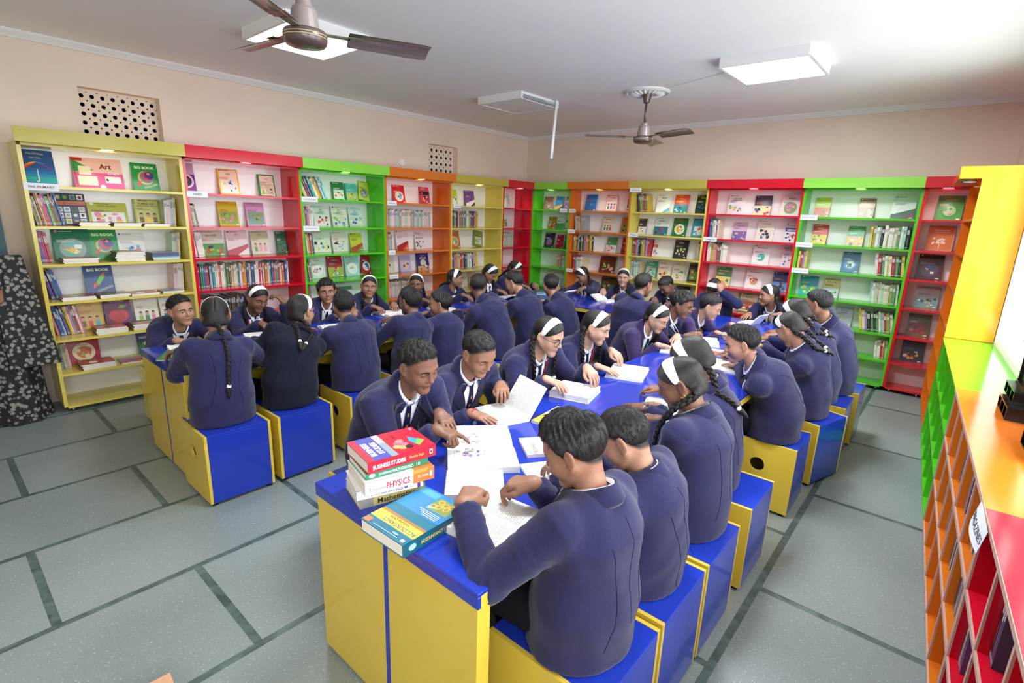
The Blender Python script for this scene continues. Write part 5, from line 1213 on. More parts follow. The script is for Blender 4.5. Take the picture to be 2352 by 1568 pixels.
def hair_geo(style, h, seed):
    rg = np.random.RandomState(seed)
    f = Field((-0.115, -0.14, -0.115), (0.115, 0.13, 0.155), h)
    if style == 'girl':
        f.ell((0, -0.014, 0.033), (0.0755, 0.0930, 0.0840), 0); f.ell((0, 0.028, 0.044), (0.063, 0.060, 0.062), 0.03)
        f.ell((0, -0.070, -0.03), (0.055, 0.034, 0.045), 0.03)
        for s in (-1, 1): f.ell((s * 0.052, -0.052, -0.045), (0.022, 0.022, 0.026), 0.02)
        ys, zs = HL_GIRL
    elif style == 'bun':
        f.ell((0, -0.014, 0.034), (0.0775, 0.0955, 0.0855), 0); f.ell((0, 0.028, 0.044), (0.063, 0.060, 0.062), 0.03)
        ys, zs = HL_GIRL
    else:
        top, side = {'short': (0.012, 0.005), 'mid': (0.020, 0.009), 'full': (0.026, 0.015), 'crop': (0.009, 0.004)}[style]
        f.ell((0, -0.013, 0.030), (0.0715 + side, 0.090 + side, 0.081 + 0.004), 0)
        f.ell((0, 0.006, 0.052), (0.058 + side * 0.6, 0.078, 0.056 + top), 0.02)
        f.ell((0, 0.050, 0.062 + top * 0.3), (0.046, 0.040, 0.026 + top * 0.5), 0.02)
        ys, zs = HL_BOY
        if style == 'full': zs = list(np.array(zs) - np.array([0.012, 0.016, 0.012, 0.008, 0.02, 0.03, 0.02, 0.016, 0.018, 0.018]))
    sl, X, Y, Z = f.sub(f.lo, f.lo + f.h * f.n)
    zl = np.interp(Y, ys, zs)
    wob = 0.003 * np.sin(X * 330 + rg.rand() * 6) + 0.002 * np.sin(X * 760 + Y * 400 + rg.rand() * 6)
    if style in ('girl', 'bun'):
        wob = wob * 0.3 + 0.016 * np.clip(1 - np.abs(X) / 0.05, 0, 1) * (Y > 0.05) * 0.6
        f.F = f.F + (0.006 * np.exp(-(X / 0.0045) ** 2) * (Z > 0.02)).astype(np.float32)
    else:   # clumps radiating from the crown
        th = np.arctan2(X, Y + 0.045); ph = np.sqrt(X ** 2 + (Y + 0.045) ** 2)
        amp = {'short': 0.0020, 'mid': 0.0032, 'full': 0.0034, 'crop': 0.0008}[style]
        f.F = f.F - (amp * (np.sin(th * 17 + 5 * np.sin(ph * 55 + 1.7) + rg.rand() * 6) + 0.7 * np.sin(th * 31 + 60 * ph + rg.rand() * 6))).astype(np.float32) * np.clip((Z - 0.02) / 0.04, 0.15, 1).astype(np.float32)
    if style not in ('girl', 'bun'): tt = np.clip((Z - zl) / 0.042, 0, 1); f.F = f.F + (({'full': 0.006, 'crop': 0.004}.get(style, 0.0085)) * (1 - tt * tt * (3 - 2 * tt))).astype(np.float32)
    cut = (zl + wob - Z).astype(np.float32)
    k = 0.010 if style in ('girl', 'bun') else 0.020; A = f.F; hh = np.maximum(k - np.abs(A - cut), 0) / k; f.F = np.maximum(A, cut) + hh * hh * k * 0.25
    V, Q = f.surface()
    # drop what would be buried deep in the skull is unnecessary; flow coordinates for the strand shader
    if style in ('girl', 'bun'):
        fl = np.stack([V[:, 0] * 30 * np.sign(V[:, 0]), (V[:, 2] + V[:, 1] * 0.4) * 420, V[:, 1] * 60], 1); fl[:, 1] = V[:, 2] * 260 + V[:, 1] * 260
        fl = np.stack([V[:, 0] * 40, (V[:, 1] * 0.9 - V[:, 2] * 0.35) * 520, V[:, 2] * 60], 1)
        fl[:, 0] = np.abs(V[:, 0]) * 60
    else:
        th = np.arctan2(V[:, 0], V[:, 1] + 0.045); r = np.sqrt(V[:, 0] ** 2 + (V[:, 1] + 0.045) ** 2 + 1e-9); ph = np.arctan2(r, V[:, 2])
        fl = np.stack([np.cos(th) * 34, np.sin(th) * 34, ph * 5 + r * 8], 1)
    return V, Q, fl
_haircache = {}
def hair(style, h, seed):
    k = (style, h, seed)
    if k not in _haircache: _haircache[k] = hair_geo(*k)
    return _haircache[k]
def ik(S, Wt, L1, L2, pole):
    d = Wt - S; D = np.linalg.norm(d)
    if D > (L1 + L2) * 0.995: sc = D / ((L1 + L2) * 0.995); L1 *= sc; L2 *= sc
    u = d / D; a = (L1 * L1 - L2 * L2 + D * D) / (2 * D); hgt = math.sqrt(max(L1 * L1 - a * a, 1e-6))
    p = pole - u * (pole @ u); p = nz(p)
    return S + u * a + p * hgt
def braid_mesh(mb, path, r):
    """three plaited strands along a path of points"""
    P = [np.asarray(p, float) for p in path]; seg = [np.linalg.norm(P[i + 1] - P[i]) for i in range(len(P) - 1)]; L = sum(seg); n = max(14, int(L / 0.0065))
    cs = np.concatenate([[0], np.cumsum(seg)]); pts = []; prev = np.array((1.0, 0.13, 0.05))
    for i in range(n + 1):
        t = L * i / n; p = np.array([np.interp(t, cs, [q[k] for q in P]) for k in range(3)]); q = np.array([np.interp(min(t + 0.004, L), cs, [w[k] for w in P]) for k in range(3)]); o = np.array([np.interp(max(t - 0.004, 0), cs, [w[k] for w in P]) for k in range(3)])
        tg = nz(q - o); prev = nz(prev - tg * (prev @ tg)); pts.append((p, prev.copy(), np.cross(tg, prev), t))
    for s in range(3):
        ph = s * 2 * math.pi / 3; line = []; rr = []
        for (p, a, b, t) in pts:
            w = t / 0.026 * math.pi * 0.62 + ph; k = r * (1 - 0.35 * t / L)
            line.append(tuple(p + a * math.sin(w) * k * 0.62 + b * math.sin(2 * w) * k * 0.32)); rr.append(k * 0.58)
        rr[-1] *= 0.4; rr[0] *= 0.7
        mb.tube(line, rr, 7)
    return pts[-1][0], nz(P[-1] - P[-2])
def flow_attr(me, s=(60, 60, 900)):
    at = me.attributes.new('flow', 'FLOAT_VECTOR', 'POINT'); c = np.zeros(len(me.vertices) * 3, np.float32); me.vertices.foreach_get('co', c); at.data.foreach_set('vector', (c.reshape(-1, 3) * np.array(s, np.float32)).ravel())
SKINS = {'a': '#a87e66', 'b': '#976d56', 'c': '#7c5745', 'd': '#ba937c', 'e': '#6d4a3a'}
PCOUNT = [0]
def person(label, pel, face, head, look, rh, lh, girl=False, coat='wool_navy', skin='b', hair_style='short', near=False, front=True, back=False,
           s=1.0, hs=0.95, braids=(), band=True, glasses=None, gaze='down', lanyard=False, smile=False, seat=SEAT, seed=None, fat=1.0, twist=0.0, watch=None, earring=False, bracelet=None, widen=1.0, clip=None):
    """rh / lh: (x, y, surface z, finger direction deg, pose[, pitch]) or None for a hand in the lap"""
    PCOUNT[0] += 1; seed = PCOUNT[0] if seed is None else seed; rg = random.Random(seed * 13 + 5)
    fa = math.radians(face); F = np.array((math.cos(fa), math.sin(fa), 0)); Rr = np.array((F[1], -F[0], 0))
    pel3 = np.array((pel[0], pel[1], seat + 0.085 * s)); Hc = np.array(head, float)
    root = empty('person', (pel[0], pel[1], 0)); tag(root, label, 'person', )
    org = np.array((pel[0], pel[1], 0.0))
    # head frame
    ya, pt, ro = (math.radians(a) for a in look)
    hf = np.array((math.cos(pt) * math.cos(ya), math.cos(pt) * math.sin(ya), -math.sin(pt))); hr = np.array((math.sin(ya), -math.cos(ya), 0)); hu = np.cross(hr, hf)
    hr, hu = hr * math.cos(ro) + hu * math.sin(ro), hu * math.cos(ro) - hr * math.sin(ro)
    HM = np.stack([hr, hf, hu], 1)                      # columns: local axes in world
    lean = nz(Hc - pel3); ut0 = nz(lean * 0.55 + UP * 0.45)
    NB = Hc - hu * 0.066 * hs - ut0 * 0.070 - F * 0.020 - hf * 0.014
    # spine
    ctl = pel3 + UP * 0.24 * s - F * 0.035
    def spine(t): return pel3 * (1 - t) ** 2 + ctl * 2 * t * (1 - t) + NB * t * t
    ut = nz(NB - spine(0.7))
    tw = math.radians(twist); Rt = Rr * math.cos(tw) + F * math.sin(tw); Rt = nz(Rt - ut * (Rt @ ut)); Ft = np.cross(ut, Rt)
    if Ft @ F < 0: Ft = -Ft
    wd = s * widen
    sh = {}
    for nm, sg in (('R', 1), ('L', -1)): sh[nm] = NB - ut * 0.048 * s + Rt * sg * 0.140 * wd + Ft * 0.012
    arms = {}
    hh = 0.0030 if near else 0.0046; hsc = 0.95 * s if s < 1.05 else s
    bodyV, bodyQ, nv = [], [], 0
    for nm, sg, spec in (('R', 1, rh), ('L', -1, lh)):
        if spec is None: spec = (pel[0] + F[0] * 0.22 + Rr[0] * sg * 0.06, pel[1] + F[1] * 0.22 + Rr[1] * sg * 0.06, seat + 0.13, face + sg * 35, 'rest')
        x, y, z, dr, pose = spec[:5]; pit = math.radians(spec[5] if len(spec) > 5 else 12); rol = math.radians(spec[6] if len(spec) > 6 else 0)
        a = math.radians(dr); d = np.array((math.cos(a) * math.cos(pit), math.sin(a) * math.cos(pit), -math.sin(pit)))
        zx = nz(np.cross(d, np.cross(UP if abs(d[2]) < 0.95 else F, d))); yx = np.cross(zx, d)
        zx, yx = zx * math.cos(rol) + yx * math.sin(rol), yx * math.cos(rol) - zx * math.sin(rol)
        V, Q = hand(nm, pose, hh, round(hsc, 2))
        Wv = V @ np.stack([d, yx, zx])          # rotate into world
        free = len(spec) > 7 and spec[7] == 'free'
        wr = np.array((x, y, 0.0)) - d * 0.045
        if free: wr = np.array((x, y, z)) - d * 0.05
        else: wr[2] = z + 0.0015 - Wv[V[:, 0] > -0.02][:, 2].min()
        S = sh[nm]; pole = Rt * sg * 0.50 - UP * 0.9 - F * 0.30
        if len(spec) > 8: pole = Rt * sg * spec[8][0] + F * spec[8][1] + UP * spec[8][2]
        reach = np.linalg.norm(wr - S); mx = 0.475 * s
        if reach > mx: S = S + (wr - S) / reach * min(reach - mx, 0.06); sh[nm] = S
        E = ik(S, wr - d * 0.012, 0.255 * s, 0.225 * s, pole); arms[nm] = (S, E, wr, d)
        bodyV.append(Wv + wr); bodyQ.append(Q + nv); nv += len(V)
    # skin: head with neck
    nbl = (NB - ut * 0.02 - Hc) @ HM / hs
    HV, HQ = head_geo(nbl, 0.0042 if near else 0.0066, girl, fat)
    base = np.array(s2l(SKINS[skin]))
    hcol = np.tile(base, (len(HV), 1))
    if not girl:
        zl = np.interp(HV[:, 1], *HL_BOY); k = np.clip((HV[:, 2] - zl + 0.010) / 0.016, 0, 1) * (np.abs(HV[:, 0]) < 0.078); hcol = hcol * (1 - k[:, None]) + np.array(s2l('#1a1614')) * k[:, None]
    HW = HV * hs @ HM.T + Hc
    bodyV.append(HW); bodyQ.append(HQ + nv); ncol = [np.tile(base * (0.97 if girl else 0.93), (nv, 1)), hcol]; nv += len(HV)
    # hidden trunk and arm core so that the figure is one piece
    core = MB(); core.tube([spine(0.02), spine(0.4), spine(0.8), NB], [0.07, 0.075, 0.07, 0.045], 8)
    for nm in 'RL':
        S, E, wr, d = arms[nm]; core.tube([NB - ut * 0.06, S, E, wr * 0.8 + E * 0.2, wr], [0.03, 0.03, 0.026, 0.0235 * hsc, 0.0205 * hsc], 12)
    cv = np.array(core.v); cq = []
    for q in core.f:
        if len(q) == 4: cq.append(q)
        else:
            for i in range(1, len(q) - 2, 2): cq.append((q[0], q[i], q[i + 1], q[i + 2]))
    bodyV.append(cv); bodyQ.append(np.array(cq) + nv); ncol.append(np.tile(base, (len(cv), 1)))
    me = fast_mesh('body', np.concatenate(bodyV) - org, np.concatenate(bodyQ), 'skin', np.concatenate(ncol)); link('body', me, root)
    # blazer
    vx = 0.0108 if near else 0.014
    allp = np.array([pel3, NB] + [p for nm in 'RL' for p in arms[nm][:3]]); f = Field(allp.min(0) - 0.25, allp.max(0) + np.array((0.25, 0.25, 0.14)), vx, 0.08)
    zb = seat + 0.004 if clip is None else clip
    P0, P1, P2, P3 = pel3 - UP * 0.085 * s, spine(0.38), spine(0.68), spine(0.84)
    f.ecap(P0, spine(0.16), (0.180 * wd, 0.150 * s), (0.170 * wd, 0.138 * s), Rr, 0.0, m=0.05)
    f.ecap(spine(0.16), P1, (0.170 * wd, 0.138 * s), (0.150 * wd, 0.118 * s), Rr, 0.04, m=0.05); f.ecap(P1, P2, (0.150 * wd, 0.118 * s), (0.158 * wd, 0.116 * s), (Rr + Rt) / 2, 0.04, m=0.05)
    f.ecap(P2, P3, (0.158 * wd, 0.116 * s), (0.118 * wd, 0.074 * s), Rt, 0.04, m=0.05)
    for nm, sg in (('R', 1), ('L', -1)):
        S, E, wr, d = arms[nm]; f.cone(NB - ut * 0.058 * s - Ft * 0.008, S - ut * 0.004, 0.047 * s, 0.056 * s, 0.03, m=0.05)
    for nm, sg in (('R', 1), ('L', -1)):
        S, E, wr, d = arms[nm]; fd = nz(wr - E); c = wr - fd * 0.012
        g = f.like(0.08)
        g.cone(S, E, 0.062 * s, 0.051 * s, 0, m=0.05); g.cone(E, c, 0.051 * s, 0.041 * s, 0.02, m=0.05)
        k = 0.020; A, dd = f.F, g.F; h2 = np.maximum(k - np.abs(A - dd), 0) / k; f.F = np.minimum(A, dd) - h2 * h2 * k * 0.25
    f.cone(NB - ut * 0.012 + Ft * 0.014, NB + ut * 0.12 + Ft * 0.02, 0.046 * s, 0.066 * s, 0.008, 'd', m=0.05)
    sl, X, Y, Z = f.sub(f.lo, f.lo + f.h * f.n); f.F = np.maximum(f.F, (zb - Z).astype(np.float32))
    for nm in 'RL':      # open cuffs
        S, E, wr, d = arms[nm]; fd = nz(wr - E)
        cut = ((X - wr[0]) * fd[0] + (Y - wr[1]) * fd[1] + (Z - wr[2]) * fd[2]); nr = (X - wr[0]) ** 2 + (Y - wr[1]) ** 2 + (Z - wr[2]) ** 2 < 0.075 ** 2
        f.F = np.where(nr, np.maximum(f.F, (cut + 0.012).astype(np.float32)), f.F)
    BV, BQ = f.surface(); BV = smooth_verts(BV, BQ, 1, 0.4); N = vnormals(BV, BQ)
    D = np.zeros(len(BV)); rr = np.random.RandomState(seed + 50)
    for k in range(7):      # soft drapery
        w = rr.randn(3); w[2] *= 0.5; w = nz(w) * rr.uniform(18, 60); D += rr.uniform(0.0007, 0.0016) * np.sin(BV @ w + 1.3 * np.sin(BV @ w[[1, 2, 0]] * 0.6) + rr.rand() * 6)
    for nm in 'RL':
        S, E, wr, d = arms[nm]
        for p, ax, am in ((E, nz(wr - S), 0.0042), (S * 0.6 + E * 0.4, nz(E - S), 0.0026), (wr * 0.7 + E * 0.3, nz(wr - E), 0.0022)):
            q = BV - p; D += am * np.exp(-(q ** 2).sum(1) / (0.07 ** 2)) * np.sin((q @ ax) * 175 + 1.4 * np.sin(q @ Rt * 60) + rr.rand() * 6)
    for nm, sg in (('R', 1), ('L', -1)):      # set-in sleeve heads
        S, E, wr, d = arms[nm]; q = BV - S; ax = nz(nz(E - S) * 0.55 + Rt * sg * 0.45); dd = q @ ax - 0.004; near_ = np.exp(-(q ** 2).sum(1) / 0.085 ** 2)
        D += near_ * (0.0042 * np.exp(-((dd - 0.012) / 0.011) ** 2) - 0.0034 * np.exp(-((dd + 0.006) / 0.008) ** 2))
    w = nz(Rr * 0.5 + UP); D += 0.0022 * np.exp(-((BV - P1) ** 2).sum(1) / 0.12 ** 2) * np.sin((BV @ w) * 110 + 2 * np.sin(BV @ Rr * 25))
    D *= np.clip((BV[:, 2] - zb) / 0.02, 0, 1)
    BV = BV + N * D[:, None]
    bl = link('blazer', fast_mesh('blazer', BV - org, BQ, coat), root)
    bvh = bvh_of(BV, BQ)
    def chest(u, v, off, back_=False):
        sgn = -1 if back_ else 1
        q = NB + Rt * u + ut * v; o = q + Ft * sgn * 0.19; hit = bvh.ray_cast(Vector(o), Vector(-Ft * sgn), 0.4)
        if hit[0] is None: return q + Ft * sgn * (0.052 + off) - org
        dep = (np.array(hit[0]) - q) @ Ft * sgn
        return q + Ft * sgn * (min(max(dep, 0.048), 0.15) + off) - org
    LV = 0.205 * s
    # collar of the blazer
    def ring(mb, cross, t0, t1, drop, n=28, col=None, lift=0.016):
        th = [math.radians(t0 + (t1 - t0) * i / (n - 1)) for i in range(n)]
        def P(i, j):
            r, z = cross[j % len(cross)]; t = th[i]; fr = (abs(t) / math.pi) ** 2
            return NB + (Rt * math.sin(t) * (r + 0.004 * fr) - Ft * math.cos(t) * (r + (0.014 if math.cos(t) > 0 else 0.018) * abs(math.cos(t)))) + ut * (z + lift * (0.5 + 0.5 * math.cos(t)) - drop * fr) - org
        mb.grid(P, n, len(cross) + 1, col)
    if True:
        mb = MB(); ring(mb, [(0.053, -0.022), (0.055, 0.026), (0.061, 0.030), (0.084, -0.016), (0.078, -0.030)], -148, 148, 0.062); mb.build('collar', coat, bl, smooth=True)
        mb = MB(); ring(mb, [(0.024, -0.020), (0.046, -0.012), (0.0485, 0.031), (0.0520, 0.032), (0.0535, -0.004)], -174, 174, 0.040, lift=0.010); sc_ = mb.build('shirt', 'shirt', root, smooth=True)
    if front:
        mb = MB()
        def hwid(v): return 0.058 * s * max(0.0, 1 - (-v) / LV) ** 0.85
        mb.grid(lambda i, j: chest((i / 6 * 2 - 1) * (hwid(-LV * j / 10) + 0.002), -LV * j / 10 - 0.004, 0.0045), 7, 11); mb.build('shirt_front', 'shirt', sc_, smooth=True)
        for sg in (-1, 1):
            mb = MB()
            def lap(i, j, off):
                v = -LV * 1.05 * j / 10 + 0.004; inn = hwid(min(v, 0)) * 0.96; t = j / 10
                out = np.interp(t, [0, 0.30, 0.36, 0.42, 1.0], [0.066, 0.098, 0.090, 0.104, 0.012]) * s
                return chest(sg * (inn + (max(out, inn + 0.004) - inn) * i / 4), v, off * (0.5 + 0.5 * math.sin(math.pi * min(1, i / 4 + 0.15))))
            mb.grid(lambda i, j: lap(i, j, 0.008), 5, 11); mb.grid(lambda i, j: lap(4 - i, j, 0.001), 5, 11); mb.build('lapel', coat, bl, smooth=True)
        # tie with small crests
        mb = MB(); navy = s2l('#171a3c'); gold = s2l('#a8703c')
        def tw_(t): return np.interp(t, [0, 0.10, 0.14, 1.0], [0.013, 0.016, 0.010, 0.025]) * s
        mb.grid(lambda i, j: chest((i / 3 * 2 - 1) * tw_(j / 12), -0.012 - LV * 0.97 * j / 12, 0.009 + 0.004 * math.sin(math.pi * i / 3) + (0.009 if j < 2 else 0)), 4, 13, col=lambda i, j: gold if (i == 1 and j in (4, 7, 10)) else navy)
        mb.build('tie', 'tie', root, smooth=True)
        for sg in (-1, 1):     # points of the shirt collar
            mb = MB(); mb.grid(lambda i, j: chest(sg * (0.009 + 0.027 * i / 3), 0.006 - 0.034 * (j / 3) * (1 - i / 3 * 0.8), 0.008), 4, 4); mb.build('collar_point', 'shirt', sc_, smooth=True)
        if lanyard:
            for sg in (-1, 1):
                mb = MB(); mb.grid(lambda i, j: chest(sg * np.interp(j, [0, 12], [0.060, 0.012]) + (i - 0.5) * 0.012, -0.0 - 0.24 * s * j / 12, 0.013), 2, 13); mb.build('lanyard', 'red_ribbon', root)
    if back:
        for u0, u1 in ((0, 0), (-0.085, -0.06), (0.085, 0.06)):
            pts = [chest((u0 + (u1 - u0) * math.sin(math.pi * k / 18)) * s, (-0.045 if u0 == 0 else -0.10) - k / 18 * 0.30 * s, 0.0002, True) for k in range(19)]
            mb = MB(); mb.tube(pts, 0.0011, 4); mb.build('seam', 'seam_navy', bl)
    # trousers / legs, shoes
    g = Field(np.array((pel[0], pel[1], 0)) - 0.62, np.array((pel[0], pel[1], 0.75)) + np.array((0.62, 0.62, 0)), 0.018, 0.08)
    for sg in (1, -1):
        hip = pel3 + Rr * sg * 0.070 * s - UP * 0.012 + F * 0.05; kn = pel3 + F * 0.37 * s + Rr * sg * 0.095 * s; kn[2] = seat + 0.045; an = kn + F * rg.uniform(-0.06, 0.03); an[2] = 0.085
        g.cone(hip, kn, 0.074 * s, 0.056 * s, 0.03, m=0.05); g.cone(kn, an, 0.056 * s, 0.045 * s, 0.01, m=0.05)
        mb = MB(); n = 10
        def sp(i, j):
            a = 2 * math.pi * i / 12; t = j / (n - 1); wdt = 0.040 * math.sin(math.pi * min(0.97, 0.16 + t * 0.80)) ** 0.6; ht = np.interp(t, [0, 0.25, 0.5, 1], [0.07, 0.075, 0.05, 0.03])
            p = an + F * (-0.075 + 0.24 * t) * s * 0.9; return (p[0] + Rr[0] * wdt * math.cos(a) - org[0], p[1] + Rr[1] * wdt * math.cos(a) - org[1], max(0.004, ht * 0.5 + ht * 0.5 * math.sin(a)) )
        mb.grid(sp, 12, n, closed_u=True); mb.f.append(tuple(range(11, -1, -1))); mb.c.append(None); mb.f.append(tuple(range(12 * (n - 1), 12 * n))); mb.c.append(None); mb.build('shoe', 'shoe', root, smooth=True)
    g.ecap(pel3 - UP * 0.03 + F * 0.03, pel3 + UP * 0.02 + F * 0.03, (0.125 * wd, 0.085 * s), (0.115 * wd, 0.08 * s), Rr, 0.03, m=0.05)
    sl, X, Y, Z = g.sub(g.lo, g.lo + g.h * g.n); inseat = ((X - pel[0]) ** 2 < 0.30 ** 2) & ((Y - pel[1]) ** 2 < 0.30 ** 2); g.F = np.where(inseat & (Z < seat + 0.3) & (((X - pel[0]) * F[0] + (Y - pel[1]) * F[1]) < 0.23), np.maximum(g.F, (zb + 0.001 - Z).astype(np.float32)), g.F)
    V, Q = g.surface(); link('trousers', fast_mesh('trousers', V - org, Q, 'trouser'), root)
    # hair
    st = 'girl' if girl else hair_style
    KV, KQ, fl = hair(st, 0.0050 if near else 0.0072, seed % 3 if not near else seed)
    KW = KV * hs @ HM.T + Hc
    hm = fast_mesh('hair', KW - org, KQ, 'hair_sleek' if girl else 'hair', flow=fl); ho = link('hair', hm, root)
    hb = bvh_of(KW, KQ); hd = bvh_of(HW, HQ)
    def local(p): return np.asarray(p, float) * hs @ HM.T + Hc
    if near and not girl:      # loose locks
        mb = MB(); KN = vnormals(KW, KQ); crown = local((0, -0.045, 0.105)); cand = np.where(KV[:, 2] > (0.0 if not girl else 0.03))[0]
        for k in range(600):
            i = cand[rg.randrange(len(cand))]; p, n = KW[i], KN[i]; t = p - crown; t = t - n * (t @ n)
            if girl: t = -hf * 0.6 - hu * 0.5; t = t - n * (t @ n)
            t = nz(t + np.array([rg.uniform(-.3, .3) for _ in range(3)]) * 0.35 * (np.linalg.norm(t) if not girl else 1)); L = rg.uniform(0.011, 0.022) * (0.7 if hair_style in ('crop', 'short') else 1)
            lift = rg.uniform(0.0, 0.10) if not girl else 0.02
            mb.tube([p - t * L * 0.3 - n * 0.0006, p + t * L * 0.3 + n * (0.0006 + L * lift * 0.4 - (L * 0.3) ** 2 / 0.17), p + t * L * 0.85 + n * (0.0004 + L * lift * 0.5 - (L * 0.85) ** 2 / 0.17)], [0.0012, 0.0013, 0.0003], 3, cap=False)
        me = mb.mesh('locks', 'hair_sleek' if girl else 'hair'); me.transform(Matrix.Translation(-Vector(org))); flow_attr(me, (300, 300, 300)); link('locks', me, ho)
    if girl:
        # parting
        def on(bv, d, off):
            o = local((0, -0.012, 0.03)); dw = HM @ nz(d); hit = bv.ray_cast(Vector(o + dw * 0.3), Vector(-dw), 0.32)
            return (np.array(hit[0]) if hit[0] is not None else o + dw * 0.085 * hs) + dw * off
        mb = MB()
        mb.grid(lambda i, j: on(hb, ((i - 0.5) * 0.026, math.cos(math.radians(38 + 118 * j / 14)), math.sin(math.radians(38 + 118 * j / 14))), 0.0004) - org, 2, 15, col=tuple(base * 0.8)); mb.build('parting', 'face_print', ho)
        if band:
            mb = MB(); nu, nv_ = 29, 4
            def bp(i, j, off):
                a = math.radians(-98 + 196 * i / (nu - 1)); tilt = math.radians(14 + 4 * math.cos(a)); wdd = (j / (nv_ - 1) - 0.5) * (0.62 * (0.45 + 0.55 * max(0, math.cos(a * 0.78))))
                d = np.array((math.sin(a), 0, math.cos(a))); d = d + np.array((0, math.tan(tilt) * 0.9 - 0.0 + (-0.25 if math.cos(a) < 0 else 0) * abs(math.cos(a)) + wdd, 0)) + np.array((0, 0.10 * math.cos(a), 0))
                return on(hb, d, off) - org
            mb.grid(lambda i, j: bp(i, j, 0.0035), nu, nv_); mb.grid(lambda i, j: bp(nu - 1 - i, j, 0.001), nu, nv_)
            for e in (0, nv_ - 1): mb.grid(lambda i, j: bp(i, e, 0.001 + 0.0025 * j), nu, 2)
            mb.build('hair_band', 'band_cloth', root, smooth=True)
        for br in braids:
            sg = {'R': 1, 'L': -1, 'C': 0}[br[0]]; where = br[1]; L = br[2]
            st_ = local((sg * 0.058, -0.055, -0.052)) if sg else local((0, -0.100, -0.045))
            if where == 'front':
                pA = NB + Rt * sg * 0.088 + Ft * 0.055 + ut * 0.035; pB = NB + Rt * sg * 0.080 + Ft * 0.135 - ut * 0.05; pC = pB - UP * max(0.02, L - 0.16) + Ft * 0.01
                h1 = bvh.ray_cast(Vector(pB + F * 0.12), Vector(-F), 0.3)
                path = [st_, (st_ + pA) / 2 + Rt * sg * 0.008, pA, pB, pC]
            else:
                u = sg * 0.05; drop = max(0.05, L - 0.10)
                path = [st_, (st_ * 0.6 + (chest(u, -0.01, 0.016, True) + org) * 0.4) - Ft * 0.010] + [chest(u * (1 - 0.2 * k), -0.02 - drop * k / 3, 0.013, True) + org for k in range(4)]
            if len(br) > 3: path = path[:1] + [st_ + np.array(q) for q in br[3]]
            # sample a smooth curve
            pp = []; n = len(path)
            for i in range(n - 1):
                a, b, c, d = path[max(i - 1, 0)], path[i], path[i + 1], path[min(i + 2, n - 1)]
                for k in range(6):
                    t = k / 6; pp.append(0.5 * ((2 * b) + (-a + c) * t + (2 * a - 5 * b + 4 * c - d) * t * t + (-a + 3 * b - 3 * c + d) * t ** 3))
            pp.append(path[-1]); mb = MB(); e, dr_ = braid_mesh(mb, pp, 0.0165 * hs)
            mb.tube([e - dr_ * 0.004, e + dr_ * 0.02, e + dr_ * 0.05, e + dr_ * 0.075], [0.009, 0.015, 0.011, 0.002], 8)
            me = mb.mesh('braid', 'hair_sleek', smooth=True); me.transform(Matrix.Translation(-Vector(org))); flow_attr(me, (500, 500, 120)); bo = link('braid', me, root)
            mb = MB(); mb.tube([e - dr_ * 0.010, e - dr_ * 0.004, e + dr_ * 0.004, e + dr_ * 0.010], [0.0095, 0.0125, 0.0125, 0.0095], 10); me = mb.mesh('hair_tie', 'band_cloth', smooth=True); me.transform(Matrix.Translation(-Vector(org))); link('hair_tie', me, bo)
    # face details laid on the skin
    def skinp(x, z, off, y0=0.2):
        o = local((x, y0, z)); hit = hd.ray_cast(Vector(o), Vector(-hf), 0.3); return (np.array(hit[0]) if hit[0] is not None else local((x, 0.07, z))) + hf * off - org
    if front:
        white = s2l('#e9e4de'); iris = s2l('#20140e'); lash = s2l('#120d0b')
        for sg in (-1, 1):
            mb = MB(); cx, cz = sg * 0.0305, 0.003; hw = 0.0142
            up_, lo_ = {'down': (-0.0034, -0.0046), 'open': (0.0056, -0.0046), 'half': (0.0032, -0.0046)}[gaze]
            nu = 13; nvv = 6; ix = (0.0 if gaze == 'down' else 0.001)
            def ep(i, j):
                x = -1 + 2 * i / (nu - 1); k = 1 - x * x; z = lo_ * k + (up_ - lo_) * k * j / (nvv - 1); return skinp(cx + x * hw, cz + z - 0.0006 * x * sg * 0, 0.0007)
            def ec(i, j):
                x = (-1 + 2 * (i + 0.5) / (nu - 1)) * hw; k = 1 - (x / hw) ** 2; z = lo_ * k + (up_ - lo_) * k * (j + 0.5) / (nvv - 1)
                return iris if gaze == 'down' or (x - ix) ** 2 + (z - (-0.004 if gaze == 'down' else 0.0006)) ** 2 < 0.0058 ** 2 else white
            mb.grid(ep, nu, nvv, col=ec)
            mb.grid(lambda i, j: skinp(cx + (-1 + 2 * i / (nu - 1)) * hw * 1.06, cz + up_ * (1 - (-1 + 2 * i / (nu - 1)) ** 2) + (0.0028 * j - 0.0006), 0.0012), nu, 2, col=lash)
            mb.build('eye', 'face_print', root)
            mb = MB(); bn = 11; thick = 0.0085 if not girl else 0.0062
            mb.grid(lambda i, j: skinp(sg * (0.013 + 0.037 * i / (bn - 1)), 0.0195 + 0.0050 * math.sin(math.pi * min(1, i / (bn - 1) * 0.85 + 0.1)) - 0.003 * (i / (bn - 1)) ** 2 + (j - 0.5) * thick * (0.5 + 0.5 * math.sin(math.pi * (0.25 + 0.6 * i / (bn - 1)))), 0.0010), bn, 2, col=s2l('#15100e')); mb.build('eyebrow', 'face_print', root)
        lipc = tuple(np.array(base) * np.array((1.0, 0.58, 0.60) if girl else (0.92, 0.66, 0.66))); mw_ = 0.0235 if smile else 0.0195
        mb = MB(); bn = 13; cv = 0.0035 if smile else -0.0008
        def lipf(zt, zb2):
            return lambda i, j: skinp((-1 + 2 * i / (bn - 1)) * mw_, (lambda x: -0.0572 + cv * x * x + (zt if j else zb2) * (1 - x * x))(-1 + 2 * i / (bn - 1)), 0.0006)
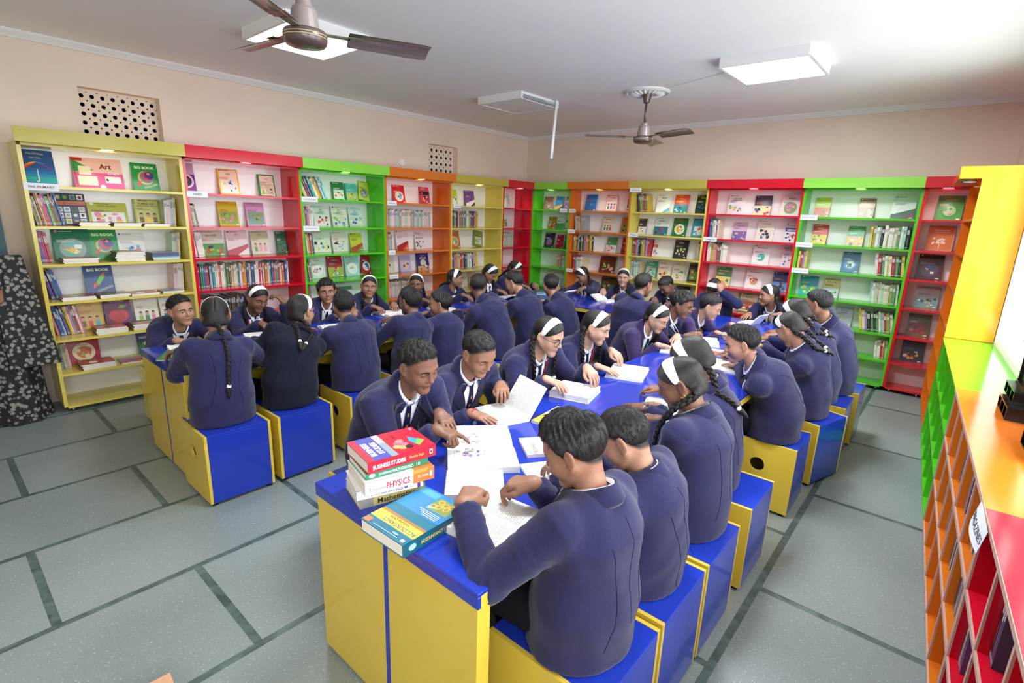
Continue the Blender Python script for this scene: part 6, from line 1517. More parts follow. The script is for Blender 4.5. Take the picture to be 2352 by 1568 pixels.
        mb.grid(lipf(0.0068, 0.0004), bn, 2, col=lipc); mb.grid(lipf(-0.0004, -0.0085), bn, 2, col=tuple(np.array(lipc) * 1.1)); mb.grid(lipf(0.0008, -0.0010 if not smile else -0.0034), bn, 2, col=(s2l('#e8e2da') if smile else s2l('#3a1c18')))
        mb.build('lips', 'face_print', root)
    if glasses:
        mb = MB()
        for sg in (-1, 1):
            c = np.array((sg * 0.0325, 0.0945, -0.001)); pts = [local(c + np.array((0.0245 * math.cos(a), -0.006 * abs(math.cos(a)) * (1 if math.cos(a) * sg > 0 else 0), 0.0205 * math.sin(a)))) - org for a in np.linspace(0, 2 * math.pi, 25)]
            mb.tube(pts, 0.0015, 6); mb.tube([local((sg * 0.057, 0.088, 0.004)) - org, local((sg * 0.073, 0.050, 0.006)) - org, local((sg * 0.080, -0.010, 0.010)) - org], 0.0014, 6)
        mb.tube([local((-0.010, 0.097, 0.002)) - org, local((0, 0.099, 0.004)) - org, local((0.010, 0.097, 0.002)) - org], 0.0014, 6); mb.build('spectacles', glasses, root, smooth=True)
    if watch:
        S, E, wr, d = arms[watch]; c = wr - nz(wr - E) * 0.000; ax = nz(wr - E); a1 = nz(np.cross(ax, UP)); a2 = np.cross(ax, a1); mb = MB()
        mb.tube([c + (a1 * math.cos(t) + a2 * math.sin(t)) * 0.0245 - org for t in np.linspace(0, 2 * math.pi, 21)], 0.0038, 6)
        fc = c - a2 * 0.0275 * (1 if a2[2] < 0 else -1); mb.tube([fc - org - UP * 0.002, fc - org + UP * 0.004], 0.0125, 16); mb.build('wrist_watch', 'steel', root, smooth=False)
    if bracelet:
        S, E, wr, d = arms[bracelet[0]]; c = wr + d * 0.012; a1 = nz(np.cross(d, UP)); a2 = np.cross(d, a1); mb = MB(); mb.tube([c + (a1 * math.cos(t) * 0.9 + a2 * math.sin(t)) * 0.0235 - org for t in np.linspace(0, 2 * math.pi, 21)], 0.004, 6); mb.build('bracelet', bracelet[1], root, smooth=True)
    if earring:
        mb = MB()
        for sg in (-1, 1): c = local((sg * 0.080, 0.0, -0.038)); mb.tube([c + (hf * math.cos(t) + hu * math.sin(t)) * 0.008 - org for t in np.linspace(0, 2 * math.pi, 17)], 0.0012, 5)
        mb.build('earring', 'gold', root, smooth=True)
    return root
# ------------------------------------------------------------------ pupils around the tables
G_HID = 'blue cube stools hidden behind the tables'
def hands(x, y, face, fwd, gap, pose=('rest', 'rest'), z=TT, toe=25):
    """default resting hands: fwd metres ahead of the seat, gap apart"""
    a = math.radians(face); f = (math.cos(a), math.sin(a)); r = (f[1], -f[0])
    return ((x + f[0] * fwd + r[0] * gap, y + f[1] * fwd + r[1] * gap, z, face + toe, pose[0]), (x + f[0] * fwd - r[0] * gap, y + f[1] * fwd - r[1] * gap, z, face - toe, pose[1]))
def free_hand(x, y, z, dr, pose, pitch, roll=0, pole=(0.5, 0.3, -0.9)): return (x, y, z, dr, pose, pitch, roll, 'free', pole)

# --- wall side of the left table, facing the room
wx = -4.52
def wall_pupil(y, head, look, label, fwd=0.42, gap=0.10, rh=None, lh=None, poses=('rest', 'rest'), sx=wx, **kw):
    h = hands(sx, y, 0, fwd, gap, poses)
    stool(sx, y, 0, 'blue cube stool tucked behind the left table, on the wall side', G_HID)
    return person(label, (sx, y), 0, head, look, rh or h[0], lh or h[1], **kw)
wall_pupil(1.22, (-4.28, 1.239, 0.925), (12, 2, -4), 'boy with folded arms on the left end of the left table, looking right', rh=(-4.02, 1.16, TT, 75, 'flat', 8, 0), lh=(-4.05, 1.38, TT, -70, 'rest'), skin='a', hair_style='mid', gaze='half', near=True)
wall_pupil(1.80, (-4.33, 1.815, 0.955), (8, 22, 6), 'smiling girl with a white headband holding a hand to her forehead', rh=(-4.0, 1.72, TT, 10, 'rest'), lh=free_hand(-4.23, 1.955, 0.955, 235, 'grip', -50, 0, (0.25, 0.35, -0.9)), girl=True, skin='c', braids=(('R', 'front', 0.34), ('L', 'front', 0.34)), smile=True, lanyard=True, near=True)
wall_pupil(2.42, (-4.33, 2.439, 0.955), (-24, 2, -4), 'smiling boy at the left table looking at the camera, orange wrist band', rh=(-4.05, 2.42, TT, 60, 'flat'), lh=(-4.0, 2.50, TT, -60, 'rest'), skin='b', hair_style='full', gaze='half', smile=True, bracelet=('R', 'rope_orange'), near=True)
wall_pupil(2.92, (-4.38, 2.927, 0.955), (-30, 2, 5), 'smiling girl with two long front plaits before the green bookcase', girl=True, skin='b', braids=(('R', 'front', 0.36), ('L', 'front', 0.36)), gaze='open', smile=True, lanyard=True, near=True)
wall_pupil(3.54, (-4.42, 3.554, 0.93), (-48, 8, 0), 'girl with a white headband before the left-wall orange bookcase', girl=True, skin='c', braids=(('R', 'back', 0.3), ('L', 'front', 0.32)), gaze='half', smile=True)
wall_pupil(4.10, (-4.42, 4.12, 0.945), (38, 4, 0), 'smiling girl in profile before the yellow bookcase near the corner', girl=True, skin='b', braids=(('R', 'back', 0.3), ('L', 'back', 0.3)), gaze='open', smile=True)
wall_pupil(4.69, (-4.42, 4.711, 0.975), (15, 38, 0), 'girl with a headband bending over a book, left of the red corner bookcase', girl=True, skin='b', braids=(('R', 'front', 0.3), ('L', 'front', 0.3)))
wall_pupil(5.27, (-4.50, 5.282, 0.985), (35, 35, 0), 'girl with a headband half hidden behind a boy, before the green corner bookcase', girl=True, skin='b', braids=(('R', 'back', 0.3),), sx=-4.62)

# --- room side of the left table, backs to the camera
ix = -3.19
def inner_pupil(y, head, look, label, st=None, fwd=0.42, gap=0.10, rh=None, lh=None, poses=('rest', 'rest'), face=180, sx=ix, **kw):
    h = hands(sx, y, face, fwd, gap, poses)
    stool(sx, y, 0, st or 'blue cube stool on the inner side of the left table, hidden by pupils', None if st else G_HID)
    return person(label, (sx, y), face, head, look, rh or h[0], lh or h[1], **kw)
inner_pupil(1.085, (-3.28, 1.127, 1.053), (160, 12, 0), 'girl from behind with one long plait down her back, left end', 'blue cube stool at the left end of the left table, hole in its yellow side', girl=True, band=True, braids=(('C', 'back', 0.37),), front=False, back=True, near=True, skin='b', lh=(-3.62, 0.99, TT, 215, 'rest'), rh=(-3.60, 1.45, TT, 180, 'grip'))
inner_pupil(1.50, (-3.28, 1.651, 1.02), (112, 8, 0), 'girl from behind in a black blazer, blue spectacles and wide white headband', 'second blue cube stool from the left, under the girl in black', girl=True, coat='wool_black', braids=(('R', 'back', 0.2), ('L', 'back', 0.2)), glasses='frame_blue', front=False, back=True, near=True, skin='a')
inner_pupil(2.0, (-3.32, 2.001, 1.012), (155, 12, 0), 'boy from behind propping his head on his right fist', 'third blue cube stool from the left, yellow side with a round hole', rh=free_hand(-3.42, 2.125, 0.965, 200, 'fist', -60, 0, (0.6, 0.35, -0.7)), front=False, back=True, near=True, skin='b', hair_style='short', s=1.03)
inner_pupil(2.50, (-3.25, 2.546, 0.995), (186, 5, 0), 'boy from behind with faded sides, sitting between two boys at the left table', front=False, back=True, skin='c', hair_style='mid', near=True, widen=0.95)
inner_pupil(2.86, (-3.25, 2.866, 0.94), (214, 4, 0), 'boy at the left table turning his face left in profile', front=True, back=True, skin='b', hair_style='mid', gaze='half', near=True, widen=0.95)
inner_pupil(3.36, (-3.22, 3.283, 1.065), (135, 14, 0), 'tall boy from behind in the middle of the left table', front=False, back=True, skin='c', hair_style='crop', s=1.06, sx=-3.05)
inner_pupil(3.86, (-3.22, 3.786, 1.06), (192, 22, 0), 'boy from behind bending left over a book, right of the tall boy', front=True, back=True, skin='a', hair_style='short', s=1.04, sx=-3.05)
inner_pupil(4.28, (-3.10, 4.214, 1.01), (145, 14, 0), 'boy from behind nearest the inner corner of the tables', front=False, back=True, skin='a', hair_style='mid', sx=-2.95)

# --- far table: far side facing the camera, one boy on the near side
def far_pupil(x, head, look, label, fwd=0.40, gap=0.10, rh=None, lh=None, sy=5.97, **kw):
    h = hands(x, sy, 270, fwd, gap)
    stool(x, sy, 90, 'blue cube stool behind the far table', G_HID)
    return person(label, (x, sy), 270, head, look, rh or h[0], lh or h[1], **kw)
far_pupil(-3.72, (-3.76, 5.80, 0.945), (248, 32, 0), 'girl at the far table reading an open book before the orange bookcase', girl=True, skin='b', braids=(('R', 'back', 0.3), ('L', 'front', 0.32)), lanyard=True, rh=(-3.90, 5.42, TT + 0.01, 250, 'flat'), lh=(-3.50, 5.40, TT + 0.03, 240, 'grip'))
far_pupil(-3.13, (-3.147, 5.80, 0.98), (292, 8, 0), 'smiling girl with two plaits at the far table, looking to the right', girl=True, skin='d', braids=(('R', 'front', 0.32), ('L', 'front', 0.32)), gaze='half', smile=True, lanyard=True, lh=(-3.05, 5.52, TT, 230, 'rest'), rh=(-3.25, 5.50, TT + 0.02, 300, 'grip'))
far_pupil(-2.50, (-2.527, 5.70, 0.955), (240, 45, 0), 'boy bending low at the far table behind another boy', skin='c', hair_style='short')
far_pupil(-2.0, (-1.998, 5.75, 0.985), (268, 58, 8), 'girl with her head bowed onto her arms, headband facing the camera', girl=True, skin='b', rh=(-2.12, 5.50, TT, 350, 'flat'), lh=free_hand(-1.88, 5.60, 1.03, 120, 'rest', -60, 0, (0.5, 0.9, 0.1)))
far_pupil(-1.40, (-1.425, 5.75, 0.975), (212, 6, 0), 'girl with a headband looking left, holding a raised white page', girl=True, skin='b', gaze='open', braids=(('R', 'front', 0.32), ('L', 'front', 0.36)), rh=(-1.55, 5.52, TT + 0.01, 260, 'flat'), lh=(-1.28, 5.47, TT + 0.03, 200, 'grip'))
stool(-2.28, 4.36, 90, 'blue cube stool inside the corner, under the boy facing the far table')
person('tall boy from behind facing the far table, inside the corner', (-2.26, 4.30), 92, (-2.204, 4.45, 1.097), (72, 12, 0), *hands(-2.26, 4.36, 92, 0.50, 0.16), front=False, back=True, skin='b', hair_style='short', s=1.1)

# --- inner side of the front table, facing right
def front_pupil(y, head, look, label, rh, lh, sx=-1.96, st='blue cube stool on the inner side of the front table, hidden by pupils', **kw):
    stool(sx, y, 0, st, G_HID)
    return person(label, (sx, y), 0, head, look, rh, lh, near=True, **kw)
front_pupil(1.36, (-1.66, 1.335, 1.062), (2, 20, -4), 'boy at the stack of textbooks pointing into a picture book', (-1.435, 1.30, TT + 0.045, 28, 'point', 14), (-1.585, 1.42, TT + 0.02, -12, 'rest', 14), skin='c', hair_style='mid', s=1.04)
front_pupil(1.80, (-1.70, 1.742, 1.035), (-4, 30, -4), 'boy with short cropped hair reading, his hand flat beside the open book', (-1.60, 1.655, TT, 15, 'flat', 8), (-1.655, 1.875, TT + 0.035, -40, 'grip', 5), skin='b', hair_style='short', s=1.02, bracelet=('R', 'red_ribbon'))
front_pupil(2.38, (-1.72, 2.334, 1.027), (6, 20, 0), 'girl with round spectacles and looped plaits reading', (-1.57, 2.21, TT + 0.01, 20, 'rest', 14), (-1.50, 2.475, TT + 0.02, -25, 'rest', 20), girl=True, skin='d', braids=(('R', 'front', 0.17), ('L', 'front', 0.17)), glasses='frame_specs', lanyard=True, gaze='half', s=1.04)
front_pupil(2.93, (-1.73, 2.871, 1.0), (14, 20, 0), 'girl with two long plaits smiling down at a film-covered book', (-1.58, 2.76, TT + 0.01, 15, 'flat', 10), (-1.63, 2.985, TT + 0.02, -15, 'rest', 16), girl=True, skin='d', braids=(('R', 'front', 0.33), ('L', 'front', 0.33)), lanyard=True, smile=False, gaze='half')
front_pupil(3.80, (-1.72, 3.758, 0.95), (-4, 26, 0), 'girl in a purple blazer with one plait, writing arm on the table', (-1.60, 3.66, TT + 0.005, 50, 'flat', 8), (-1.58, 3.86, TT, -70, 'rest'), girl=True, coat='wool_purple', skin='d', braids=(('L', 'front', 0.26),), st='blue cube stool visible left of the girl in purple')
front_pupil(4.19, (-1.70, 4.165, 1.015), (6, 20, 0), 'boy with clasped hands beside the girl in purple', (-1.58, 4.14, TT + 0.01, 40, 'grip', -20), (-1.56, 4.22, TT + 0.01, -40, 'grip', -20), skin='c', hair_style='full')
front_pupil(4.53, (-1.58, 4.50, 0.972), (12, 22, 0), 'boy in a purple blazer reading at the inner corner of the front table', (-1.42, 4.43, TT + 0.005, 25, 'flat', 10), (-1.40, 4.72, TT + 0.005, -10, 'rest', 12), coat='wool_purple', skin='d', hair_style='short', lanyard=True, sx=-1.86)

# --- outer side of the front table, backs to the camera
def outer_pupil(sy, py, head, look, label, st, rh, lh, sx=-0.705, px=-0.69, rz=0, face=180, group=None, **kw):
    stool(sx, sy, rz, st, group)
    return person(label, (px, py), face, head, look, rh, lh, back=True, near=True, **kw)
outer_pupil(1.185, 1.185, (-0.75, 1.179, 1.041), (196, 28, 0), 'boy in the foreground seen from behind, turning pages with both hands', 'blue cube stool nearest the camera', (-0.975, 1.215, TT + 0.02, 205, 'grip', 10), (-1.045, 1.045, TT + 0.03, 110, 'grip', -5, 0, 'x', (0.5, -0.2, -0.8)), skin='b', hair_style='full', front=True, s=1.06, widen=1.0)
outer_pupil(1.575, 1.575, (-0.77, 1.528, 0.955), (196, 34, 0), 'boy with cropped hair from behind, second from the camera', 'second blue cube stool from the camera, with a yellow edge', (-1.02, 1.62, TT, 190, 'rest'), (-1.00, 1.44, TT, 150, 'rest'), skin='a', hair_style='crop', front=False)
outer_pupil(1.965, 2.02, (-0.78, 2.006, 1.045), (198, 26, 0), 'girl in profile with gold earring and wrist watch, one plait', 'third blue cube stool from the camera', (-1.11, 2.33, TT, 150, 'flat', 8), (-0.945, 2.10, TT + 0.015, 170, 'rest', 10), girl=True, skin='c', braids=(('L', 'front', 0.28),), earring=True, watch='R', s=1.05)
outer_pupil(2.49, 2.44, (-0.88, 2.363, 1.056), (194, 36, 0), 'girl half hidden behind the girl with the wrist watch', 'fourth blue cube stool from the camera', (-1.16, 2.60, TT, 185, 'rest', 10), (-1.08, 2.42, TT, 160, 'flat', 8), girl=True, skin='b', braids=(('L', 'back', 0.20),), front=False, px=-0.76, s=0.96)
outer_pupil(3.33, 3.30, (-0.885, 3.142, 1.0), (200, 18, 0), 'boy in profile from behind pointing into an open book', 'blue cube stool with a dark round hole in its yellow side', (-1.13, 3.72, TT + 0.01, 185, 'point', 10), (-1.02, 3.50, TT + 0.01, 150, 'flat', 8), skin='a', hair_style='mid', s=1.02, px=-0.68)
outer_pupil(3.90, 3.87, (-0.78, 3.794, 1.018), (155, 44, 0), 'girl from behind bending over the table, plaits pinned up, before the green bookcase', 'blue cube stool turned askew beside the aisle', (-1.05, 4.02, TT, 160, 'rest'), (-1.04, 3.82, TT, 190, 'rest'), girl=True, skin='a', braids=(('R', 'back', 0.12), ('L', 'back', 0.12)), front=False, s=1.06, sx=-0.63, px=-0.64, rz=-17)
outer_pupil(4.36, 4.28, (-0.83, 4.163, 1.066), (165, 38, 0), 'girl with looped plaits hidden behind the bending girl', 'blue cube stool behind the askew one', (-1.1, 4.38, TT, 160, 'rest'), (-1.08, 4.2, TT, 190, 'rest'), girl=True, skin='b', braids=(('R', 'back', 0.12), ('L', 'back', 0.12)), front=False, sx=-0.62, px=-0.64)
outer_pupil(4.82, 4.62, (-0.75, 4.444, 1.115), (168, 14, 0), 'boy from behind standing out before the green bookcase, rightmost pupil', 'blue cube stool with a yellow side, farthest along the aisle', (-1.08, 4.72, TT, 165, 'rest'), (-1.06, 4.5, TT, 190, 'rest'), skin='b', hair_style='short', front=True, s=1.1, sx=-0.60, px=-0.60)

# ------------------------------------------------------------------ teacher in a patterned sari at the doorway
def _sari(nt, b):
    L = nt.links; tc = nt.nodes.new('ShaderNodeTexCoord'); v = nt.nodes.new('ShaderNodeTexVoronoi'); v.inputs['Scale'].default_value = 30; L.new(tc.outputs['Object'], v.inputs['Vector'])
    n = nt.nodes.new('ShaderNodeTexNoise'); n.inputs['Scale'].default_value = 45; n.inputs['Detail'].default_value = 3; L.new(tc.outputs['Object'], n.inputs['Vector'])
    ad = nt.nodes.new('ShaderNodeMath'); ad.operation = 'ADD'; L.new(v.outputs['Distance'], ad.inputs[0])
    ml = nt.nodes.new('ShaderNodeMath'); ml.operation = 'MULTIPLY'; ml.inputs[1].default_value = 0.5; L.new(n.outputs['Fac'], ml.inputs[0]); L.new(ml.outputs[0], ad.inputs[1])
    r = nt.nodes.new('ShaderNodeValToRGB'); r.color_ramp.elements[0].position = 0.58; r.color_ramp.elements[0].color = (*s2l('#8d8a84'), 1); r.color_ramp.elements[1].position = 0.72; r.color_ramp.elements[1].color = (*s2l('#1b1b1c'), 1)
    L.new(ad.outputs[0], r.inputs[0]); L.new(r.outputs[0], b.inputs['Base Color'])
node_material('sari', _sari, 0.75)
def teacher(x, y, face, label):
    root = empty('person', (x, y, 0)); tag(root, label, 'person'); fa = math.radians(face); F = np.array((math.cos(fa), math.sin(fa), 0)); R = np.array((F[1], -F[0], 0)); U = UP
    org = np.array((x, y, 0.0))
    def p(r, f, z): return np.array((0, 0, 0)) + R * r + F * f + U * z
    # body: head, neck, bare fore-arms, trunk
    HV, HQ = head_geo((0, -0.03, -0.19), 0.006, True); HM = np.stack([R, F, U], 1); Hc = p(0, 0.02, 1.42); V = HV @ HM.T + Hc; base = np.array(s2l(SKINS['b']))
    f = Field(p(0, 0, 0) + np.array((-0.4, -0.4, 0.0)), np.array((0.4, 0.4, 1.36)), 0.011, 0.06)
    f.ecap(p(0, 0, 0.80), p(0, 0, 1.20), (0.13, 0.10), (0.15, 0.09), R, 0.02); f.cone(p(0, 0, 1.2), p(0, 0.0, 1.3), 0.06, 0.048, 0.02)
    el = p(0.24, 0.02, 0.98); f.cone(p(0.17, 0, 1.22), el, 0.05, 0.042, 0.02); f.cone(el, p(0.12, 0.20, 1.10), 0.042, 0.026, 0.01); f.cone(p(-0.17, 0, 1.22), p(-0.23, 0.02, 0.97), 0.05, 0.042, 0.02); f.cone(p(-0.23, 0.02, 0.97), p(-0.10, 0.20, 1.02), 0.042, 0.026, 0.01)
    V2, Q2 = f.surface(); vs, qs = [V, V2], [HQ, Q2 + len(V)]; nv = len(V) + len(V2)
    for sd, w, dr in (('R', p(0.12, 0.20, 1.10), nz(F * 0.6 - R * 0.7 + U * 0.3)), ('L', p(-0.10, 0.20, 1.02), nz(F * 0.5 + R * 0.8))):
        hv, hq = hand(sd, 'rest', 0.0042, 1.05); zx = nz(np.cross(dr, np.cross(U, dr))); hv = hv @ np.stack([dr, np.cross(zx, dr), zx]) + w; vs.append(hv); qs.append(hq + nv); nv += len(hv)
    V = np.concatenate(vs); link('body', fast_mesh('body', V, np.concatenate(qs), 'skin', np.tile(base, (len(V), 1))), root)
    KV, KQ, fl = hair('bun', 0.0065, 1); link('hair', fast_mesh('hair', KV @ HM.T + Hc, KQ, 'hair_sleek', flow=fl), root)
    # sari: pleated skirt, blouse and a shoulder cloth falling to the knee
    def fold(a, z): return 0.010 * math.sin(9 * a + 1.5 * math.sin(z * 5)) * (1.2 - z) + 0.006 * math.sin(23 * a + z * 4)
    mb = MB(); zz = [0.01, 0.2, 0.4, 0.6, 0.75, 0.88, 0.95]; rw = [0.255, 0.235, 0.215, 0.205, 0.20, 0.175, 0.155]
    n = 72
    mb.grid(lambda i, j: p((rw[j] + fold(2 * math.pi * i / n, zz[j])) * math.cos(2 * math.pi * i / n), (rw[j] * 0.78 + fold(2 * math.pi * i / n, zz[j])) * math.sin(2 * math.pi * i / n), zz[j]), n, len(zz), closed_u=True); mb.build('sari_skirt', 'sari', root, smooth=True)
    f = Field(np.array((-0.4, -0.4, 0.85)), np.array((0.4, 0.4, 1.40)), 0.013, 0.06); f.ecap(p(0, 0, 0.90), p(0, 0, 1.18), (0.158, 0.125), (0.175, 0.115), R, 0.02)
    for sg in (-1, 1): f.cone(p(sg * 0.05, 0, 1.26), p(sg * 0.17, 0, 1.22), 0.05, 0.064, 0.03); f.cone(p(sg * 0.17, 0, 1.22), p(sg * 0.215, 0.012, 1.08), 0.064, 0.058, 0.01)
    V2, Q2 = f.surface(); link('blouse', fast_mesh('blouse', V2, Q2, 'sari'), root)
    mb = MB(); m_ = 26
    def drape(i, j, off):
        t = j / (m_ - 1); u = i / 8 - 0.5; z = 1.285 - 0.95 * max(0, t - 0.12) if t > 0.12 else 1.285
        wv = 0.010 * math.sin(u * 24 + t * 3)
        if t < 0.12: return p(0.02 - 0.15 * t / 0.12 + u * 0.10, 0.12 - 0.16 * t / 0.12, 1.20 + 0.09 * math.sin(math.pi * 0.5 * t / 0.12)) + U * off
        return p(-(0.205 + 0.045 * t) - wv - off, -0.06 + u * (0.17 + 0.13 * t) - 0.07 * t, z)
    mb.grid(lambda i, j: drape(i, j, 0.0), 9, m_); mb.grid(lambda i, j: drape(8 - i, j, 0.006), 9, m_); mb.build('shoulder_cloth', 'sari', root, smooth=True)
    return root
teacher(-5.44, 0.37, 270, 'woman in a black and grey flowered sari standing at the doorway')
# ------------------------------------------------------------------ books and papers on the tables
def flat_matrix(cx, cy, z, t, rz): return Matrix.Translation((cx, cy, z + t)) @ Matrix.Rotation(math.radians(rz), 4, 'Z') @ Matrix.Rotation(-math.pi / 2, 4, 'X')
def closed_book(cx, cy, z, w, h, t, rz, bg, draw, label, spine=None, spine_draw=None, group='books lying on the tables'):
    """book lying flat, cover up; rz turns the cover's own right-hand direction away from +x"""
    mb = MB(); b = s2l(bg); c = 0.0022; sp = s2l(spine or bg)
    mb.box((-w / 2, 0, 0), (w / 2, c, h), b); mb.box((-w / 2, t - c, 0), (w / 2, t, h), b); mb.box((-w / 2 - 0.0005, 0, 0), (-w / 2 + c, t, h), sp)
    draw(Cover(mb, w, h, lambda x, y, zz: (-w / 2 + x, -zz, y)))
    if spine_draw: spine_draw(Cover(mb, h, t, lambda x, y, zz: (-w / 2 - 0.0005 - zz, t - y, h - x)))
    o = mb.build('book', 'print')
    pg = MB(); pg.box((-w / 2 + c, c, 0.002), (w / 2 - 0.003, t - c, h - 0.002), _pc); pg.build('pages', 'paper', o)
    o.matrix_world = flat_matrix(cx, cy, z, t, rz) @ Matrix.Translation((0, 0, -h / 2)); tag(o, label, 'book', group); return o
def open_book(cx, cy, z, ang, pw, ph, t, label, cover='#3a5a8a', lift=0.0, lift2=0.0, curl=0.35, draw=None, film=False, tex='text_page'):
    """open book: ang = direction of the gutter in degrees; lift raises the page stack on the far side of the gutter"""
    root_mb = MB(); cc = s2l(cover); k = 0.0015
    def leaf(side, up):
        def P(i, zz, j):
            u = i / 9; x = u * pw; zc = t * (1 - 0.45 * (1 - u) ** 6) + curl * 0.03 * math.sin(math.pi * min(1, u * 1.05)) * (1 - 0.5 * u)
            x, z_ = x, (zc if zz else 0.0)
            a = up * min(1.0, u * 3); ca, sa = math.cos(up), math.sin(up)
            x, z_ = x * ca - z_ * sa * 0.35, x * sa + z_ * ca if up else z_
            return (side * x, (j - 0.5) * ph, max(z_, 0.0) + k)
        mb = MB(); n = 10
        top = [[P(i, 1, j) for i in range(n)] for j in (0, 1)]; bot = [[P(i, 0, j) for i in range(n)] for j in (0, 1)]
        def quad(a, b, c_, d, uv=None):
            o = len(mb.v); mb.v.extend([a, b, c_, d]); f = (0, 1, 2, 3) if side > 0 else (3, 2, 1, 0); mb.f.append(tuple(o + q for q in f)); mb.c.append(s2l('#f2efe6'))
            if uv: mb.uv[len(mb.f) - 1] = uv if side > 0 else uv[::-1]
        for i in range(n - 1):
            u0, u1 = i / 9, (i + 1) / 9
            if side < 0: uv = [(1 - u0, 0), (1 - u1, 0), (1 - u1, 1), (1 - u0, 1)]
            else: uv = [(u0, 0), (u1, 0), (u1, 1), (u0, 1)]
            quad(top[0][i], top[0][i + 1], top[1][i + 1], top[1][i], uv)
            quad(bot[1][i], bot[1][i + 1], bot[0][i + 1], bot[0][i]); quad(bot[0][i], bot[0][i + 1], top[0][i + 1], top[0][i]); quad(top[1][i], top[1][i + 1], bot[1][i + 1], bot[1][i])
        quad(top[0][-1], bot[0][-1], bot[1][-1], top[1][-1])
        if not mb.uv: mb.uv[0] = [(0, 0)] * 4
        return mb, P
    lu, l2 = math.radians(lift), math.radians(lift2)
    # cover boards
    for side, up in ((1, l2), (-1, lu)):
        ca, sa = math.cos(up), math.sin(up); e = 0.004
        vs = []
        for zz in (0.0, k):
            for (x, y) in ((0, -ph / 2 - e), (pw + e, -ph / 2 - e), (pw + e, ph / 2 + e), (0, ph / 2 + e)): vs.append((side * (x * ca), y, x * sa + zz))
        fs = [(0, 3, 2, 1), (4, 5, 6, 7), (0, 1, 5, 4), (1, 2, 6, 5), (2, 3, 7, 6), (3, 0, 4, 7)]
        root_mb.add(vs, fs if side > 0 else [f[::-1] for f in fs], cc)
    o = root_mb.build('open_book', 'print'); o.matrix_world = Matrix.Translation((cx, cy, z)) @ Matrix.Rotation(math.radians(ang - 90), 4, 'Z')
    for side, up in ((1, l2), (-1, lu)):
        mb, P = leaf(side, up); pg = mb.build('page_block', tex, o)
        if draw:
            d = MB(); cv = Cover(d, 1, 1, lambda x, y, zz, side=side, P=P: (lambda p: (p[0], (y - 0.5) * ph, p[2] + 0.0004 + zz))(P(min(max(x, 0), 1) * 9, 1, 0)), 0.0)
            draw(cv, side)
            if d.f: d.build('drawing', 'matte_print', pg)
    if film:
        fm = MB(); fm.grid(lambda i, j: ((i / 8 - 0.5) * (2 * pw + 0.10), (j / 4 - 0.5) * (ph + 0.05), 0.0018 + 0.014 * (abs(i / 8 - 0.5) * 2) ** 6 + 0.004 * math.sin(i * 2.1 + j)), 9, 5); fm.build('plastic_cover', 'clear_film', o, smooth=True)
    tag(o, label, 'open book', 'open books on the tables'); return o
# --- stack of textbooks beside the pointing boy
ST = 'stack of textbooks'
def d_gold(cv): cv.rect(0, 0.62, 1, 1, '#7a6a4a'); cv.rect(0, 0, 1, 0.3, '#a89a4a'); cv.disc(0.3, 0.4, 0.2, '#4a4434'); cv.disc(0.7, 0.75, 0.2, '#d8d0b0')
def s_gold(cv): cv.rect(0, 0, 0.2, 1, '#8a8a80'); cv.text('Mathematics', 0.55, 0.45, 0.75, '#2a3a3a', maxw=0.6, bold=0.01); cv.rect(0.24, 0.86, 0.45, 1, '#c8602a')
closed_book(-1.415, 0.985, TT, 0.165, 0.235, 0.036, 164, '#b8a85a', d_gold, 'gold mathematics textbook at the bottom of the stack', '#c0b468', s_gold)
def d_ix(cv): cv.rect(0, 0, 1, 0.2, '#e0e0e4')
def s_ix(cv): cv.text('MATHEMATICS', 0.42, 0.45, 0.72, '#3a4a9a', maxw=0.52, bold=0.0); cv.disc(0.73, 0.5, 0.030, '#3a4a9a', ry=0.28); cv.text('IX', 0.73, 0.5, 0.3, W_, maxw=0.06); cv.disc(0.82, 0.5, 0.034, '#c8c8d0', ry=0.3); cv.disc(0.82, 0.5, 0.028, '#eceaec', ry=0.24); cv.rect(0.91, 0, 0.955, 1, '#4a4aa0')
closed_book(-1.405, 0.975, TT + 0.0375, 0.165, 0.230, 0.033, 160, '#eceaec', d_ix, 'white mathematics textbook marked IX in the stack', '#eceaec', s_ix)
def d_phy(cv): cv.rect(0, 0, 1, 0.3, '#e07a3a')
def s_phy(cv): cv.rect(0.68, 0, 1, 1, '#e0803a'); cv.text('PHYSICS', 0.46, 0.45, 0.72, '#c02030', maxw=0.34, bold=0.02); cv.text('New Simplified', 0.20, 0.40, 0.34, '#4a4a50', maxw=0.19, bold=0.0); cv.text('Vol. I', 0.06, 0.5, 0.22, '#4a4a50', maxw=0.08, rot=math.pi / 2); cv.text('S.L. Arora', 0.83, 0.5, 0.34, '#f2e8dc', maxw=0.16); cv.rect(0.93, 0.3, 0.97, 0.75, '#f0e8e0'); cv.rect(0.68, 0.78, 0.9, 1, '#d8a83a')
closed_book(-1.380, 0.985, TT + 0.0715, 0.190, 0.245, 0.046, 165, '#f0eeec', d_phy, 'white and orange physics textbook in the stack', '#f2f0ee', s_phy)
def d_gr(cv): cv.rect(0.1, 0.1, 0.9, 0.5, '#2a7a5a')
def s_gr(cv): cv.text('MATHEMATICS', 0.58, 0.45, 0.75, W_, maxw=0.33, bold=0.02); cv.text('CORE', 0.24, 0.45, 0.5, W_, maxw=0.1, bold=0.02); cv.text('PERFECT', 0.35, 0.45, 0.45, W_, maxw=0.12, bold=0.02); cv.text('10', 0.82, 0.45, 0.7, W_, maxw=0.06, bold=0.02); cv.disc(0.09, 0.5, 0.05, '#e4ece6', ry=0.3)
closed_book(-1.390, 0.985, TT + 0.1185, 0.165, 0.225, 0.023, 167, '#2f8a62', d_gr, 'thin green mathematics textbook second from the top of the stack', '#338a66', s_gr)
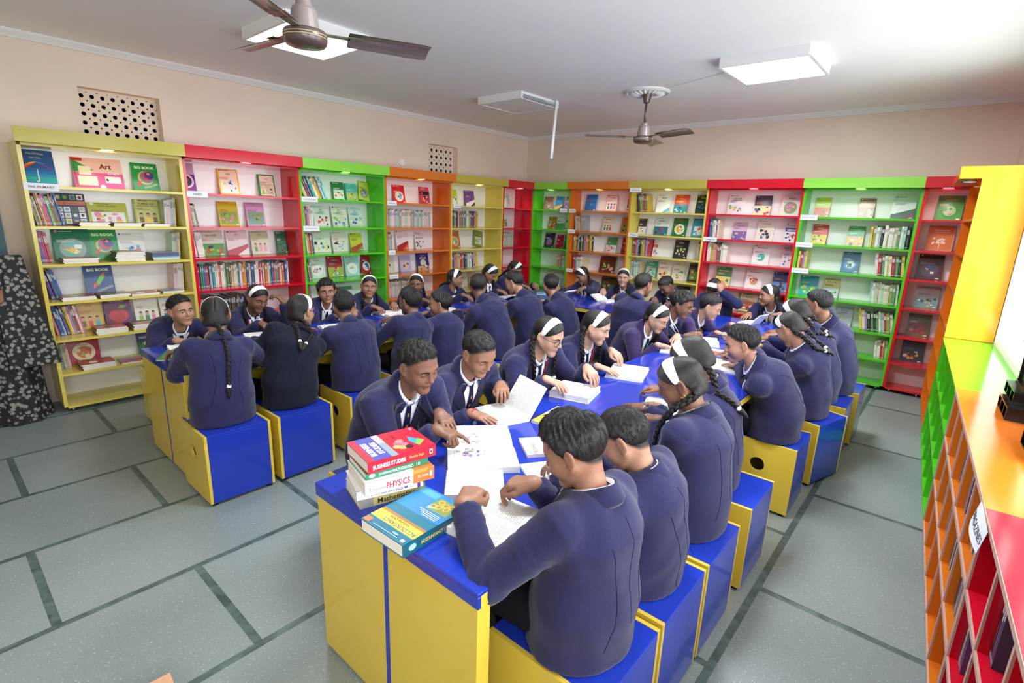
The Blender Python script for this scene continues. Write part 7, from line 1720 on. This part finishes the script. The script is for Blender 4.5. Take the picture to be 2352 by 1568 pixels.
def d_bus(cv):
    cv.rect(0, 0.0, 1, 1, '#cc2238'); cv.rect(0.0, 0.66, 1, 0.90, '#4a4ea0'); cv.rect(0.0, 0.56, 0.62, 0.66, '#8a98a0'); cv.rect(0.62, 0.56, 1, 0.655, '#ece4d8')
    cv.text('BUSINESS', 0.47, 0.845, 0.105, W_, maxw=0.90, bold=0.045); cv.text('STUDIES', 0.47, 0.725, 0.105, W_, maxw=0.82, bold=0.045)
    for (x, y, c) in ((.30, .48, '#e0b070'), (.42, .44, '#a86a7a'), (.22, .42, '#d8a060'), (.34, .36, '#b87080'), (.20, .33, '#3a2a2c'), (.50, .38, '#c88a8a')): cv.disc(x, y, .085, c, n=6)
    cv.poly([(0.30, 0.06), (0.62, 0.22), (0.42, 0.26), (0.14, 0.20)], '#3a9ac0'); cv.poly([(0.30, 0.06), (0.44, 0.11), (0.26, 0.22), (0.14, 0.20)], '#7ab84a'); cv.text('2431', 0.75, 0.40, 0.07, '#5a2028', maxw=0.3); cv.disc(0.9, 0.06, 0.05, '#9ac0e0', ry=0.02)
def s_bus(cv): cv.text('BUSINESS STUDIES', 0.30, 0.45, 0.5, W_, maxw=0.47, bold=0.04); cv.text('Manisha Singh', 0.70, 0.5, 0.34, '#e8c860', maxw=0.22); cv.rect(0.90, 0.28, 0.95, 0.75, '#f0e8e4'); cv.disc(0.925, 0.5, 0.015, '#c02030', ry=0.15)
closed_book(-1.393, 1.000, TT + 0.1425, 0.185, 0.250, 0.040, 169, '#c92a3c', d_bus, 'red business studies textbook on top of the stack', '#cc2a40', s_bus)
def d_acc(cv):
    cv.rect(0, 0, 1, 1, '#2a6f88'); cv.rect(0, 0, 1, 0.50, '#3a88c0'); cv.rect(0.55, 0.03, 1, 0.14, '#58a8b8'); cv.poly([(0, 0.70), (1, 0.70), (1, 0.86), (0, 0.86)], '#ecc94a'); cv.poly([(0, 0.655), (1, 0.655), (1, 0.70), (0, 0.70)], '#a8764a'); cv.rect(0, 0.50, 1, 0.655, '#2c7488')
    cv.text('ACCOUNTANCY', 0.40, 0.81, 0.085, '#3a5a80', maxw=0.74, bold=0.02); cv.text('Volume 2434', 0.50, 0.735, 0.06, '#5a3a2a', maxw=0.5); cv.rect(0.06, 0.08, 0.50, 0.34, '#8a9a58')
    for (x, y) in ((.16, .14), (.28, .16), (.40, .14), (.20, .22), (.34, .24), (.44, .26)): cv.disc(x, y, .06, '#d8c05a'); cv.disc(x, y, .04, '#a8884a')
    cv.poly([(0.3, 0.28), (0.50, 0.34), (0.50, 0.28)], '#9ac8b0')
    for k in range(4): cv.rect(0.10, 0.38 + k * 0.028, 0.56 - 0.05 * k, 0.392 + k * 0.028, '#d0e0ea')
    cv.rect(0.84, 0.90, 0.98, 0.985, '#b8784a'); cv.rect(0.05, 0.93, 0.12, 0.975, '#e8ece4'); cv.disc(0.30, 0.92, 0.07, '#8ac0d0', ry=0.016)
    for k in range(1): cv.rect(0.2, 0.955, 0.75, 0.963, '#c8dce0')
def s_acc(cv): cv.text('ACCOUNTANCY', 0.42, 0.45, 0.6, '#e8d060', maxw=0.34, bold=0.03); cv.text('Volume', 0.67, 0.45, 0.55, '#c8603a', maxw=0.15); cv.disc(0.13, 0.5, 0.055, '#a8ccd4', ry=0.25)
closed_book(-1.168, 0.925, TT, 0.205, 0.268, 0.042, 181.5, '#2a6f88', d_acc, 'teal and yellow accountancy textbook overhanging the table edge', '#1f5f70', s_acc)
# --- around the near end of the front table
def d_sketch(cv, side):
    rg = random.Random(5 + side); cs = ['#8a70a0', '#b080a0', '#6a5890', '#c09a9a', '#98ac88']
    for k in range(60 if side > 0 else 34):
        x, y = rg.uniform(0.12, 0.6), rg.uniform(0.15, 0.55); a = rg.uniform(0, 6.3); L = rg.uniform(0.04, 0.12); w = 0.008
        dx, dy = L * math.cos(a), L * math.sin(a) * 0.6; cv.poly([(x, y), (x + dx, y + dy), (x + dx - w * 0.6, y + dy + w * 0.6), (x - w * 0.6, y + w * 0.6)], rg.choice(cs))
    for k in range(9): cv.disc(rg.uniform(0.15, 0.55), rg.uniform(0.2, 0.5), rg.uniform(0.02, 0.05), rg.choice(cs), ry=rg.uniform(0.02, 0.05), n=9)
open_book(-1.393, 1.452, TT, 48.5, 0.204, 0.278, 0.026, 'large open picture book with violet drawings, under the pointing finger', '#3a8ab0', curl=0.15, draw=d_sketch)
def d_white(cv): cv.rect(0.58, 0.55, 0.66, 0.96, '#b8b8b8'); cv.rect(0.70, 0.50, 0.76, 0.96, '#c4c4c4')
closed_book(-1.20, 1.225, TT, 0.215, 0.180, 0.020, 45, '#efece6', d_white, 'pale paperback half under the large picture book', '#efece6')
open_book(-0.985, 1.105, TT, 6, 0.130, 0.195, 0.020, 'open text book between the hands of the foreground boy', '#d8d4cc', curl=0.4)
closed_book(-1.045, 1.475, TT, 0.17, 0.235, 0.006, 58, '#f0f0f0', lambda cv: cv.rect(0.08, 0.05, 0.92, 0.95, '#f4f4f4'), 'thin white booklet beside the head of the foreground boy')
def d_tech(cv): cv.rect(0, 0, 1, 0.55, '#e0a888'); cv.rect(0, 0.55, 1, 1, '#f0e2d8'); cv.text('TECHNO', 0.34, 0.80, 0.11, '#a83038', maxw=0.6, bold=0.02); cv.rect(0.06, 0.9, 0.12, 0.95, '#6aa0c8')
closed_book(-1.205, 1.680, TT, 0.165, 0.225, 0.014, 143, '#ecdcd0', d_tech, 'peach techno book right of the picture book', '#efe6de')
def d_yel(cv): cv.rect(0, 0, 1, 0.5, '#e8c84a'); cv.rect(0, 0.5, 1, 1, '#f0ece4'); cv.disc(0.3, 0.2, 0.12, '#e8a03a'); cv.disc(0.3, 0.2, 0.08, '#e8d060'); cv.disc(0.8, 0.9, 0.12, '#a84a8a'); cv.rect(0.2, 0.6, 0.7, 0.64, '#c8502a')
closed_book(-1.355, 1.975, TT, 0.175, 0.245, 0.012, 5, '#efe8d8', d_yel, 'white and yellow book with a purple dot')
open_book(-1.56, 1.885, TT, -18, 0.178, 0.232, 0.018, 'open book with its left half held upright by the cropped boy', '#e2ddd0', lift=58, curl=0.2)
open_book(-1.515, 2.345, TT, 15, 0.115, 0.225, 0.030, 'thick open book before the girl with round spectacles', '#e6e2d8', curl=0.2)
open_book(-1.50, 2.93, TT, 18, 0.155, 0.225, 0.014, 'film-covered open book before the girl with two long plaits', '#dcdcd8', curl=0.5, film=True)
open_book(-1.06, 2.50, TT, 12, 0.115, 0.195, 0.014, 'open book beside the hand with the watch', '#dcdcd8')
open_book(-0.99, 2.03, TT, 10, 0.10, 0.19, 0.012, 'small open book near the elbow of the girl with the earring', '#dcdcd8')
open_book(-1.11, 3.585, TT, 12, 0.155, 0.21, 0.010, 'wide open book under the pointing boy in profile', '#dcdcd8')
closed_book(-1.27, 3.90, TT, 0.16, 0.22, 0.018, 100, '#e8ded8', lambda cv: cv.rect(0, 0, 0.5, 1, '#d8604a'), 'white and red book on the front table beyond the pointing boy')
open_book(-1.55, 3.73, TT, 20, 0.10, 0.17, 0.008, 'open exercise book before the girl in purple', '#dcdcd8')
open_book(-1.47, 4.19, TT, 25, 0.14, 0.19, 0.012, 'open book with a curling page before the boy with clasped hands', '#e2e0d8', curl=0.9)
open_book(-1.36, 4.60, TT, 20, 0.13, 0.20, 0.010, 'open book before the boy in the purple blazer', '#e2e0d8')
closed_book(-1.10, 4.52, TT, 0.17, 0.23, 0.012, 70, '#3a5a88', lambda cv: cv.rect(0.1, 0.2, 0.9, 0.5, '#4a6a98'), 'blue book near the far end of the front table')
open_book(-1.42, 5.36, TT, 80, 0.13, 0.20, 0.014, 'open book with a raised white page before the girl looking left', '#e6e6e2', lift2=52)
# --- left table
open_book(-3.97, 1.14, TT, 80, 0.12, 0.18, 0.010, 'open white book at the left end of the left table', '#e2e2de')
def d_green(cv): cv.rect(0, 0, 1, 1, '#3a7a4a'); cv.rect(0.1, 0.1, 0.9, 0.5, '#5a9a5a'); cv.disc(0.4, 0.3, 0.15, '#d8c8a0'); cv.disc(0.65, 0.35, 0.12, '#5a3a6a'); cv.rect(0.15, 0.7, 0.85, 0.85, '#e8e4d0'); cv.disc(0.8, 0.6, 0.06, '#e8d850')
closed_book(-3.78, 1.045, TT, 0.18, 0.24, 0.010, 60, '#3a7a4a', d_green, 'green picture book on the corner of the left table')
open_book(-3.87, 1.63, TT, 75, 0.15, 0.21, 0.022, 'thick open book before the girl with her hand to her forehead', '#e6e6e2')
closed_book(-3.80, 1.84, TT, 0.14, 0.21, 0.004, 20, '#dcece4', lambda cv: cv.rect(0.1, 0.05, 0.25, 0.95, '#8ac8a8'), 'thin mint leaflet beside the thick open book')
open_book(-3.85, 2.22, TT, 80, 0.13, 0.19, 0.010, 'open white book before the boy with the orange wrist band', '#e6e6e2')
open_book(-4.0, 2.95, TT, 85, 0.19, 0.26, 0.012, 'big open book with a dark cover before the girl with front plaits', '#26304a', curl=0.7)
open_book(-3.66, 2.68, TT, 60, 0.13, 0.19, 0.010, 'open book with a pencil sketch on the inner edge of the left table', '#e6e6e2', draw=lambda cv, s: [cv.disc(0.4 + 0.1 * k, 0.5 + 0.04 * k, 0.05, '#9aa09a', ry=0.03) for k in range(2)] if s > 0 else None)
open_book(-3.95, 3.50, TT, 85, 0.13, 0.19, 0.010, 'open book before the girl by the orange bookcase', '#e6e6e2')
open_book(-3.97, 4.62, TT, 85, 0.14, 0.20, 0.014, 'dark-covered book held open under the bending girl', '#3a3a3c', lift2=22)
open_book(-3.70, 5.32, TT, 88, 0.14, 0.20, 0.016, 'open book with a raised leaf before the reading girl', '#e6e6e2', lift2=30)
open_book(-3.17, 5.38, TT, 84, 0.13, 0.19, 0.012, 'half-lifted white book before the smiling girl at the far table', '#e6e6e2', lift=28)
closed_book(-3.98, 5.25, TT, 0.17, 0.23, 0.010, 40, '#3a86c0', lambda cv: cv.rect(0.1, 0.1, 0.9, 0.5, '#a8d0e0'), 'light blue book at the far left corner of the tables')

# ------------------------------------------------------------------ things on and beside the low bookcases
def black_unit(y, x0, x1, z, h, label, slots=True):
    root = empty('equipment_box'); root.matrix_world = MR @ Matrix.Translation(((x0 + x1) / 2, y, z)); tag(root, label, 'equipment'); w = (x1 - x0) / 2
    boxobj('base', (-w, -0.13, 0), (w, 0.13, 0.006), 'black_plastic', root); boxobj('lid', (-w, -0.13, h - 0.006), (w, 0.13, h), 'black_plastic', root)
    for s in (-1, 1): boxobj('end_wall', (-w, s * 0.13 - 0.004, 0.006), (w, s * 0.13 + 0.004, h - 0.006), 'black_plastic', root)
    boxobj('back', (w - 0.006, -0.126, 0.006), (w, 0.126, h - 0.006), 'black_plastic', root)
    for yy in (-0.05, 0.05): boxobj('divider', (-w, yy - 0.004, 0.006), (w - 0.006, yy + 0.004, h - 0.006), 'black_plastic', root)
black_unit(3.33, 0.145, 0.296, 0.851, 0.062, 'lower black open-fronted box on the low bookcase top by the window')
black_unit(3.40, 0.165, 0.296, 0.914, 0.060, 'upper black open-fronted box carrying the tall black panel')
black_unit(2.76, 0.165, 0.296, 0.851, 0.060, 'black open-fronted box on the low orange bookcase, cut by the frame')
root = empty('monitor'); root.matrix_world = MR @ Matrix.Translation((0.232, 3.40, 0.975)); tag(root, 'tall black monitor standing on black boxes by the window', 'monitor')
boxobj('panel', (-0.02, -0.12, 0), (0.02, 0.12, 0.34), 'black_plastic', root, 0.003); boxobj('rim', (-0.03, -0.13, 0), (-0.02, -0.115, 0.34), 'black_plastic', root); boxobj('rim', (-0.03, 0.115, 0), (-0.02, 0.13, 0.34), 'black_plastic', root); boxobj('plinth', (-0.035, -0.13, 0), (0.03, 0.13, 0.012), 'black_plastic', root)
# curled paper sign taped to the edge of the red low bookcase
mb = MB(); n = 13; L = 0.205; hh = 0.075
def sg(i, j, off):
    u = i / (n - 1); v = j / 3; return (-0.012 - off - 0.022 * (1 - v) * (0.4 + 0.6 * math.sin(2.6 * u + 0.3)), -L * u, 0.856 - hh * (1 - v) - 0.012 * u)
mb.grid(lambda i, j: sg(n - 1 - i, j, 0.0), n, 4, s2l('#e6eaee')); mb.grid(lambda i, j: sg(i, j, -0.0006), n, 4, s2l('#e6eaee'))
vs, fs, w = text_faces('MAGAZINES', 0.01); o_ = len(mb.v)
for v in vs:
    u = min(max((v[0] / w + 0.5) * 0.9 + 0.05, 0), 1) * (n - 1); jj = 3 * (0.30 + 0.42 * v[1]); p = sg(u, jj, 0.0009); mb.v.append(p)
for f in fs: mb.f.append(tuple(k + o_ for k in f)); mb.c.append(s2l('#5a5a62'))
o = mb.build('paper_sign', 'matte_print'); o.matrix_world = MR @ Matrix.Translation((0, 2.14, 0)); tag(o, 'curled white paper sign for magazines taped on the low bookcase edge', 'sign')
# cardboard carton at the lower edge of the view
root = empty('cardboard_carton', (-1.676, 0.199, 0), math.radians(-4)); tag(root, 'corner of a brown cardboard carton on the floor at the lower edge', 'carton')
boxobj('carton_side', (-0.16, -0.15, 0), (-0.155, 0.15, 0.10), 'cardboard', root); boxobj('carton_side', (0.155, -0.15, 0), (0.16, 0.15, 0.10), 'cardboard', root); boxobj('carton_side', (-0.16, -0.15, 0), (0.16, -0.145, 0.10), 'cardboard', root); boxobj('carton_side', (-0.16, 0.145, 0), (0.16, 0.15, 0.10), 'cardboard', root); boxobj('carton_bottom', (-0.155, -0.145, 0), (0.155, 0.145, 0.005), 'cardboard', root)
boxobj('carton_flap', (-0.16, -0.15, 0.10), (0.16, 0.0, 0.103), 'cardboard', root); boxobj('carton_flap', (-0.16, 0.002, 0.10), (0.16, 0.15, 0.103), 'cardboard', root)
